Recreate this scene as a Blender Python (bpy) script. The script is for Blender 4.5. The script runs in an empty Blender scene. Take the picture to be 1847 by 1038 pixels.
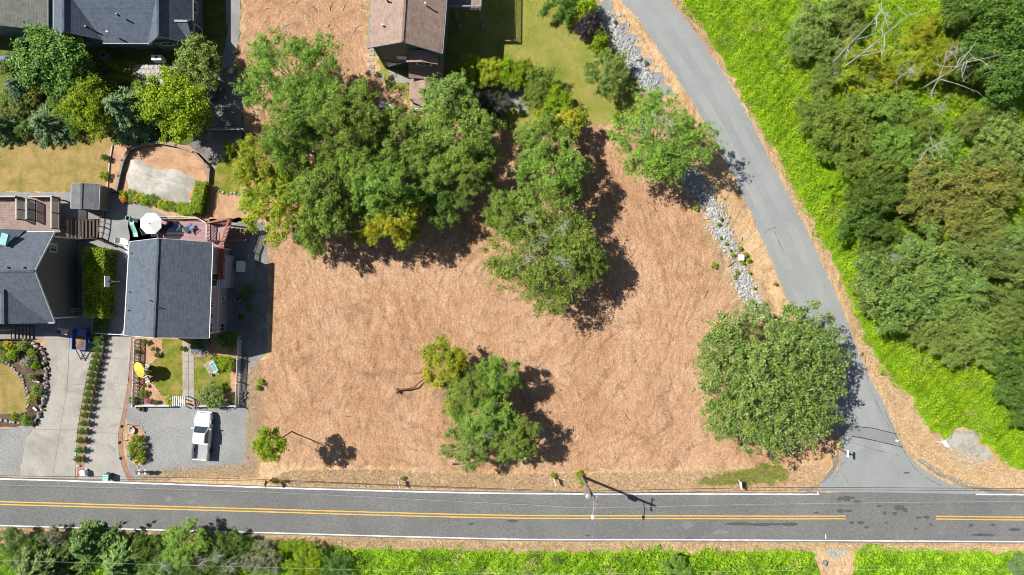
import bpy, bmesh, math, random
import numpy as np
from mathutils import Vector, Matrix

# ------------------------------------------------------------------ camera, sky, sun, exposure
SC = bpy.context.scene
COL = SC.collection
CAM_H = 82.0            # drone height above the lot, metres
PXM = 15.0              # photograph pixels per metre at ground level
CX, CY = 923.5, 519.0
cam_d = bpy.data.cameras.new('drone_camera')
cam = bpy.data.objects.new('drone_camera', cam_d); COL.objects.link(cam)
cam.location = (0, 0, CAM_H)
cam_d.sensor_fit = 'HORIZONTAL'
cam_d.angle = 2 * math.atan(923.5 / (PXM * CAM_H))
cam_d.clip_start = 0.5; cam_d.clip_end = 3000
SC.camera = cam

SUN_EL = math.radians(50.0)
SH = Vector((0.912, -0.41, 0)).normalized()          # the way shadows fall
world = bpy.data.worlds.new('World'); SC.world = world; world.use_nodes = True
wn = world.node_tree.nodes; wl = world.node_tree.links
sky = wn.new('ShaderNodeTexSky'); sky.sky_type = 'NISHITA'; sky.sun_disc = False
sky.sun_elevation = SUN_EL; sky.sun_rotation = math.atan2(-SH.x, -SH.y)
wn['Background'].inputs['Strength'].default_value = 0.05
wl.new(sky.outputs[0], wn['Background'].inputs[0])
sun_d = bpy.data.lights.new('sun', 'SUN'); sun_d.energy = 4.8; sun_d.angle = math.radians(0.5)
sun_d.color = (1.0, 0.955, 0.88)
sun = bpy.data.objects.new('sun', sun_d); COL.objects.link(sun)
sdir = Vector((SH.x * math.cos(SUN_EL), SH.y * math.cos(SUN_EL), -math.sin(SUN_EL)))
sun.rotation_euler = sdir.to_track_quat('-Z', 'Y').to_euler(); sun.location = (-60, 30, 90)
SC.view_settings.view_transform = 'Standard'; SC.view_settings.look = 'None'
SC.view_settings.exposure = 0.82; SC.view_settings.gamma = 1
SC.view_settings.use_curve_mapping = False
SC.cycles.filter_width = 1.0; SC.cycles.max_bounces = 6; SC.cycles.transparent_max_bounces = 6

R = random.Random(7)
NR = np.random.default_rng(11)

def P(px, py, h=0.0):
    """a point of the survey (photograph pixel) that stands h metres above the lot, in metres"""
    k = (1 - h / CAM_H) / PXM
    return Vector(((px - CX) * k, (CY - py) * k, h))

# ------------------------------------------------------------------ materials
MATS = {}
def _mat(name):
    m = bpy.data.materials.new(name); m.use_nodes = True
    nt = m.node_tree; b = nt.nodes['Principled BSDF']
    MATS[name] = m
    return m, nt, b
def N(nt, t, **kw):
    n = nt.nodes.new(t)
    for k, v in kw.items(): setattr(n, k, v)
    return n
def noise(nt, vec, scale, detail=4, rough=0.6, dist=0.0):
    n = N(nt, 'ShaderNodeTexNoise'); n.inputs['Scale'].default_value = scale
    n.inputs['Detail'].default_value = detail; n.inputs['Roughness'].default_value = rough
    n.inputs['Distortion'].default_value = dist
    if vec is not None: nt.links.new(vec, n.inputs['Vector'])
    return n.outputs['Fac']
def ramp(nt, fac, stops):
    r = N(nt, 'ShaderNodeValToRGB'); cr = r.color_ramp
    while len(cr.elements) > 1: cr.elements.remove(cr.elements[-1])
    cr.elements[0].position = stops[0][0]; cr.elements[0].color = (*stops[0][1], 1)
    for p, c in stops[1:]:
        e = cr.elements.new(p); e.color = (*c, 1)
    nt.links.new(fac, r.inputs[0]); return r.outputs[0]
def mixc(nt, fac, a, b, mode='MIX'):
    n = N(nt, 'ShaderNodeMix', data_type='RGBA', blend_type=mode)
    for s, v in ((n.inputs[0], fac), (n.inputs[6], a), (n.inputs[7], b)):
        if hasattr(v, 'is_output'): nt.links.new(v, s)
        elif isinstance(v, (int, float)): s.default_value = v
        else: s.default_value = (*v, 1)
    return n.outputs[2]
def mth(nt, op, a, b=0.0):
    n = N(nt, 'ShaderNodeMath', operation=op)
    for s, v in ((n.inputs[0], a), (n.inputs[1], b)):
        if hasattr(v, 'is_output'): nt.links.new(v, s)
        else: s.default_value = v
    return n.outputs[0]
def vmap(nt, vec, scale=(1, 1, 1), rot=0.0):
    n = N(nt, 'ShaderNodeMapping'); n.inputs['Scale'].default_value = scale
    n.inputs['Rotation'].default_value = (0, 0, rot)
    nt.links.new(vec, n.inputs[0]); return n.outputs[0]
def bump(nt, b, h, strength=0.5, dist=0.05):
    n = N(nt, 'ShaderNodeBump'); n.inputs['Strength'].default_value = strength
    n.inputs['Distance'].default_value = dist
    nt.links.new(h, n.inputs['Height']); nt.links.new(n.outputs[0], b.inputs['Normal'])
def coords(nt, which='pos'):
    if which == 'pos': return N(nt, 'ShaderNodeNewGeometry').outputs['Position']
    if which == 'uv': return N(nt, 'ShaderNodeTexCoord').outputs['UV']
    return N(nt, 'ShaderNodeTexCoord').outputs['Object']

def plain(name, c, c2=None, scale=3.0, rough=0.7, metal=0.0, bmp=0.0, spec=0.3, which='pos'):
    """paint, wood, stone, plastic: two close tones broken up by noise, with fine relief"""
    m, nt, b = _mat(name)
    b.inputs['Roughness'].default_value = rough; b.inputs['Metallic'].default_value = metal
    b.inputs['Specular IOR Level'].default_value = spec
    v = coords(nt, which)
    c2 = c2 or tuple(x * 0.78 for x in c)
    f = noise(nt, v, scale, 5, 0.65)
    nt.links.new(ramp(nt, f, [(0.3, c2), (0.68, c)]), b.inputs['Base Color'])
    if bmp: bump(nt, b, noise(nt, v, scale * 6, 3), bmp, 0.03)
    return m
def multi(name, stops, scale, fine, finestops=None, rough=0.95, bmp=0.6, mul=0.5, stretch=None, big=None):
    """ground: broad patches (stops) times a fine grain"""
    m, nt, b = _mat(name); b.inputs['Roughness'].default_value = rough
    b.inputs['Specular IOR Level'].default_value = 0.1
    v = coords(nt)
    c = ramp(nt, noise(nt, v, scale, 6, 0.62, 0.4), stops)
    v2 = vmap(nt, v, *stretch) if stretch else v
    f = noise(nt, v2, fine, 4, 0.75)
    g = ramp(nt, f, finestops or [(0.3, (0.45,) * 3), (0.5, (1, 1, 1)), (0.75, (1.5, 1.5, 1.5))])
    c = mixc(nt, mul, c, mixc(nt, 1.0, c, g, 'MULTIPLY'))
    if big:
        c = mixc(nt, mth(nt, 'MULTIPLY', ramp(nt, noise(nt, v, big[0], 3, 0.6, 0.8), [(big[2], (0, 0, 0)), (big[2] + 0.16, (1, 1, 1))]), big[3]), c, big[1])
    nt.links.new(c, b.inputs['Base Color'])
    if bmp: bump(nt, b, f, bmp, 0.08)
    return m

def leafmat(name, cols, trans=0.35, patch=None, rough=0.55, patch_at=0.55):
    """leaves: each leaf its own tone, each plant its own cast, some plants with turning patches"""
    m, nt, b = _mat(name)
    at = N(nt, 'ShaderNodeAttribute', attribute_name='rnd').outputs['Fac']
    k = len(cols)
    c = ramp(nt, at, [(i / max(1, k - 1), cc) for i, cc in enumerate(cols)])
    if patch:
        f = ramp(nt, noise(nt, coords(nt), 0.42, 3, 0.6), [(patch_at, (0, 0, 0)), (patch_at + 0.14, (1, 1, 1))])
        c = mixc(nt, mth(nt, 'MULTIPLY', f, 0.75), c, patch)
    rnd = N(nt, 'ShaderNodeObjectInfo').outputs['Random']
    hs = N(nt, 'ShaderNodeHueSaturation')
    nt.links.new(mth(nt, 'ADD', mth(nt, 'MULTIPLY', rnd, 0.025), 0.478), hs.inputs['Hue'])
    nt.links.new(mth(nt, 'ADD', mth(nt, 'MULTIPLY', rnd, 0.35), 0.85), hs.inputs['Value'])
    nt.links.new(c, hs.inputs['Color'])
    b.inputs['Roughness'].default_value = rough; b.inputs['Specular IOR Level'].default_value = 0.25
    nt.links.new(hs.outputs[0], b.inputs['Base Color'])
    tr = N(nt, 'ShaderNodeBsdfTranslucent'); nt.links.new(hs.outputs[0], tr.inputs[0])
    mx = N(nt, 'ShaderNodeMixShader'); mx.inputs[0].default_value = trans
    nt.links.new(b.outputs[0], mx.inputs[1]); nt.links.new(tr.outputs[0], mx.inputs[2])
    nt.links.new(mx.outputs[0], nt.nodes['Material Output'].inputs[0])
    return m

def roofmat(name, c1, c2, c3):
    """asphalt shingle courses laid by the slope's own UV (u along the eave, v up the slope, metres)"""
    m, nt, b = _mat(name); b.inputs['Roughness'].default_value = 0.93
    b.inputs['Specular IOR Level'].default_value = 0.15
    uv = coords(nt, 'uv')
    br = N(nt, 'ShaderNodeTexBrick'); br.offset = 0.5
    nt.links.new(uv, br.inputs['Vector'])
    br.inputs['Color1'].default_value = (*c1, 1); br.inputs['Color2'].default_value = (*c2, 1)
    br.inputs['Mortar'].default_value = (*[x * 0.55 for x in c2], 1)
    for k, v in (('Scale', 1.0), ('Mortar Size', 0.012), ('Bias', 0.0), ('Brick Width', 0.34), ('Row Height', 0.26)): br.inputs[k].default_value = v
    f = noise(nt, coords(nt), 1.3, 6, 0.7)
    c = mixc(nt, ramp(nt, f, [(0.4, (0, 0, 0)), (0.7, (0.75,) * 3)]), br.outputs['Color'], c3)
    g = noise(nt, coords(nt), 22, 2)
    c = mixc(nt, 0.6, c, mixc(nt, 1.0, c, ramp(nt, g, [(0.3, (0.55,) * 3), (0.7, (1.4,) * 3)]), 'MULTIPLY'))
    nt.links.new(c, b.inputs['Base Color'])
    sep = N(nt, 'ShaderNodeSeparateXYZ'); nt.links.new(uv, sep.inputs[0])
    saw = mth(nt, 'FRACT', mth(nt, 'DIVIDE', sep.outputs['Y'], 0.26))
    bump(nt, b, mth(nt, 'SUBTRACT', 1.0, saw), 0.35, 0.03)
    return m
def sidingmat(name, c):
    m, nt, b = _mat(name); b.inputs['Roughness'].default_value = 0.6
    v = coords(nt)
    nt.links.new(ramp(nt, noise(nt, v, 1.2, 5, 0.7), [(0.3, tuple(x * 0.85 for x in c)), (0.7, c)]), b.inputs['Base Color'])
    sep = N(nt, 'ShaderNodeSeparateXYZ'); nt.links.new(v, sep.inputs[0])
    bump(nt, b, mth(nt, 'FRACT', mth(nt, 'DIVIDE', sep.outputs['Z'], 0.2)), 0.8, 0.03)
    return m

# ------------------------------------------------------------------ mesh collector
def wloc(o):
    v = Vector((0, 0, 0))
    while o is not None:
        v = v + o.location; o = o.parent
    return v
class MB:
    def __init__(s): s.v = []; s.f = []; s.uv = None
    def add(s, vs, fs):
        o = len(s.v); s.v += [tuple(x) for x in vs]; s.f += [tuple(i + o for i in f) for f in fs]; return s
    def box(s, c, d, rz=0.0, top=1.0, M=None):
        hx, hy, hz = d[0] / 2, d[1] / 2, d[2] / 2
        vs = [Vector((sx * hx * (top if sz > 0 else 1), sy * hy * (top if sz > 0 else 1), sz * hz)) for sz in (-1, 1) for sx, sy in ((-1, -1), (1, -1), (1, 1), (-1, 1))]
        mm = M or Matrix.Rotation(rz, 3, 'Z')
        vs = [mm @ v + Vector(c) for v in vs]
        return s.add(vs, [(3, 2, 1, 0), (4, 5, 6, 7), (0, 1, 5, 4), (1, 2, 6, 5), (2, 3, 7, 6), (3, 0, 4, 7)])
    def beam(s, a, b, w, t, up=(0, 0, 1)):
        """rectangular bar from a to b: w wide, t along up"""
        a, b = Vector(a), Vector(b); d = (b - a).normalized(); u = Vector(up)
        if abs(d.dot(u)) > 0.98: u = Vector((1, 0, 0))
        x = d.cross(u).normalized() * (w / 2); y = x.cross(d).normalized() * (t / 2)
        vs = [p + sx * x + sy * y for p in (a, b) for sx, sy in ((-1, -1), (1, -1), (1, 1), (-1, 1))]
        return s.add(vs, [(3, 2, 1, 0), (4, 5, 6, 7), (0, 1, 5, 4), (1, 2, 6, 5), (2, 3, 7, 6), (3, 0, 4, 7)])
    def prism(s, poly, z0, z1):
        n = len(poly)
        vs = [(p[0], p[1], z0) for p in poly] + [(p[0], p[1], z1) for p in poly]
        return s.add(vs, [tuple(range(n - 1, -1, -1)), tuple(range(n, 2 * n))] + [(i, (i + 1) % n, n + (i + 1) % n, n + i) for i in range(n)])
    def slab(s, pts, t):
        """flat polygon in space given thickness t below it"""
        pts = [Vector(p) for p in pts]; n = len(pts)
        nn = (pts[1] - pts[0]).cross(pts[2] - pts[0]).normalized()
        if nn.z < 0: nn = -nn
        return s.add(pts + [p - nn * t for p in pts], [tuple(range(n)), tuple(range(2 * n - 1, n - 1, -1))] + [(i, n + i, n + (i + 1) % n, (i + 1) % n) for i in range(n)])
    def tube(s, pts, rad, seg=6, cap=True):
        pts = [Vector(p) for p in pts]; n = len(pts)
        if not hasattr(rad, '__len__'): rad = [rad] * n
        vs = []
        for i, p in enumerate(pts):
            d = (pts[min(i + 1, n - 1)] - pts[max(i - 1, 0)]).normalized()
            u = Vector((0, 0, 1)) if abs(d.z) < 0.9 else Vector((1, 0, 0))
            x = d.cross(u).normalized(); y = d.cross(x)
            vs += [p + (x * math.cos(2 * math.pi * k / seg) + y * math.sin(2 * math.pi * k / seg)) * rad[i] for k in range(seg)]
        fs = [(i * seg + k, i * seg + (k + 1) % seg, (i + 1) * seg + (k + 1) % seg, (i + 1) * seg + k) for i in range(n - 1) for k in range(seg)]
        if cap: fs += [tuple(range(seg - 1, -1, -1)), tuple((n - 1) * seg + k for k in range(seg))]
        return s.add(vs, fs)
    def lathe(s, prof, c=(0, 0, 0), seg=12, M=None):
        c = Vector(c); vs = []
        for r, z in prof:
            for k in range(seg):
                v = Vector((r * math.cos(2 * math.pi * k / seg), r * math.sin(2 * math.pi * k / seg), z))
                vs.append((M @ v if M else v) + c)
        n = len(prof)
        fs = [(i * seg + k, i * seg + (k + 1) % seg, (i + 1) * seg + (k + 1) % seg, (i + 1) * seg + k) for i in range(n - 1) for k in range(seg)]
        fs += [tuple(range(seg - 1, -1, -1)), tuple((n - 1) * seg + k for k in range(seg))]
        return s.add(vs, fs)
    def loft(s, rings):
        n = len(rings[0]); vs = [p for r in rings for p in r]
        fs = [(i * n + k, i * n + (k + 1) % n, (i + 1) * n + (k + 1) % n, (i + 1) * n + k) for i in range(len(rings) - 1) for k in range(n)]
        fs += [tuple(range(n - 1, -1, -1)), tuple((len(rings) - 1) * n + k for k in range(n))]
        return s.add(vs, fs)
    def mesh(s, name, off=Vector((0, 0, 0)), smooth=False, bevel=0.0):
        me = bpy.data.meshes.new(name)
        me.from_pydata([(x - off.x, y - off.y, z - off.z) for x, y, z in s.v], [], s.f)
        bm = bmesh.new(); bm.from_mesh(me)
        bmesh.ops.recalc_face_normals(bm, faces=bm.faces)
        if bevel: bmesh.ops.bevel(bm, geom=list(bm.edges), offset=bevel, segments=2, affect='EDGES', clamp_overlap=True)
        for f in bm.faces: f.smooth = smooth
        bm.to_mesh(me); bm.free()
        return me
    def build(s, name, mat, parent=None, smooth=False, bevel=0.0):
        me = s.mesh(name, wloc(parent) if parent else Vector((0, 0, 0)), smooth, bevel)
        return obj(name, me, mat, parent)
def obj(name, me, mat, parent=None):
    o = bpy.data.objects.new(name, me); COL.objects.link(o)
    if mat is not None and not me.materials: me.materials.append(MATS[mat] if isinstance(mat, str) else mat)
    if parent: o.parent = parent
    return o
def tag(o, label=None, cat=None, group=None, kind=None):
    for k, v in (('label', label), ('category', cat), ('group', group), ('kind', kind)):
        if v: o[k] = v
    return o
def thing(name, label, cat, loc=(0, 0, 0), group=None):
    o = bpy.data.objects.new(name, None); COL.objects.link(o); o.location = loc
    o.empty_display_size = 0.3
    return tag(o, label, cat, group)
def copy_tree(o, parent=None):
    c = o.copy(); COL.objects.link(c); c.parent = parent
    for ch in list(o.children): copy_tree(ch, c)
    return c
def attach(o, root):
    """parent o to a placed thing without moving it"""
    M = Matrix.LocRotScale(root.location, root.rotation_euler, root.scale)
    o.parent = root; o.matrix_parent_inverse = M.inverted(); return o
def part(name, mat, parent, fn, **kw):
    m = MB(); fn(m); return m.build(name, mat, parent, **kw)

# ------------------------------------------------------------------ outlines
def spline(pts, n=8):
    """Catmull-Rom through pts (tuples)"""
    pts = [Vector((p[0], p[1])) for p in pts]; out = []
    for i in range(len(pts) - 1):
        p0, p1, p2, p3 = pts[max(i - 1, 0)], pts[i], pts[i + 1], pts[min(i + 2, len(pts) - 1)]
        for k in range(n):
            t = k / n
            out.append(0.5 * ((2 * p1) + (p2 - p0) * t + (2 * p0 - 5 * p1 + 4 * p2 - p3) * t * t + (3 * p1 - p0 - 3 * p2 + p3) * t ** 3))
    out.append(pts[-1]); return out
def outline(px, jit=0.0, step=0.6, seed=1, h=0.0):
    """pixel polygon -> metres, edges roughened by jit metres"""
    rr = random.Random(seed); w = [P(x, y, h).xy for x, y in px]; out = []
    for a, b in zip(w, w[1:] + w[:1]):
        L = (b - a).length; k = max(1, min(400, int(L / step))) if jit else 1
        nrm = Vector((-(b - a).y, (b - a).x)).normalized() if L > 0 else Vector((0, 0))
        for i in range(k):
            q = a.lerp(b, i / k); out.append(q + nrm * (rr.gauss(0, jit) if jit else 0))
    return out
def inpoly(pts, poly):
    x, y = pts[:, 0], pts[:, 1]; inside = np.zeros(len(pts), bool)
    n = len(poly); j = n - 1
    for i in range(n):
        xi, yi = poly[i][0], poly[i][1]; xj, yj = poly[j][0], poly[j][1]
        c = ((yi > y) != (yj > y)) & (x < (xj - xi) * (y - yi) / ((yj - yi) or 1e-9) + xi)
        inside ^= c; j = i
    return inside
def sample(poly, n, seed=0):
    rg = np.random.default_rng(seed); a = np.array([(p[0], p[1]) for p in poly]); lo, hi = a.min(0), a.max(0)
    out = np.zeros((0, 2))
    while len(out) < n:
        q = rg.uniform(lo, hi, (n * 2, 2)); out = np.vstack([out, q[inpoly(q, poly)]])
    return out[:n]
LAYER = 0.004
def zone(name, px, layer, mat, jit=0.0, seed=1, step=0.6, world=None):
    poly = world or outline(px, jit, step, seed)
    m = MB(); m.add([(p[0], p[1], layer * LAYER) for p in poly], [tuple(range(len(poly)))])
    o = m.build(name, mat); o['kind'] = 'structure'
    if o.data.polygons[0].normal.z < 0: o.data.flip_normals()
    return o, poly

# ------------------------------------------------------------------ raw meshes from arrays
def quads(name, V, rnd, mat, k=4, extra=None):
    """V (n,k,3) one face of k corners each; rnd (n,) stored as a face attribute"""
    n = len(V); me = bpy.data.meshes.new(name)
    me.vertices.add(n * k); me.vertices.foreach_set('co', V.reshape(-1).astype(np.float32))
    me.loops.add(n * k); me.loops.foreach_set('vertex_index', np.arange(n * k, dtype=np.int32))
    me.polygons.add(n)
    me.polygons.foreach_set('loop_start', np.arange(0, n * k, k, dtype=np.int32))
    me.update(calc_edges=True)
    a = me.attributes.new('rnd', 'FLOAT', 'FACE'); a.data.foreach_set('value', rnd.astype(np.float32))
    me.materials.append(MATS[mat])
    return me
def unit(a): return a / np.maximum(np.linalg.norm(a, axis=-1, keepdims=True), 1e-9)
def leaves(pos, nrm, size, rg, aspect=0.62, spread=0.55, longdir=None):
    n = len(pos); nn = unit(nrm + rg.normal(0, spread, (n, 3)))
    t = rg.normal(0, 1, (n, 3)) if longdir is None else longdir + rg.normal(0, 0.25, (n, 3))
    t = unit(t - nn * (t * nn).sum(1, keepdims=True)); b = np.cross(nn, t)
    l = (size * rg.uniform(0.6, 1.35, n))[:, None] / 2; w = l * aspect
    V = np.stack([pos - t * l, pos + b * w - t * l * 0.15, pos + t * l, pos - b * w - t * l * 0.15], 1)
    return V
def blades(name, poly, n, length, width, mat, seed, label, cat, tilt=0.5, z=0.01, kind='stuff', rnd_pow=1.0):
    rg = np.random.default_rng(seed); q = sample(poly, n, seed); a = rg.uniform(0, 2 * math.pi, n)
    L = length * rg.uniform(0.5, 1.4, n); el = np.abs(rg.normal(0, tilt, n)).clip(0.02, 1.45)
    d = np.stack([np.cos(a) * np.cos(el), np.sin(a) * np.cos(el), np.sin(el)], 1) * L[:, None]
    s = np.stack([-np.sin(a), np.cos(a), np.zeros(n)], 1) * (width * rg.uniform(0.6, 1.4, n))[:, None] / 2
    p = np.column_stack([q, np.full(n, z)])
    V = np.stack([p - s, p + s, p + d], 1)
    o = obj(name, quads(name, V, rg.uniform(0, 1, n) ** rnd_pow, mat, 3), None)
    return tag(o, label, cat, kind=kind)
# ------------------------------------------------------------------ palette
def strawmat(name, a, b_, c, d, tracks=True):
    """mown dry grass: fibrous straw, worn patches, curved drag tracks"""
    m, nt, b = _mat(name); b.inputs['Roughness'].default_value = 1.0; b.inputs['Specular IOR Level'].default_value = 0.05
    v = coords(nt)
    col = ramp(nt, noise(nt, v, 0.11, 7, 0.65, 0.6), [(0.28, c), (0.45, a), (0.6, b_), (0.75, a)])
    col = mixc(nt, ramp(nt, noise(nt, v, 0.6, 5, 0.7, 1.0), [(0.46, (0, 0, 0)), (0.72, (0.75,) * 3)]), col, d)
    col = mixc(nt, ramp(nt, noise(nt, v, 0.23, 3, 0.6, 1.5), [(0.56, (0, 0, 0)), (0.7, (0.55,) * 3)]), col, tuple(x * 0.55 + y for x, y in zip(c, (0.03, 0.035, 0.03))))
    f1 = noise(nt, vmap(nt, v, (1.0, 0.35, 1), 0.5), 5.5, 4, 0.8, 0.8)
    f2 = noise(nt, vmap(nt, v, (0.3, 1.0, 1), 0.2), 9, 3, 0.8)
    f = mth(nt, 'MULTIPLY', mth(nt, 'ADD', f1, f2), 0.5)
    g = ramp(nt, f, [(0.34, (0.38, 0.33, 0.3)), (0.5, (1, 1, 1)), (0.66, (1.5, 1.5, 1.55))])
    col = mixc(nt, 0.8, col, mixc(nt, 1.0, col, g, 'MULTIPLY'))
    wv = N(nt, 'ShaderNodeVectorMath', operation='ADD'); nz = N(nt, 'ShaderNodeTexNoise'); nz.inputs['Scale'].default_value = 0.06; nz.inputs['Detail'].default_value = 2
    nt.links.new(v, nz.inputs['Vector']); vs_ = N(nt, 'ShaderNodeVectorMath', operation='SCALE'); vs_.inputs['Scale'].default_value = 16; nt.links.new(nz.outputs['Color'], vs_.inputs[0])
    nt.links.new(v, wv.inputs[0]); nt.links.new(vs_.outputs[0], wv.inputs[1])
    sk = noise(nt, vmap(nt, wv.outputs[0], (1.0, 0.16, 1), -0.35), 1.9, 5, 0.75)
    col = mixc(nt, 0.75, col, mixc(nt, 1.0, col, ramp(nt, sk, [(0.34, (0.6, 0.56, 0.52)), (0.47, (1, 1, 1)), (0.62, (1.22, 1.2, 1.18))]), 'MULTIPLY'))
    h = mth(nt, 'ADD', f, sk)
    if tracks:
        w = N(nt, 'ShaderNodeTexWave'); w.wave_type = 'RINGS'; w.rings_direction = 'Z'
        w.inputs['Scale'].default_value = 0.14; w.inputs['Distortion'].default_value = 9; w.inputs['Detail'].default_value = 4
        w.inputs['Detail Scale'].default_value = 0.9; w.inputs['Detail Roughness'].default_value = 0.7
        nt.links.new(vmap(nt, v, (1, 1, 1)), w.inputs[0])
        tr = ramp(nt, w.outputs['Fac'], [(0.0, (0.62, 0.6, 0.58)), (0.16, (1, 1, 1))])
        mask = ramp(nt, noise(nt, v, 0.3, 3), [(0.42, (0, 0, 0)), (0.6, (0.8,) * 3)])
        col = mixc(nt, mask, col, mixc(nt, 1.0, col, tr, 'MULTIPLY'))
    nt.links.new(col, b.inputs['Base Color']); bump(nt, b, h, 0.75, 0.12)
    return m
strawmat('straw', (0.335, 0.192, 0.107), (0.395, 0.252, 0.155), (0.25, 0.135, 0.072), (0.45, 0.305, 0.195))
strawmat('straw_pale', (0.39, 0.265, 0.145), (0.45, 0.32, 0.19), (0.27, 0.18, 0.09), (0.35, 0.205, 0.1), False)
strawmat('straw_brown', (0.3, 0.2, 0.11), (0.36, 0.25, 0.145), (0.2, 0.13, 0.07), (0.38, 0.27, 0.16), False)
multi('woodchip', [(0.3, (0.28, 0.16, 0.09)), (0.6, (0.42, 0.26, 0.16))], 0.8, 9, [(0.3, (0.35,) * 3), (0.5, (1, 1, 1)), (0.72, (1.6,) * 3)], mul=0.8)
multi('soil', [(0.3, (0.055, 0.04, 0.03)), (0.65, (0.12, 0.085, 0.06))], 0.7, 8, mul=0.7)
multi('gravel', [(0.3, (0.178, 0.181, 0.181)), (0.62, (0.235, 0.234, 0.228))], 0.35, 8, [(0.3, (0.35,) * 3), (0.48, (0.95,) * 3), (0.68, (1.75,) * 3)], mul=0.75, big=(0.25, (0.26, 0.2, 0.14), 0.6, 0.45))
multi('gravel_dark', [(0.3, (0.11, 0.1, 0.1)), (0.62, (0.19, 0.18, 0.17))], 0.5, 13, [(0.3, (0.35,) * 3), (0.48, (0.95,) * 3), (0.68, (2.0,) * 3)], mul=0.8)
multi('sand', [(0.3, (0.2, 0.18, 0.15)), (0.62, (0.34, 0.325, 0.29))], 0.8, 9, mul=0.7)
multi('asphalt', [(0.3, (0.112, 0.114, 0.113)), (0.5, (0.129, 0.13, 0.128)), (0.7, (0.147, 0.148, 0.145))], 0.16, 9, [(0.32, (0.6,) * 3), (0.5, (1, 1, 1)), (0.7, (1.5,) * 3)], rough=0.9, bmp=0.25, mul=0.9, stretch=((0.6, 1, 1),), big=(0.1, (0.103, 0.104, 0.105), 0.58, 0.5))
multi('asphalt_pale', [(0.3, (0.19, 0.201, 0.201)), (0.5, (0.21, 0.221, 0.219)), (0.7, (0.232, 0.242, 0.238))], 0.14, 8, [(0.32, (0.82,) * 3), (0.5, (1, 1, 1)), (0.7, (1.16,) * 3)], rough=0.9, bmp=0.25, mul=0.7, stretch=((1, 0.6, 1), 0.45), big=(0.12, (0.178, 0.189, 0.192), 0.57, 0.5))
multi('asphalt_patch', [(0.3, (0.17, 0.172, 0.174)), (0.7, (0.19, 0.192, 0.194))], 0.5, 20, rough=0.9, bmp=0.2, mul=0.4)
multi('asphalt_worn', [(0.3, (0.2, 0.212, 0.212)), (0.5, (0.222, 0.233, 0.231)), (0.7, (0.242, 0.252, 0.248))], 0.3, 8, [(0.32, (0.82,) * 3), (0.5, (1, 1, 1)), (0.7, (1.16,) * 3)], bmp=0.2, mul=0.7)
multi('tar', [(0.3, (0.03, 0.03, 0.033)), (0.7, (0.055, 0.055, 0.06))], 2, 14, bmp=0.2, mul=0.6)
multi('oil_stain', [(0.3, (0.055, 0.058, 0.056)), (0.7, (0.085, 0.087, 0.085))], 2, 14, bmp=0.1, mul=0.6)
multi('road_grit', [(0.3, (0.14, 0.139, 0.134)), (0.7, (0.18, 0.178, 0.17))], 1.0, 16, bmp=0.2, mul=0.6)
multi('concrete', [(0.3, (0.23, 0.214, 0.19)), (0.5, (0.28, 0.264, 0.237)), (0.7, (0.32, 0.305, 0.278))], 0.28, 10, [(0.3, (0.75,) * 3), (0.5, (1, 1, 1)), (0.7, (1.18,) * 3)], rough=0.85, bmp=0.15, mul=0.7, stretch=((1, 0.35, 1),), big=(0.4, (0.185, 0.17, 0.15), 0.53, 0.6))
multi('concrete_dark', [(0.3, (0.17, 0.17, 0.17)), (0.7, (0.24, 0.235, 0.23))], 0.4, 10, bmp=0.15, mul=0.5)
multi('brick_edge', [(0.3, (0.2, 0.11, 0.075)), (0.7, (0.3, 0.19, 0.14))], 1.2, 9, bmp=0.3, mul=0.5)
multi('lawn_green', [(0.3, (0.075, 0.115, 0.012)), (0.45, (0.12, 0.15, 0.018)), (0.54, (0.18, 0.165, 0.035)), (0.66, (0.25, 0.185, 0.06))], 0.8, 9, [(0.3, (0.5,) * 3), (0.5, (1, 1, 1)), (0.7, (1.4,) * 3)], mul=0.6)
multi('lawn_dry', [(0.25, (0.13, 0.135, 0.03)), (0.42, (0.21, 0.165, 0.052)), (0.56, (0.275, 0.195, 0.078)), (0.72, (0.32, 0.225, 0.105))], 0.6, 9, [(0.3, (0.55,) * 3), (0.5, (1, 1, 1)), (0.7, (1.35,) * 3)], mul=0.6, stretch=((0.4, 1, 1),))
multi('lawn_mixed', [(0.3, (0.11, 0.16, 0.022)), (0.44, (0.19, 0.2, 0.04)), (0.56, (0.24, 0.22, 0.06)), (0.7, (0.33, 0.25, 0.1))], 0.3, 7, [(0.3, (0.5,) * 3), (0.5, (1, 1, 1)), (0.7, (1.4,) * 3)], mul=0.65)
multi('bramble_floor', [(0.3, (0.08, 0.17, 0.008)), (0.6, (0.15, 0.28, 0.012))], 0.6, 5, mul=0.6)
multi('undergrowth', [(0.3, (0.05, 0.07, 0.012)), (0.6, (0.11, 0.14, 0.03)), (0.75, (0.16, 0.13, 0.05))], 0.5, 6, mul=0.6)
plain('paint_white', (0.7, 0.7, 0.67), (0.42, 0.42, 0.41), 1.6, 0.7)
plain('paint_yellow', (0.62, 0.36, 0.05), (0.45, 0.28, 0.07), 1.2, 0.7)

# ------------------------------------------------------------------ ground
g = MB(); g.add([(-700, -700, 0), (700, -700, 0), (700, 700, 0), (-700, 700, 0)], [(0, 1, 2, 3)])
tag(g.build('ground', 'straw_pale'), kind='structure')

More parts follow.
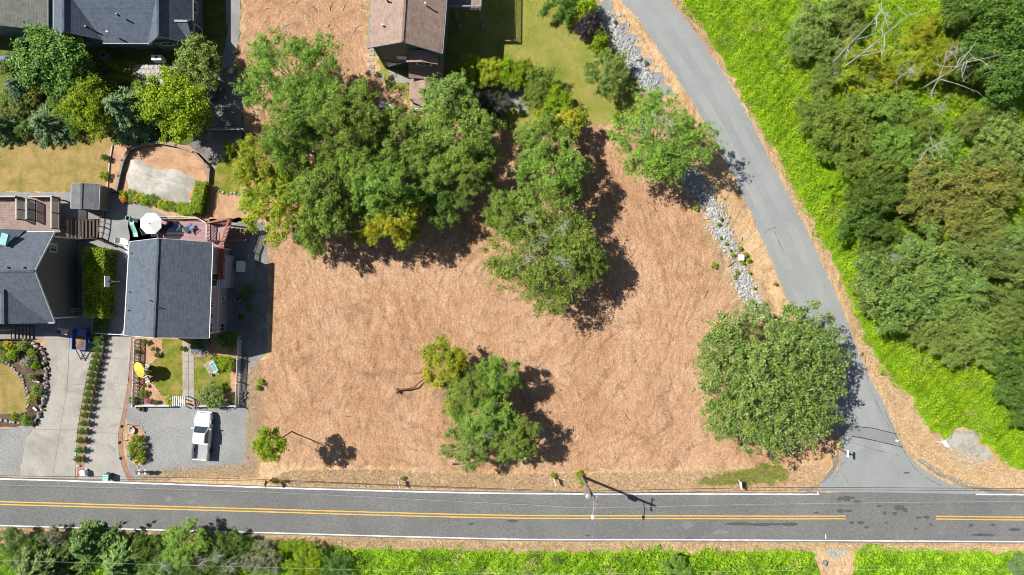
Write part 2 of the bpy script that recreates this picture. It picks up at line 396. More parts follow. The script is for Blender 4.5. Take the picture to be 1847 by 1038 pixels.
field, FIELD = zone('dry_field', [(437, -160), (700, -160), (668, 60), (660, 120), (700, 170), (790, 215), (880, 235), (1000, 225), (1060, 222), (1120, 222),
    (1180, 240), (1215, 330), (1262, 380), (1300, 470), (1345, 545), (1420, 640), (1490, 720), (1512, 790), (1480, 822), (1400, 838), (1200, 846),
    (1000, 852), (800, 850), (640, 842), (500, 838), (462, 815), (452, 745), (455, 660), (488, 640), (484, 560), (488, 480), (484, 405), (445, 390),
    (430, 330), (425, 240), (445, 150), (425, 100), (440, 40)], 1, 'straw', 0.22, 3)
zone('lawn', [(690, 150), (660, 60), (672, -160), (1060, -160), (1085, 40), (1110, 90), (1160, 165), (1180, 215), (1120, 226), (1010, 232), (900, 240), (800, 220)], 2, 'lawn_mixed', 0.3, 5)
zone('lawn', [(-300, 215), (190, 240), (206, 262), (196, 347), (-300, 347)], 2, 'lawn_dry', 0.1, 6)
zone('garden_soil', [(-300, -160), (440, -160), (432, 60), (428, 150), (440, 250), (380, 262), (206, 262), (190, 240), (-300, 240)], 1, 'undergrowth', 0.2, 7)
zone('lawn', [(186, 108), (246, 112), (244, 150), (186, 142)], 3, 'lawn_green', 0.08, 8)
zone('path', [(402, -160), (437, -160), (432, 60), (420, 125), (398, 128), (410, 60)], 3, 'concrete_dark', 0.05, 8)
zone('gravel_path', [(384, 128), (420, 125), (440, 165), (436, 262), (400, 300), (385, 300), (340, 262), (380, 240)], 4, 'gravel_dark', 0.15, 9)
zone('mulch_bed', [(198, 263), (240, 257), (300, 256), (355, 268), (386, 302), (432, 318), (446, 400), (395, 405), (215, 350), (190, 348)], 3, 'woodchip', 0.08, 10)
zone('lawn', [(392, 290), (432, 268), (432, 350), (398, 350), (384, 330)], 5, 'lawn_green', 0.08, 12)
zone('gravel_patio', [(-300, 346), (220, 348), (305, 392), (300, 440), (232, 612), (150, 605), (-300, 640)], 3, 'gravel', 0.06, 13)
zone('concrete_path', [(196, 448), (232, 448), (232, 612), (190, 606)], 5, 'concrete_dark')
zone('gravel_lot', [(232, 612), (232, 400), (440, 395), (478, 402), (486, 480), (480, 640), (456, 662), (458, 745), (466, 800), (452, 850), (300, 862), (232, 868), (228, 735)], 3, 'gravel', 0.12, 14)
zone('side_yard', [(412, 420), (440, 397), (476, 404), (487, 480), (482, 560), (478, 632), (452, 655), (438, 690), (434, 604), (420, 600)], 4, 'gravel_dark', 0.15, 41)  # brownish darker gravel, its dark tone also deepening the shade beside the house
zone('gravel_verge', [(-300, 768), (66, 770), (46, 790), (36, 860), (-300, 856)], 3, 'gravel', 0.12, 15)
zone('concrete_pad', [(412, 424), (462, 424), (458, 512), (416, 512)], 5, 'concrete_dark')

# driveways: slabs are parts of their driveway
def slabs(name, cells, mat, label_mat='concrete', top=0.05, gap=0.03):
    root = bpy.data.objects.new(name, None); COL.objects.link(root); root['kind'] = 'structure'
    for cell in cells:
        w = [P(x, y).xy for x, y in cell]; c = sum(w, Vector((0, 0))) / len(w)
        q = [p + (c - p).normalized() * gap for p in w]
        m = MB(); m.prism(q, 0.0, top + R.uniform(-0.006, 0.006)); m.build('slab', mat, root)
    return root
def lerp2(a, b, t): return (a[0] + (b[0] - a[0]) * t, a[1] + (b[1] - a[1]) * t)
zone('driveway_joint', [(79, 600), (168, 607), (166, 640), (152, 703), (140, 775), (136, 859), (37, 859), (47, 789), (65, 772), (80, 740), (88, 700), (89, 655), (82, 628)], 6, 'concrete_dark')
slabs('driveway', [
    [(79, 598), (127, 603), (126, 613), (80, 613)], [(127, 603), (168, 607), (167, 616), (126, 613)],
    [(80, 613), (126, 613), (122, 693), (88, 693), (89, 655), (83, 628)], [(126, 613), (167, 616), (166, 640), (154, 694), (122, 693)],
    [(88, 693), (122, 693), (109, 775), (62, 775), (80, 742)], [(122, 693), (154, 694), (140, 775), (109, 775)],
    [(62, 775), (109, 775), (95, 863), (36, 861), (46, 790)], [(109, 775), (140, 775), (136, 864), (95, 863)]], 'concrete')
zone('driveway_joint', [(195, 607), (238, 607), (233, 683), (223, 736), (214, 781), (215, 817), (223, 848), (232, 867), (140, 862), (152, 846), (157, 803), (166, 736), (180, 678)], 6, 'concrete_dark')
slabs('driveway', [
    [(195, 607), (238, 607), (235, 648), (187, 646)], [(187, 646), (235, 648), (231, 694), (177, 690)],
    [(177, 690), (231, 694), (223, 737), (166, 735)], [(166, 735), (223, 737), (214, 782), (160, 780)],
    [(160, 780), (214, 782), (215, 817), (223, 848), (233, 868), (140, 865), (152, 846), (157, 803)]], 'concrete')
zone('planting_strip', [(168, 606), (195, 607), (181, 676), (167, 734), (158, 800), (152, 848), (138, 862), (141, 775), (153, 703), (167, 640)], 4, 'brick_edge', 0.03, 16)
zone('brick_border', [(238, 605), (244, 605), (240, 685), (230, 738), (221, 783), (222, 815), (230, 845), (244, 867), (232, 868), (222, 848), (214, 817), (213, 781), (222, 736), (232, 683)], 6, 'brick_edge', 0.02, 17)

# front garden of the grey-roofed house
zone('mulch_bed', [(244, 606), (430, 600), (433, 728), (236, 728)], 5, 'woodchip')
zone('lawn', [(291, 612), (328, 612), (329, 716), (292, 714), (281, 698), (272, 684), (270, 672), (268, 660), (287, 644), (293, 632)], 6, 'lawn_green', 0.04, 18, 0.3)
zone('lawn', [(351, 644), (400, 640), (414, 650), (417, 705), (400, 714), (351, 716)], 6, 'lawn_green', 0.04, 19, 0.3)
pav = bpy.data.objects.new('garden_path', None); COL.objects.link(pav); pav['kind'] = 'structure'
for i in range(9):
    y0, y1 = 618 + i * 11.6, 618 + (i + 1) * 11.6
    for x0, x1 in ((330.5 - 0.08 * i, 340.3), (340.3, 350.5)):
        a, b = P(x0, y1), P(x1, y0)
        m = MB(); m.box(((a.x + b.x) / 2, (a.y + b.y) / 2, 0.035), (b.x - a.x - 0.04, b.y - a.y - 0.04, 0.07 + R.uniform(-.006, .006))); m.build('paver', 'concrete', pav)
# left front garden
zone('planting_bed', [(-300, 612), (60, 614), (80, 630), (90, 660), (88, 705), (78, 745), (64, 770), (-300, 772)], 5, 'soil', 0.05, 20)
zone('lawn', [(-300, 656), (4, 656), (22, 664), (36, 682), (46, 705), (48, 730), (45, 746), (0, 748), (-300, 748)], 6, 'lawn_dry', 0.03, 21)
zone('entry_walk', [(-300, 590), (20, 590), (22, 613), (-300, 613)], 6, 'concrete')

# ------------------------------------------------------------------ roads
TOP = [(-1200, 838), (-500, 850), (0, 860.5), (250, 868), (500, 876.5), (750, 883.5), (960, 887), (1200, 887.5), (1400, 888), (1650, 888.5), (1847, 889), (2300, 891), (2900, 893)]
MID = [(-1200, 880), (-500, 895), (0, 907.5), (250, 914.5), (500, 921.5), (750, 928.5), (960, 932.5), (1200, 933), (1400, 933.5), (1650, 933.5), (1847, 935.5), (2300, 938), (2900, 940)]
BOT = [(-1200, 922), (-500, 938), (0, 951.5), (250, 958.5), (500, 965), (750, 972), (960, 976.5), (1200, 977), (1400, 978), (1650, 979.5), (1847, 980.5), (2300, 983), (2900, 986)]
zone('roadside', [(-1200, 815), (0, 852), (250, 862), (480, 866), (520, 850), (640, 846), (900, 856), (1200, 852), (1480, 838), (1482, 884), (1200, 888), (960, 888), (500, 878), (0, 862), (-1200, 840)], 2, 'straw_pale', 0.15, 22)
zone('roadside', [(-1200, 918), (0, 950), (500, 963), (960, 975), (1400, 976), (1847, 979), (2900, 984), (2900, 1012), (1847, 992), (1400, 992), (960, 990), (500, 984), (0, 972), (-1200, 950)], 2, 'straw_brown', 0.15, 23)
poly = [P(p.x, p.y).xy for p in spline(TOP)] + [P(p.x, p.y).xy for p in reversed(spline(BOT))]
rr_ = random.Random(3)
poly = [p + Vector((0, rr_.gauss(0, 0.02))) for p in poly]
zone('main_road', None, 7, 'asphalt', world=poly)
LEFT = [(1010, -260), (1065, -100), (1118, 0), (1151, 38), (1191, 98), (1231, 160), (1262, 209), (1306, 290), (1340, 358), (1390, 470), (1425, 557), (1458, 632), (1488, 710), (1506, 768), (1514, 803), (1513, 835), (1496, 861), (1462, 886)]
RIGHT = [(1092, -260), (1150, -110), (1211, 0), (1240, 36), (1300, 123), (1348, 205), (1387, 282), (1430, 364), (1474, 453), (1508, 528), (1547, 626), (1570, 680), (1599, 733), (1625, 794), (1651, 832), (1690, 860), (1738, 880), (1790, 892)]
lw = [P(p.x, p.y).xy for p in spline(LEFT)]; rw = [P(p.x, p.y).xy for p in spline(RIGHT)]
zone('side_road', None, 9, 'asphalt_pale', world=[p + Vector((rr_.gauss(0, .03), 0)) for p in lw] + [p + Vector((rr_.gauss(0, .03), 0)) for p in reversed(rw)])
zone('road_patch', [(1500, 770), (1560, 771), (1617, 783), (1629, 806), (1590, 798), (1500, 782)], 11, 'asphalt_patch', 0.01, 24)

def stripe(name, mat, pts, width, layer, n=6, off=0.0, frame=True, jit=0.0):
    c = [P(p.x, p.y).xy for p in spline(pts, n)]; L = []; Rr = []
    for i, p in enumerate(c):
        d = (c[min(i + 1, len(c) - 1)] - c[max(i - 1, 0)]).normalized(); nn = Vector((-d.y, d.x))
        L.append(p + nn * (off + width / 2 + R.gauss(0, jit))); Rr.append(p + nn * (off - width / 2 + R.gauss(0, jit)))
    k = len(L); m = MB(); m.add([(p.x, p.y, layer * LAYER) for p in L + Rr], [(i, i + 1, k + i + 1, k + i) for i in range(k - 1)])
    return tag(m.build(name, mat), kind='structure')
def clip(line, x0, x1, dy=0.0):
    """part of a line between two survey columns"""
    s = spline(line, 10); out = []
    def at(x):
        for a, b in zip(s, s[1:]):
            if a.x <= x <= b.x: return (x, a.y + (b.y - a.y) * (x - a.x) / (b.x - a.x) + dy)
        return (x, s[-1].y + dy)
    k = max(2, int((x1 - x0) / 60)); return [at(x0 + (x1 - x0) * i / k) for i in range(k + 1)]
stripe('road_marking', 'paint_white', clip(TOP, -1100, 1477, 3.6), 0.16, 13, jit=0.008)
stripe('road_marking', 'paint_white', clip(TOP, 1760, 2850, 3.2), 0.17, 13, jit=0.008)
stripe('road_marking', 'paint_white', clip(BOT, -1100, 2850, -3.4), 0.14, 13, jit=0.008)
for a, b in ((-1100, 1525), (1688, 2850)):
    for o_ in (-0.165, 0.165): stripe('road_marking', 'paint_yellow', clip(MID, a, b), 0.13, 13, off=o_, jit=0.006)
stripe('road_marking', 'paint_white', [(1474.5, 886), (1474.8, 893)], 0.14, 14); stripe('road_marking', 'paint_white', [(1488.8, 964), (1489.2, 972)], 0.12, 14)
stripe('road_marking', 'paint_white', [(1615, 794.5), (1620, 796)], 0.22, 13)
# seams, tar and oil on the asphalt
def crack(pts, w=0.06, jit=0.03, mat='tar', layer=12):
    return stripe('asphalt_seam', mat, pts, w, layer, n=10, jit=jit)
crack([(1548, 770), (1575, 773), (1600, 779), (1623, 784)], 0.1, 0.012); crack([(1536, 787), (1560, 791), (1590, 798), (1628, 807)], 0.1, 0.012)
for pts in ([(1560, 640), (1566, 690), (1585, 735), (1602, 768), (1612, 800)], [(1596, 742), (1608, 770), (1622, 800), (1634, 822)], [(1530, 730), (1545, 755), (1548, 770)],
            [(1378, 420), (1392, 412), (1400, 411)], [(1395, 412), (1406, 440), (1417, 462)], [(1516, 850), (1525, 862), (1530, 872)], [(1630, 812), (1645, 838), (1665, 858), (1700, 878)],
            [(1540, 800), (1580, 812), (1625, 822)], [(1535, 815), (1520, 838), (1500, 868)]):
    crack(pts, 0.035, 0.02, 'oil_stain', 12)
rs = random.Random(5); stain_n = 0
def stain(px, py, rx, ry, mat='oil_stain', layer=11):
    poly = []
    for k in range(22):
        a = 2 * math.pi * k / 22; q = 1 + rs.gauss(0, 0.17)
        poly.append((px + rx * q * math.cos(a), py + ry * q * math.sin(a)))
    global stain_n; stain_n += 1; zone('road_stain', poly, layer + 0.04 * stain_n, mat)
for s_ in ((1516, 900, 7, 4), (1528, 899, 8, 4.5), (1538, 898, 3, 2), (1515, 922, 6, 3), (1528, 921.5, 8, 2.6), (1546, 905, 7, 2.5), (1585, 913, 4, 2.5), (1595, 926, 4, 2.5), (1613, 926, 5, 3.2), (1622, 916, 9, 4.5),
           (1632, 920, 4.5, 4.5), (1536, 943, 4, 3), (1552, 943, 6, 3), (1563, 951, 5, 3), (1657, 934, 5, 2.4), (1671, 933, 6, 3), (1679, 946, 3, 2.5), (1651, 954, 3, 2), (1751, 948, 4, 2.5), (1790, 947, 6, 2), (1472, 925, 5, 1.6), (1598, 943, 3, 2)): stain(*s_)
for s_ in ((1365, 946, 50, 3.2), (1425, 946, 14, 3.5), (1330, 945, 22, 2.6), (1635, 853, 6, 1.6), (925, 940, 10, 2.5), (850, 945, 6, 2.2), (1060, 966, 4, 2), (1775, 965, 24, 2.4), (1830, 955, 12, 3)): stain(*s_)
for s_ in ((1240, 947, 11, 6), (350, 890, 8, 5), (345, 905, 10, 4), (305, 900, 7, 5), (1180, 893, 5, 2), (1300, 960, 14, 4)): stain(*s_, 'road_grit', 10)
# gravelly lip along the road mouth
zone('road_grit', [(1690, 857), (1738, 878), (1790, 891), (1847, 889), (1800, 884), (1750, 872), (1710, 856), (1660, 826), (1652, 830)], 6, 'road_grit', 0.05, 30)
zone('road_grit', [(1517, 800), (1516, 838), (1500, 864), (1462, 889), (1440, 884), (1478, 874), (1497, 850), (1508, 825)], 6, 'road_grit', 0.05, 31)
# bare spots and verges
zone('dirt_patch', [(1700, 790), (1735, 776), (1765, 780), (1762, 800), (1790, 815), (1785, 835), (1755, 845), (1725, 835), (1705, 812)], 4, 'sand', 0.15, 32)
zone('dirt_patch', [(1470, 985), (1530, 984), (1538, 1010), (1536, 1080), (1482, 1080), (1478, 1020)], 4, 'straw_pale', 0.2, 33)
zone('dirt_patch', [(1490, 988), (1522, 986), (1530, 1002), (1505, 1010), (1488, 1000)], 5, 'sand', 0.2, 42)
_, VERGE = zone('green_verge', [(1255, 868), (1290, 858), (1330, 850), (1395, 836), (1420, 850), (1412, 868), (1350, 876), (1290, 876)], 4, 'lawn_green', 0.25, 34)
zone('concrete_strip', [(1100, 852), (1130, 850), (1165, 862), (1140, 872)], 4, 'straw_brown', 0.2, 35)
_, GRAVEL_SHOULDER = zone('gravel_shoulder', [(1083, 0), (1105, 22), (1150, 78), (1178, 120), (1200, 150), (1215, 175), (1190, 180), (1165, 150), (1130, 95), (1100, 60), (1072, 20)], 4, 'gravel', 0.4, 36)
zone('gravel_shoulder', [(1235, 290), (1262, 300), (1300, 362), (1335, 440), (1362, 490), (1385, 535), (1400, 560), (1350, 570), (1322, 500), (1290, 420), (1262, 370)], 4, 'straw_brown', 0.4, 37)
zone('dirt_track', [(1258, 372), (1282, 420), (1308, 476), (1338, 540), (1352, 566), (1330, 560), (1302, 500), (1270, 430), (1248, 376)], 3, 'straw_brown', 0.2, 38)
zone('planting_bed', [(905, 152), (935, 148), (962, 172), (965, 195), (940, 202), (915, 180)], 4, 'gravel', 0.12, 39)
zone('porch_paving', [(700, 124), (734, 136), (746, 150), (705, 150)], 5, 'concrete')

# wheel paths and ragged edges on the side road
for f, w_ in ((0.27, 1.1), (0.7, 1.1)):
    pts = [(a.x + (b.x - a.x) * f, a.y + (b.y - a.y) * f) for a, b in zip(spline(LEFT, 1), spline(RIGHT, 1))][:-3]
    stripe('wheel_path', 'asphalt_worn', pts, w_, 10, n=8, jit=0.025)
_re = random.Random(12)
for line, sgn in ((lw, 1), (rw, -1)):
    em = MB(); zk = 0
    for a, b in zip(line[:-12], line[1:]):
        for _k in range(7):
            q = a.lerp(b, _re.random()) + Vector((sgn * abs(_re.gauss(0, 0.13)) - sgn * 0.06, 0)); r_ = _re.uniform(0.03, 0.11); zk += 1
            o_ = len(em.v); em.add([(q.x + r_ * _re.uniform(.6, 1.2) * math.cos(t * .9), q.y + 1.6 * r_ * _re.uniform(.6, 1.2) * math.sin(t * .9), 10.3 * LAYER + 0.00002 * zk) for t in range(7)], [tuple(range(7))])
    tag(em.build('edge_grit', 'straw_pale'), kind='structure')
# ------------------------------------------------------------------ foliage colours
leafmat('leaf_alder', [(0.06, 0.12, 0.02), (0.14, 0.25, 0.036), (0.22, 0.355, 0.05), (0.33, 0.46, 0.085)], 0.3, (0.33, 0.42, 0.04), patch_at=0.62)
leafmat('leaf_alder_yellow', [(0.11, 0.17, 0.016), (0.21, 0.3, 0.022), (0.31, 0.39, 0.026), (0.43, 0.46, 0.03)], 0.3, (0.5, 0.45, 0.018), patch_at=0.5)
leafmat('leaf_olive', [(0.075, 0.125, 0.026), (0.15, 0.235, 0.045), (0.225, 0.32, 0.065), (0.33, 0.41, 0.12)], 0.28, (0.29, 0.31, 0.09), patch_at=0.6)
leafmat('leaf_rust', [(0.08, 0.12, 0.025), (0.17, 0.22, 0.04), (0.26, 0.28, 0.06), (0.38, 0.25, 0.07)], 0.28, (0.33, 0.23, 0.06), patch_at=0.6)
leafmat('leaf_maple', [(0.062, 0.124, 0.026), (0.119, 0.215, 0.043), (0.188, 0.293, 0.060), (0.312, 0.416, 0.144)], 0.22, (0.237, 0.312, 0.048), rough=0.4)
leafmat('leaf_bright', [(0.075, 0.168, 0.008), (0.163, 0.300, 0.010), (0.250, 0.408, 0.013), (0.375, 0.504, 0.020)], 0.32, (0.350, 0.432, 0.012))
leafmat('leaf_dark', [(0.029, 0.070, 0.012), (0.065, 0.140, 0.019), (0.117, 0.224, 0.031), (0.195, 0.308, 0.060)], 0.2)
leafmat('leaf_blue', [(0.05, 0.11, 0.045), (0.1, 0.19, 0.07), (0.16, 0.27, 0.1), (0.24, 0.36, 0.15)], 0.15)
leafmat('leaf_spruce', [(0.08, 0.15, 0.09), (0.15, 0.24, 0.15), (0.23, 0.33, 0.21)], 0.15)
leafmat('leaf_silver', [(0.144, 0.180, 0.088), (0.264, 0.300, 0.165), (0.432, 0.456, 0.297)], 0.2)
leafmat('leaf_purple', [(0.025, 0.016, 0.024), (0.05, 0.035, 0.045), (0.1, 0.075, 0.085)], 0.2)
leafmat('leaf_dusky', [(0.025, 0.035, 0.028), (0.05, 0.065, 0.05), (0.1, 0.11, 0.1), (0.12, 0.17, 0.04)], 0.2)
leafmat('leaf_bramble', [(0.07, 0.17, 0.004), (0.175, 0.36, 0.006), (0.265, 0.48, 0.008), (0.36, 0.57, 0.012)], 0.3, (0.34, 0.52, 0.01), patch_at=0.57)
leafmat('leaf_bramble_low', [(0.05, 0.13, 0.006), (0.145, 0.29, 0.009), (0.235, 0.41, 0.012), (0.34, 0.5, 0.018)], 0.3, (0.32, 0.46, 0.016), patch_at=0.57)
leafmat('leaf_fir', [(0.04, 0.09, 0.02), (0.1, 0.2, 0.04), (0.17, 0.3, 0.06), (0.25, 0.38, 0.1)], 0.2)
leafmat('grass_blade', [(0.1, 0.18, 0.015), (0.19, 0.27, 0.025), (0.3, 0.3, 0.06)], 0.3)
leafmat('straw_blade', [(0.19, 0.1, 0.055), (0.32, 0.185, 0.1), (0.42, 0.275, 0.165), (0.52, 0.39, 0.27)], 0.15)
leafmat('drygrass_blade', [(0.26, 0.18, 0.09), (0.38, 0.27, 0.15), (0.48, 0.36, 0.21), (0.56, 0.45, 0.3)], 0.15)
leafmat('leaf_box', [(0.02, 0.055, 0.008), (0.045, 0.11, 0.012), (0.08, 0.17, 0.02), (0.13, 0.24, 0.04)], 0.2)
leafmat('flower_blue', [(0.12, 0.1, 0.4), (0.22, 0.2, 0.55), (0.42, 0.42, 0.7)], 0.2)
leafmat('flower_orange', [(0.5, 0.25, 0.01), (0.65, 0.33, 0.02), (0.7, 0.45, 0.05)], 0.2)
leafmat('flower_pink', [(0.35, 0.1, 0.14), (0.5, 0.2, 0.25)], 0.2)
plain('bark', (0.19, 0.16, 0.13), (0.09, 0.075, 0.06), 4, 0.9, bmp=0.5, which='obj')
plain('bark_pale', (0.5, 0.48, 0.45), (0.3, 0.28, 0.26), 3, 0.85, bmp=0.4, which='obj')
plain('bark_dead', (0.42, 0.41, 0.39), (0.24, 0.23, 0.215), 2.5, 0.85, bmp=0.3, which='obj')
plain('bark_rust', (0.16, 0.08, 0.05), (0.08, 0.04, 0.03), 4, 0.9, bmp=0.4, which='obj')

# ------------------------------------------------------------------ plants
class Kind:
    """one grown plant: crown mesh, trunk mesh, its radius and crown height in metres"""
    def __init__(s, crown, trunk, rad, hc): s.crown, s.trunk, s.rad, s.hc = crown, trunk, rad, hc
def grow(name, seed, rad, hc, nl, n, leaf, mat='leaf_alder', squash=0.75, trunk_r=0.16, bark='bark', open_=0.75, core=0.55, clumps=13, down=-0.25, zj=0.25, tuft=13, lr=(0.26, 0.44)):
    rg = np.random.default_rng(seed); rr = random.Random(seed)
    lobes = [((0, 0, hc + 0.2 * rad * squash), core * rad)]
    a0 = rr.uniform(0, 6.28)
    for i in range(nl):
        a = a0 + 6.283 * i / nl + rr.uniform(-0.35, 0.35); d = rad * rr.uniform(0.42, open_)
        if nl > 20:
            ring = i < nl * 0.58; m_ = int(nl * 0.58) + 1; a = a0 + 6.283 * (i / m_ if ring else (i - m_) / (nl - m_)) + rr.uniform(-0.12, 0.12); d = rad * (rr.uniform(0.66, 0.82) if ring else rr.uniform(0.34, 0.5))
        lobes.append(((d * math.cos(a), d * math.sin(a), hc + rad * squash * rr.uniform(-zj, zj * 0.7)), rad * rr.uniform(*lr)))
    C, N_, W, RC = [], [], [], []
    for c, r in lobes:
        k = int(clumps * 2.2)
        d = unit(rg.normal(0, 1, (k, 3))); d[:, 2] = np.where(d[:, 2] < down, -d[:, 2], d[:, 2])
        C.append(np.array(c) + d * r * rg.uniform(0.45, 1.08, (k, 1)) * np.array([1, 1, squash]))
        N_.append(d); RC.append(np.full(k, r * 0.2) * rg.uniform(0.5, 1.7, k)); W.append(np.full(k, r * r / k))
    C, N_, RC, W = np.vstack(C), np.vstack(N_), np.concatenate(RC), np.concatenate(W)
    W = W * rg.uniform(0.3, 1.7, len(W)); idx = rg.choice(len(C), n, p=W / W.sum())
    nt_ = n // tuft; ti = rg.choice(len(C), nt_, p=W / W.sum())
    o_ = unit(rg.normal(0, 1, (nt_, 3))) * rg.uniform(0, 1, (nt_, 1)) ** 0.45 * np.array([1, 1, 0.75])
    sp = (rg.uniform(0, 1, (nt_, 1)) < 0.12) * rg.uniform(0.2, 1.0, (nt_, 1))
    T = C[ti] + (o_ * 1.3 + N_[ti] * sp * 1.6) * RC[ti][:, None]
    k_ = rg.integers(0, nt_, n); idx = ti[k_]; off = o_[k_]
    pos = T[k_] + rg.normal(0, 1, (n, 3)) * leaf * np.array([0.75, 0.75, 0.4]); pos[:, 2] = np.maximum(pos[:, 2], 0.05 * hc)
    nrm = unit(0.45 * N_[idx] + 0.35 * off + np.array([0, 0, 0.8]))
    V = leaves(pos, nrm, leaf, rg)
    tone = np.clip(0.6 * rg.uniform(0, 1, n) + 0.5 * rg.uniform(0, 1, len(T))[k_] - 0.05, 0, 1)
    crown = quads('crown', V, tone, mat)
    t = MB(); top = Vector((rr.uniform(-.1, .1) * rad, rr.uniform(-.1, .1) * rad, hc * 0.98))
    mid = Vector((rr.uniform(-.05, .05) * rad, rr.uniform(-.05, .05) * rad, hc * 0.5))
    t.tube([(0, 0, -0.15), (0, 0, hc * 0.2), mid, top], [trunk_r * 1.25, trunk_r, trunk_r * 0.8, trunk_r * 0.35], 7)
    for c, r in lobes[1:]:
        s = mid.lerp(top, rr.uniform(-0.25, 0.6)); e = Vector(c); q = s.lerp(e, 0.55) + Vector((0, 0, -0.05 * rad))
        t.tube([s, q, e + Vector((0, 0, r * 0.2))], [trunk_r * 0.5, trunk_r * 0.34, trunk_r * 0.12], 5)
        for _ in range(3):
            d = Vector((rr.gauss(0, 1), rr.gauss(0, 1), rr.uniform(0, 0.8))).normalized() * r * 0.9
            t.tube([q.lerp(e, 0.6), e + d], [trunk_r * 0.22, trunk_r * 0.06], 4)
    tm = t.mesh('trunk'); tm.materials.append(MATS[bark])
    return Kind(crown, tm, rad, hc)
def conifer(name, seed, rad, height, n, leaf, mat, droop=0.35, whorls=9, per=8, low=0.12):
    rg = np.random.default_rng(seed); rr = random.Random(seed); pos, dirs, nrm = [], [], []
    t = MB(); t.tube([(0, 0, -0.1), (0, 0, height)], [rad * 0.07 + 0.04, 0.02], 6)
    br = []
    for w in range(whorls):
        f = w / (whorls - 1); z = height * (low + (0.95 - low) * f); L = rad * (1 - f) ** 0.8 + rad * 0.08
        for k in range(per):
            a = 6.283 * (k + 0.5 * (w % 2)) / per + rr.uniform(-.3, .3); l = L * rr.uniform(0.75, 1.2)
            e = Vector((l * math.cos(a), l * math.sin(a), z - droop * l)); b0 = Vector((0, 0, z))
            br.append((np.array(b0), np.array(e), l)); t.tube([b0, e], [0.035, 0.008], 4)
    wt = np.array([b[2] for b in br]) ** 1.3; idx = rg.choice(len(br), n, p=wt / wt.sum())
    A = np.array([b[0] for b in br])[idx]; B = np.array([b[1] for b in br])[idx]; Ls = np.array([b[2] for b in br])[idx]
    f = rg.uniform(0.1, 1.02, n) ** 0.8; d = unit(B - A); side = np.cross(d, np.array([0, 0, 1.0])); sg = rg.normal(0, 1, n)
    pos = A + (B - A) * f[:, None] + side * (sg * Ls * 0.16 * (1.15 - f * 0.8))[:, None]; pos[:, 2] += -np.abs(sg) * 0.06 + rg.normal(0, 0.05, n)
    V = leaves(pos, np.tile([0, 0, 1.0], (n, 1)) + d * 0.3, leaf, rg, 0.3, 0.35, d + side * (sg * 0.5)[:, None])
    crown = quads('crown', V, rg.uniform(0, 1, n), mat)
    tm = t.mesh('trunk'); tm.materials.append(MATS['bark'])
    return Kind(crown, tm, rad, height * 0.5)
def plant(kind, name, label, cat, px, py, r_px, hc=None, mat=None, group=None, rot=None, sx=1.0, sy=1.0, bark=None, lean=None):
    """stand a grown plant so that its crown's middle lies over survey point px,py"""
    h = kind.hc if hc is None else hc
    c = P(px, py, h); s = r_px * (1 - h / CAM_H) / PXM / kind.rad
    root = thing(name, label, cat, (c.x, c.y, 0.0), group)
    root.rotation_euler = (0, 0, R.uniform(0, 6.28) if rot is None else rot)
    root.scale = (s * sx, s * sy, h / kind.hc)
    for nm, me, mm in (('trunk', kind.trunk, bark), ('crown', kind.crown, mat)):
        o = bpy.data.objects.new(nm, me); COL.objects.link(o); o.parent = root
        if mm: o.material_slots[0].link = 'OBJECT'; o.material_slots[0].material = MATS[mm]
    return root

ALD = [grow('alder', 20 + i, 4.4, 6.2, 9 + i % 3, 30000, 0.18, squash=0.85, core=0.55, open_=0.82, clumps=11) for i in range(4)]
WIDE = grow('wide_alder', 31, 6.4, 6.2, 14, 48000, 0.18, squash=0.6, core=0.58, open_=0.8, clumps=13)
MAPLE = grow('maple', 47, 8.6, 5.6, 26, 85000, 0.22, 'leaf_maple', squash=0.55, trunk_r=0.3, core=0.6, open_=0.84, clumps=22, zj=0.22, lr=(0.2, 0.34), tuft=16)
YARD = [grow('yard', 50 + i, 4.0, 4.2, 8, 17000, 0.23, 'leaf_bright', squash=0.8, core=0.6, open_=0.7, clumps=15) for i in range(2)]
THK = [grow('thicket', 60 + i, 4.5, 2.6, 10, 22000, 0.18, 'leaf_olive', squash=0.6, trunk_r=0.1, core=0.42, open_=0.88, clumps=9) for i in range(4)]
SHR = [grow('shrub', 70 + i, 1.4, 0.95, 6, 2600, 0.15, 'leaf_bright', squash=0.75, trunk_r=0.05, core=0.65, open_=0.7, clumps=9, down=0.0) for i in range(3)]
CONE = grow('cone', 77, 0.5, 0.5, 2, 3200, 0.065, 'leaf_box', squash=0.95, trunk_r=0.03, core=0.92, open_=0.45, clumps=40, down=0.0, lr=(0.2, 0.3))
FIR = conifer('fir', 81, 3.6, 6.5, 14000, 0.42, 'leaf_blue', 0.45, 10, 9)
SPR = conifer('spruce', 82, 2.6, 3.2, 8000, 0.3, 'leaf_spruce', 0.2, 8, 9)
SAP = grow('sapling', 90, 1.9, 4.9, 6, 3800, 0.2, 'leaf_bright', squash=0.8, trunk_r=0.07, open_=0.75)

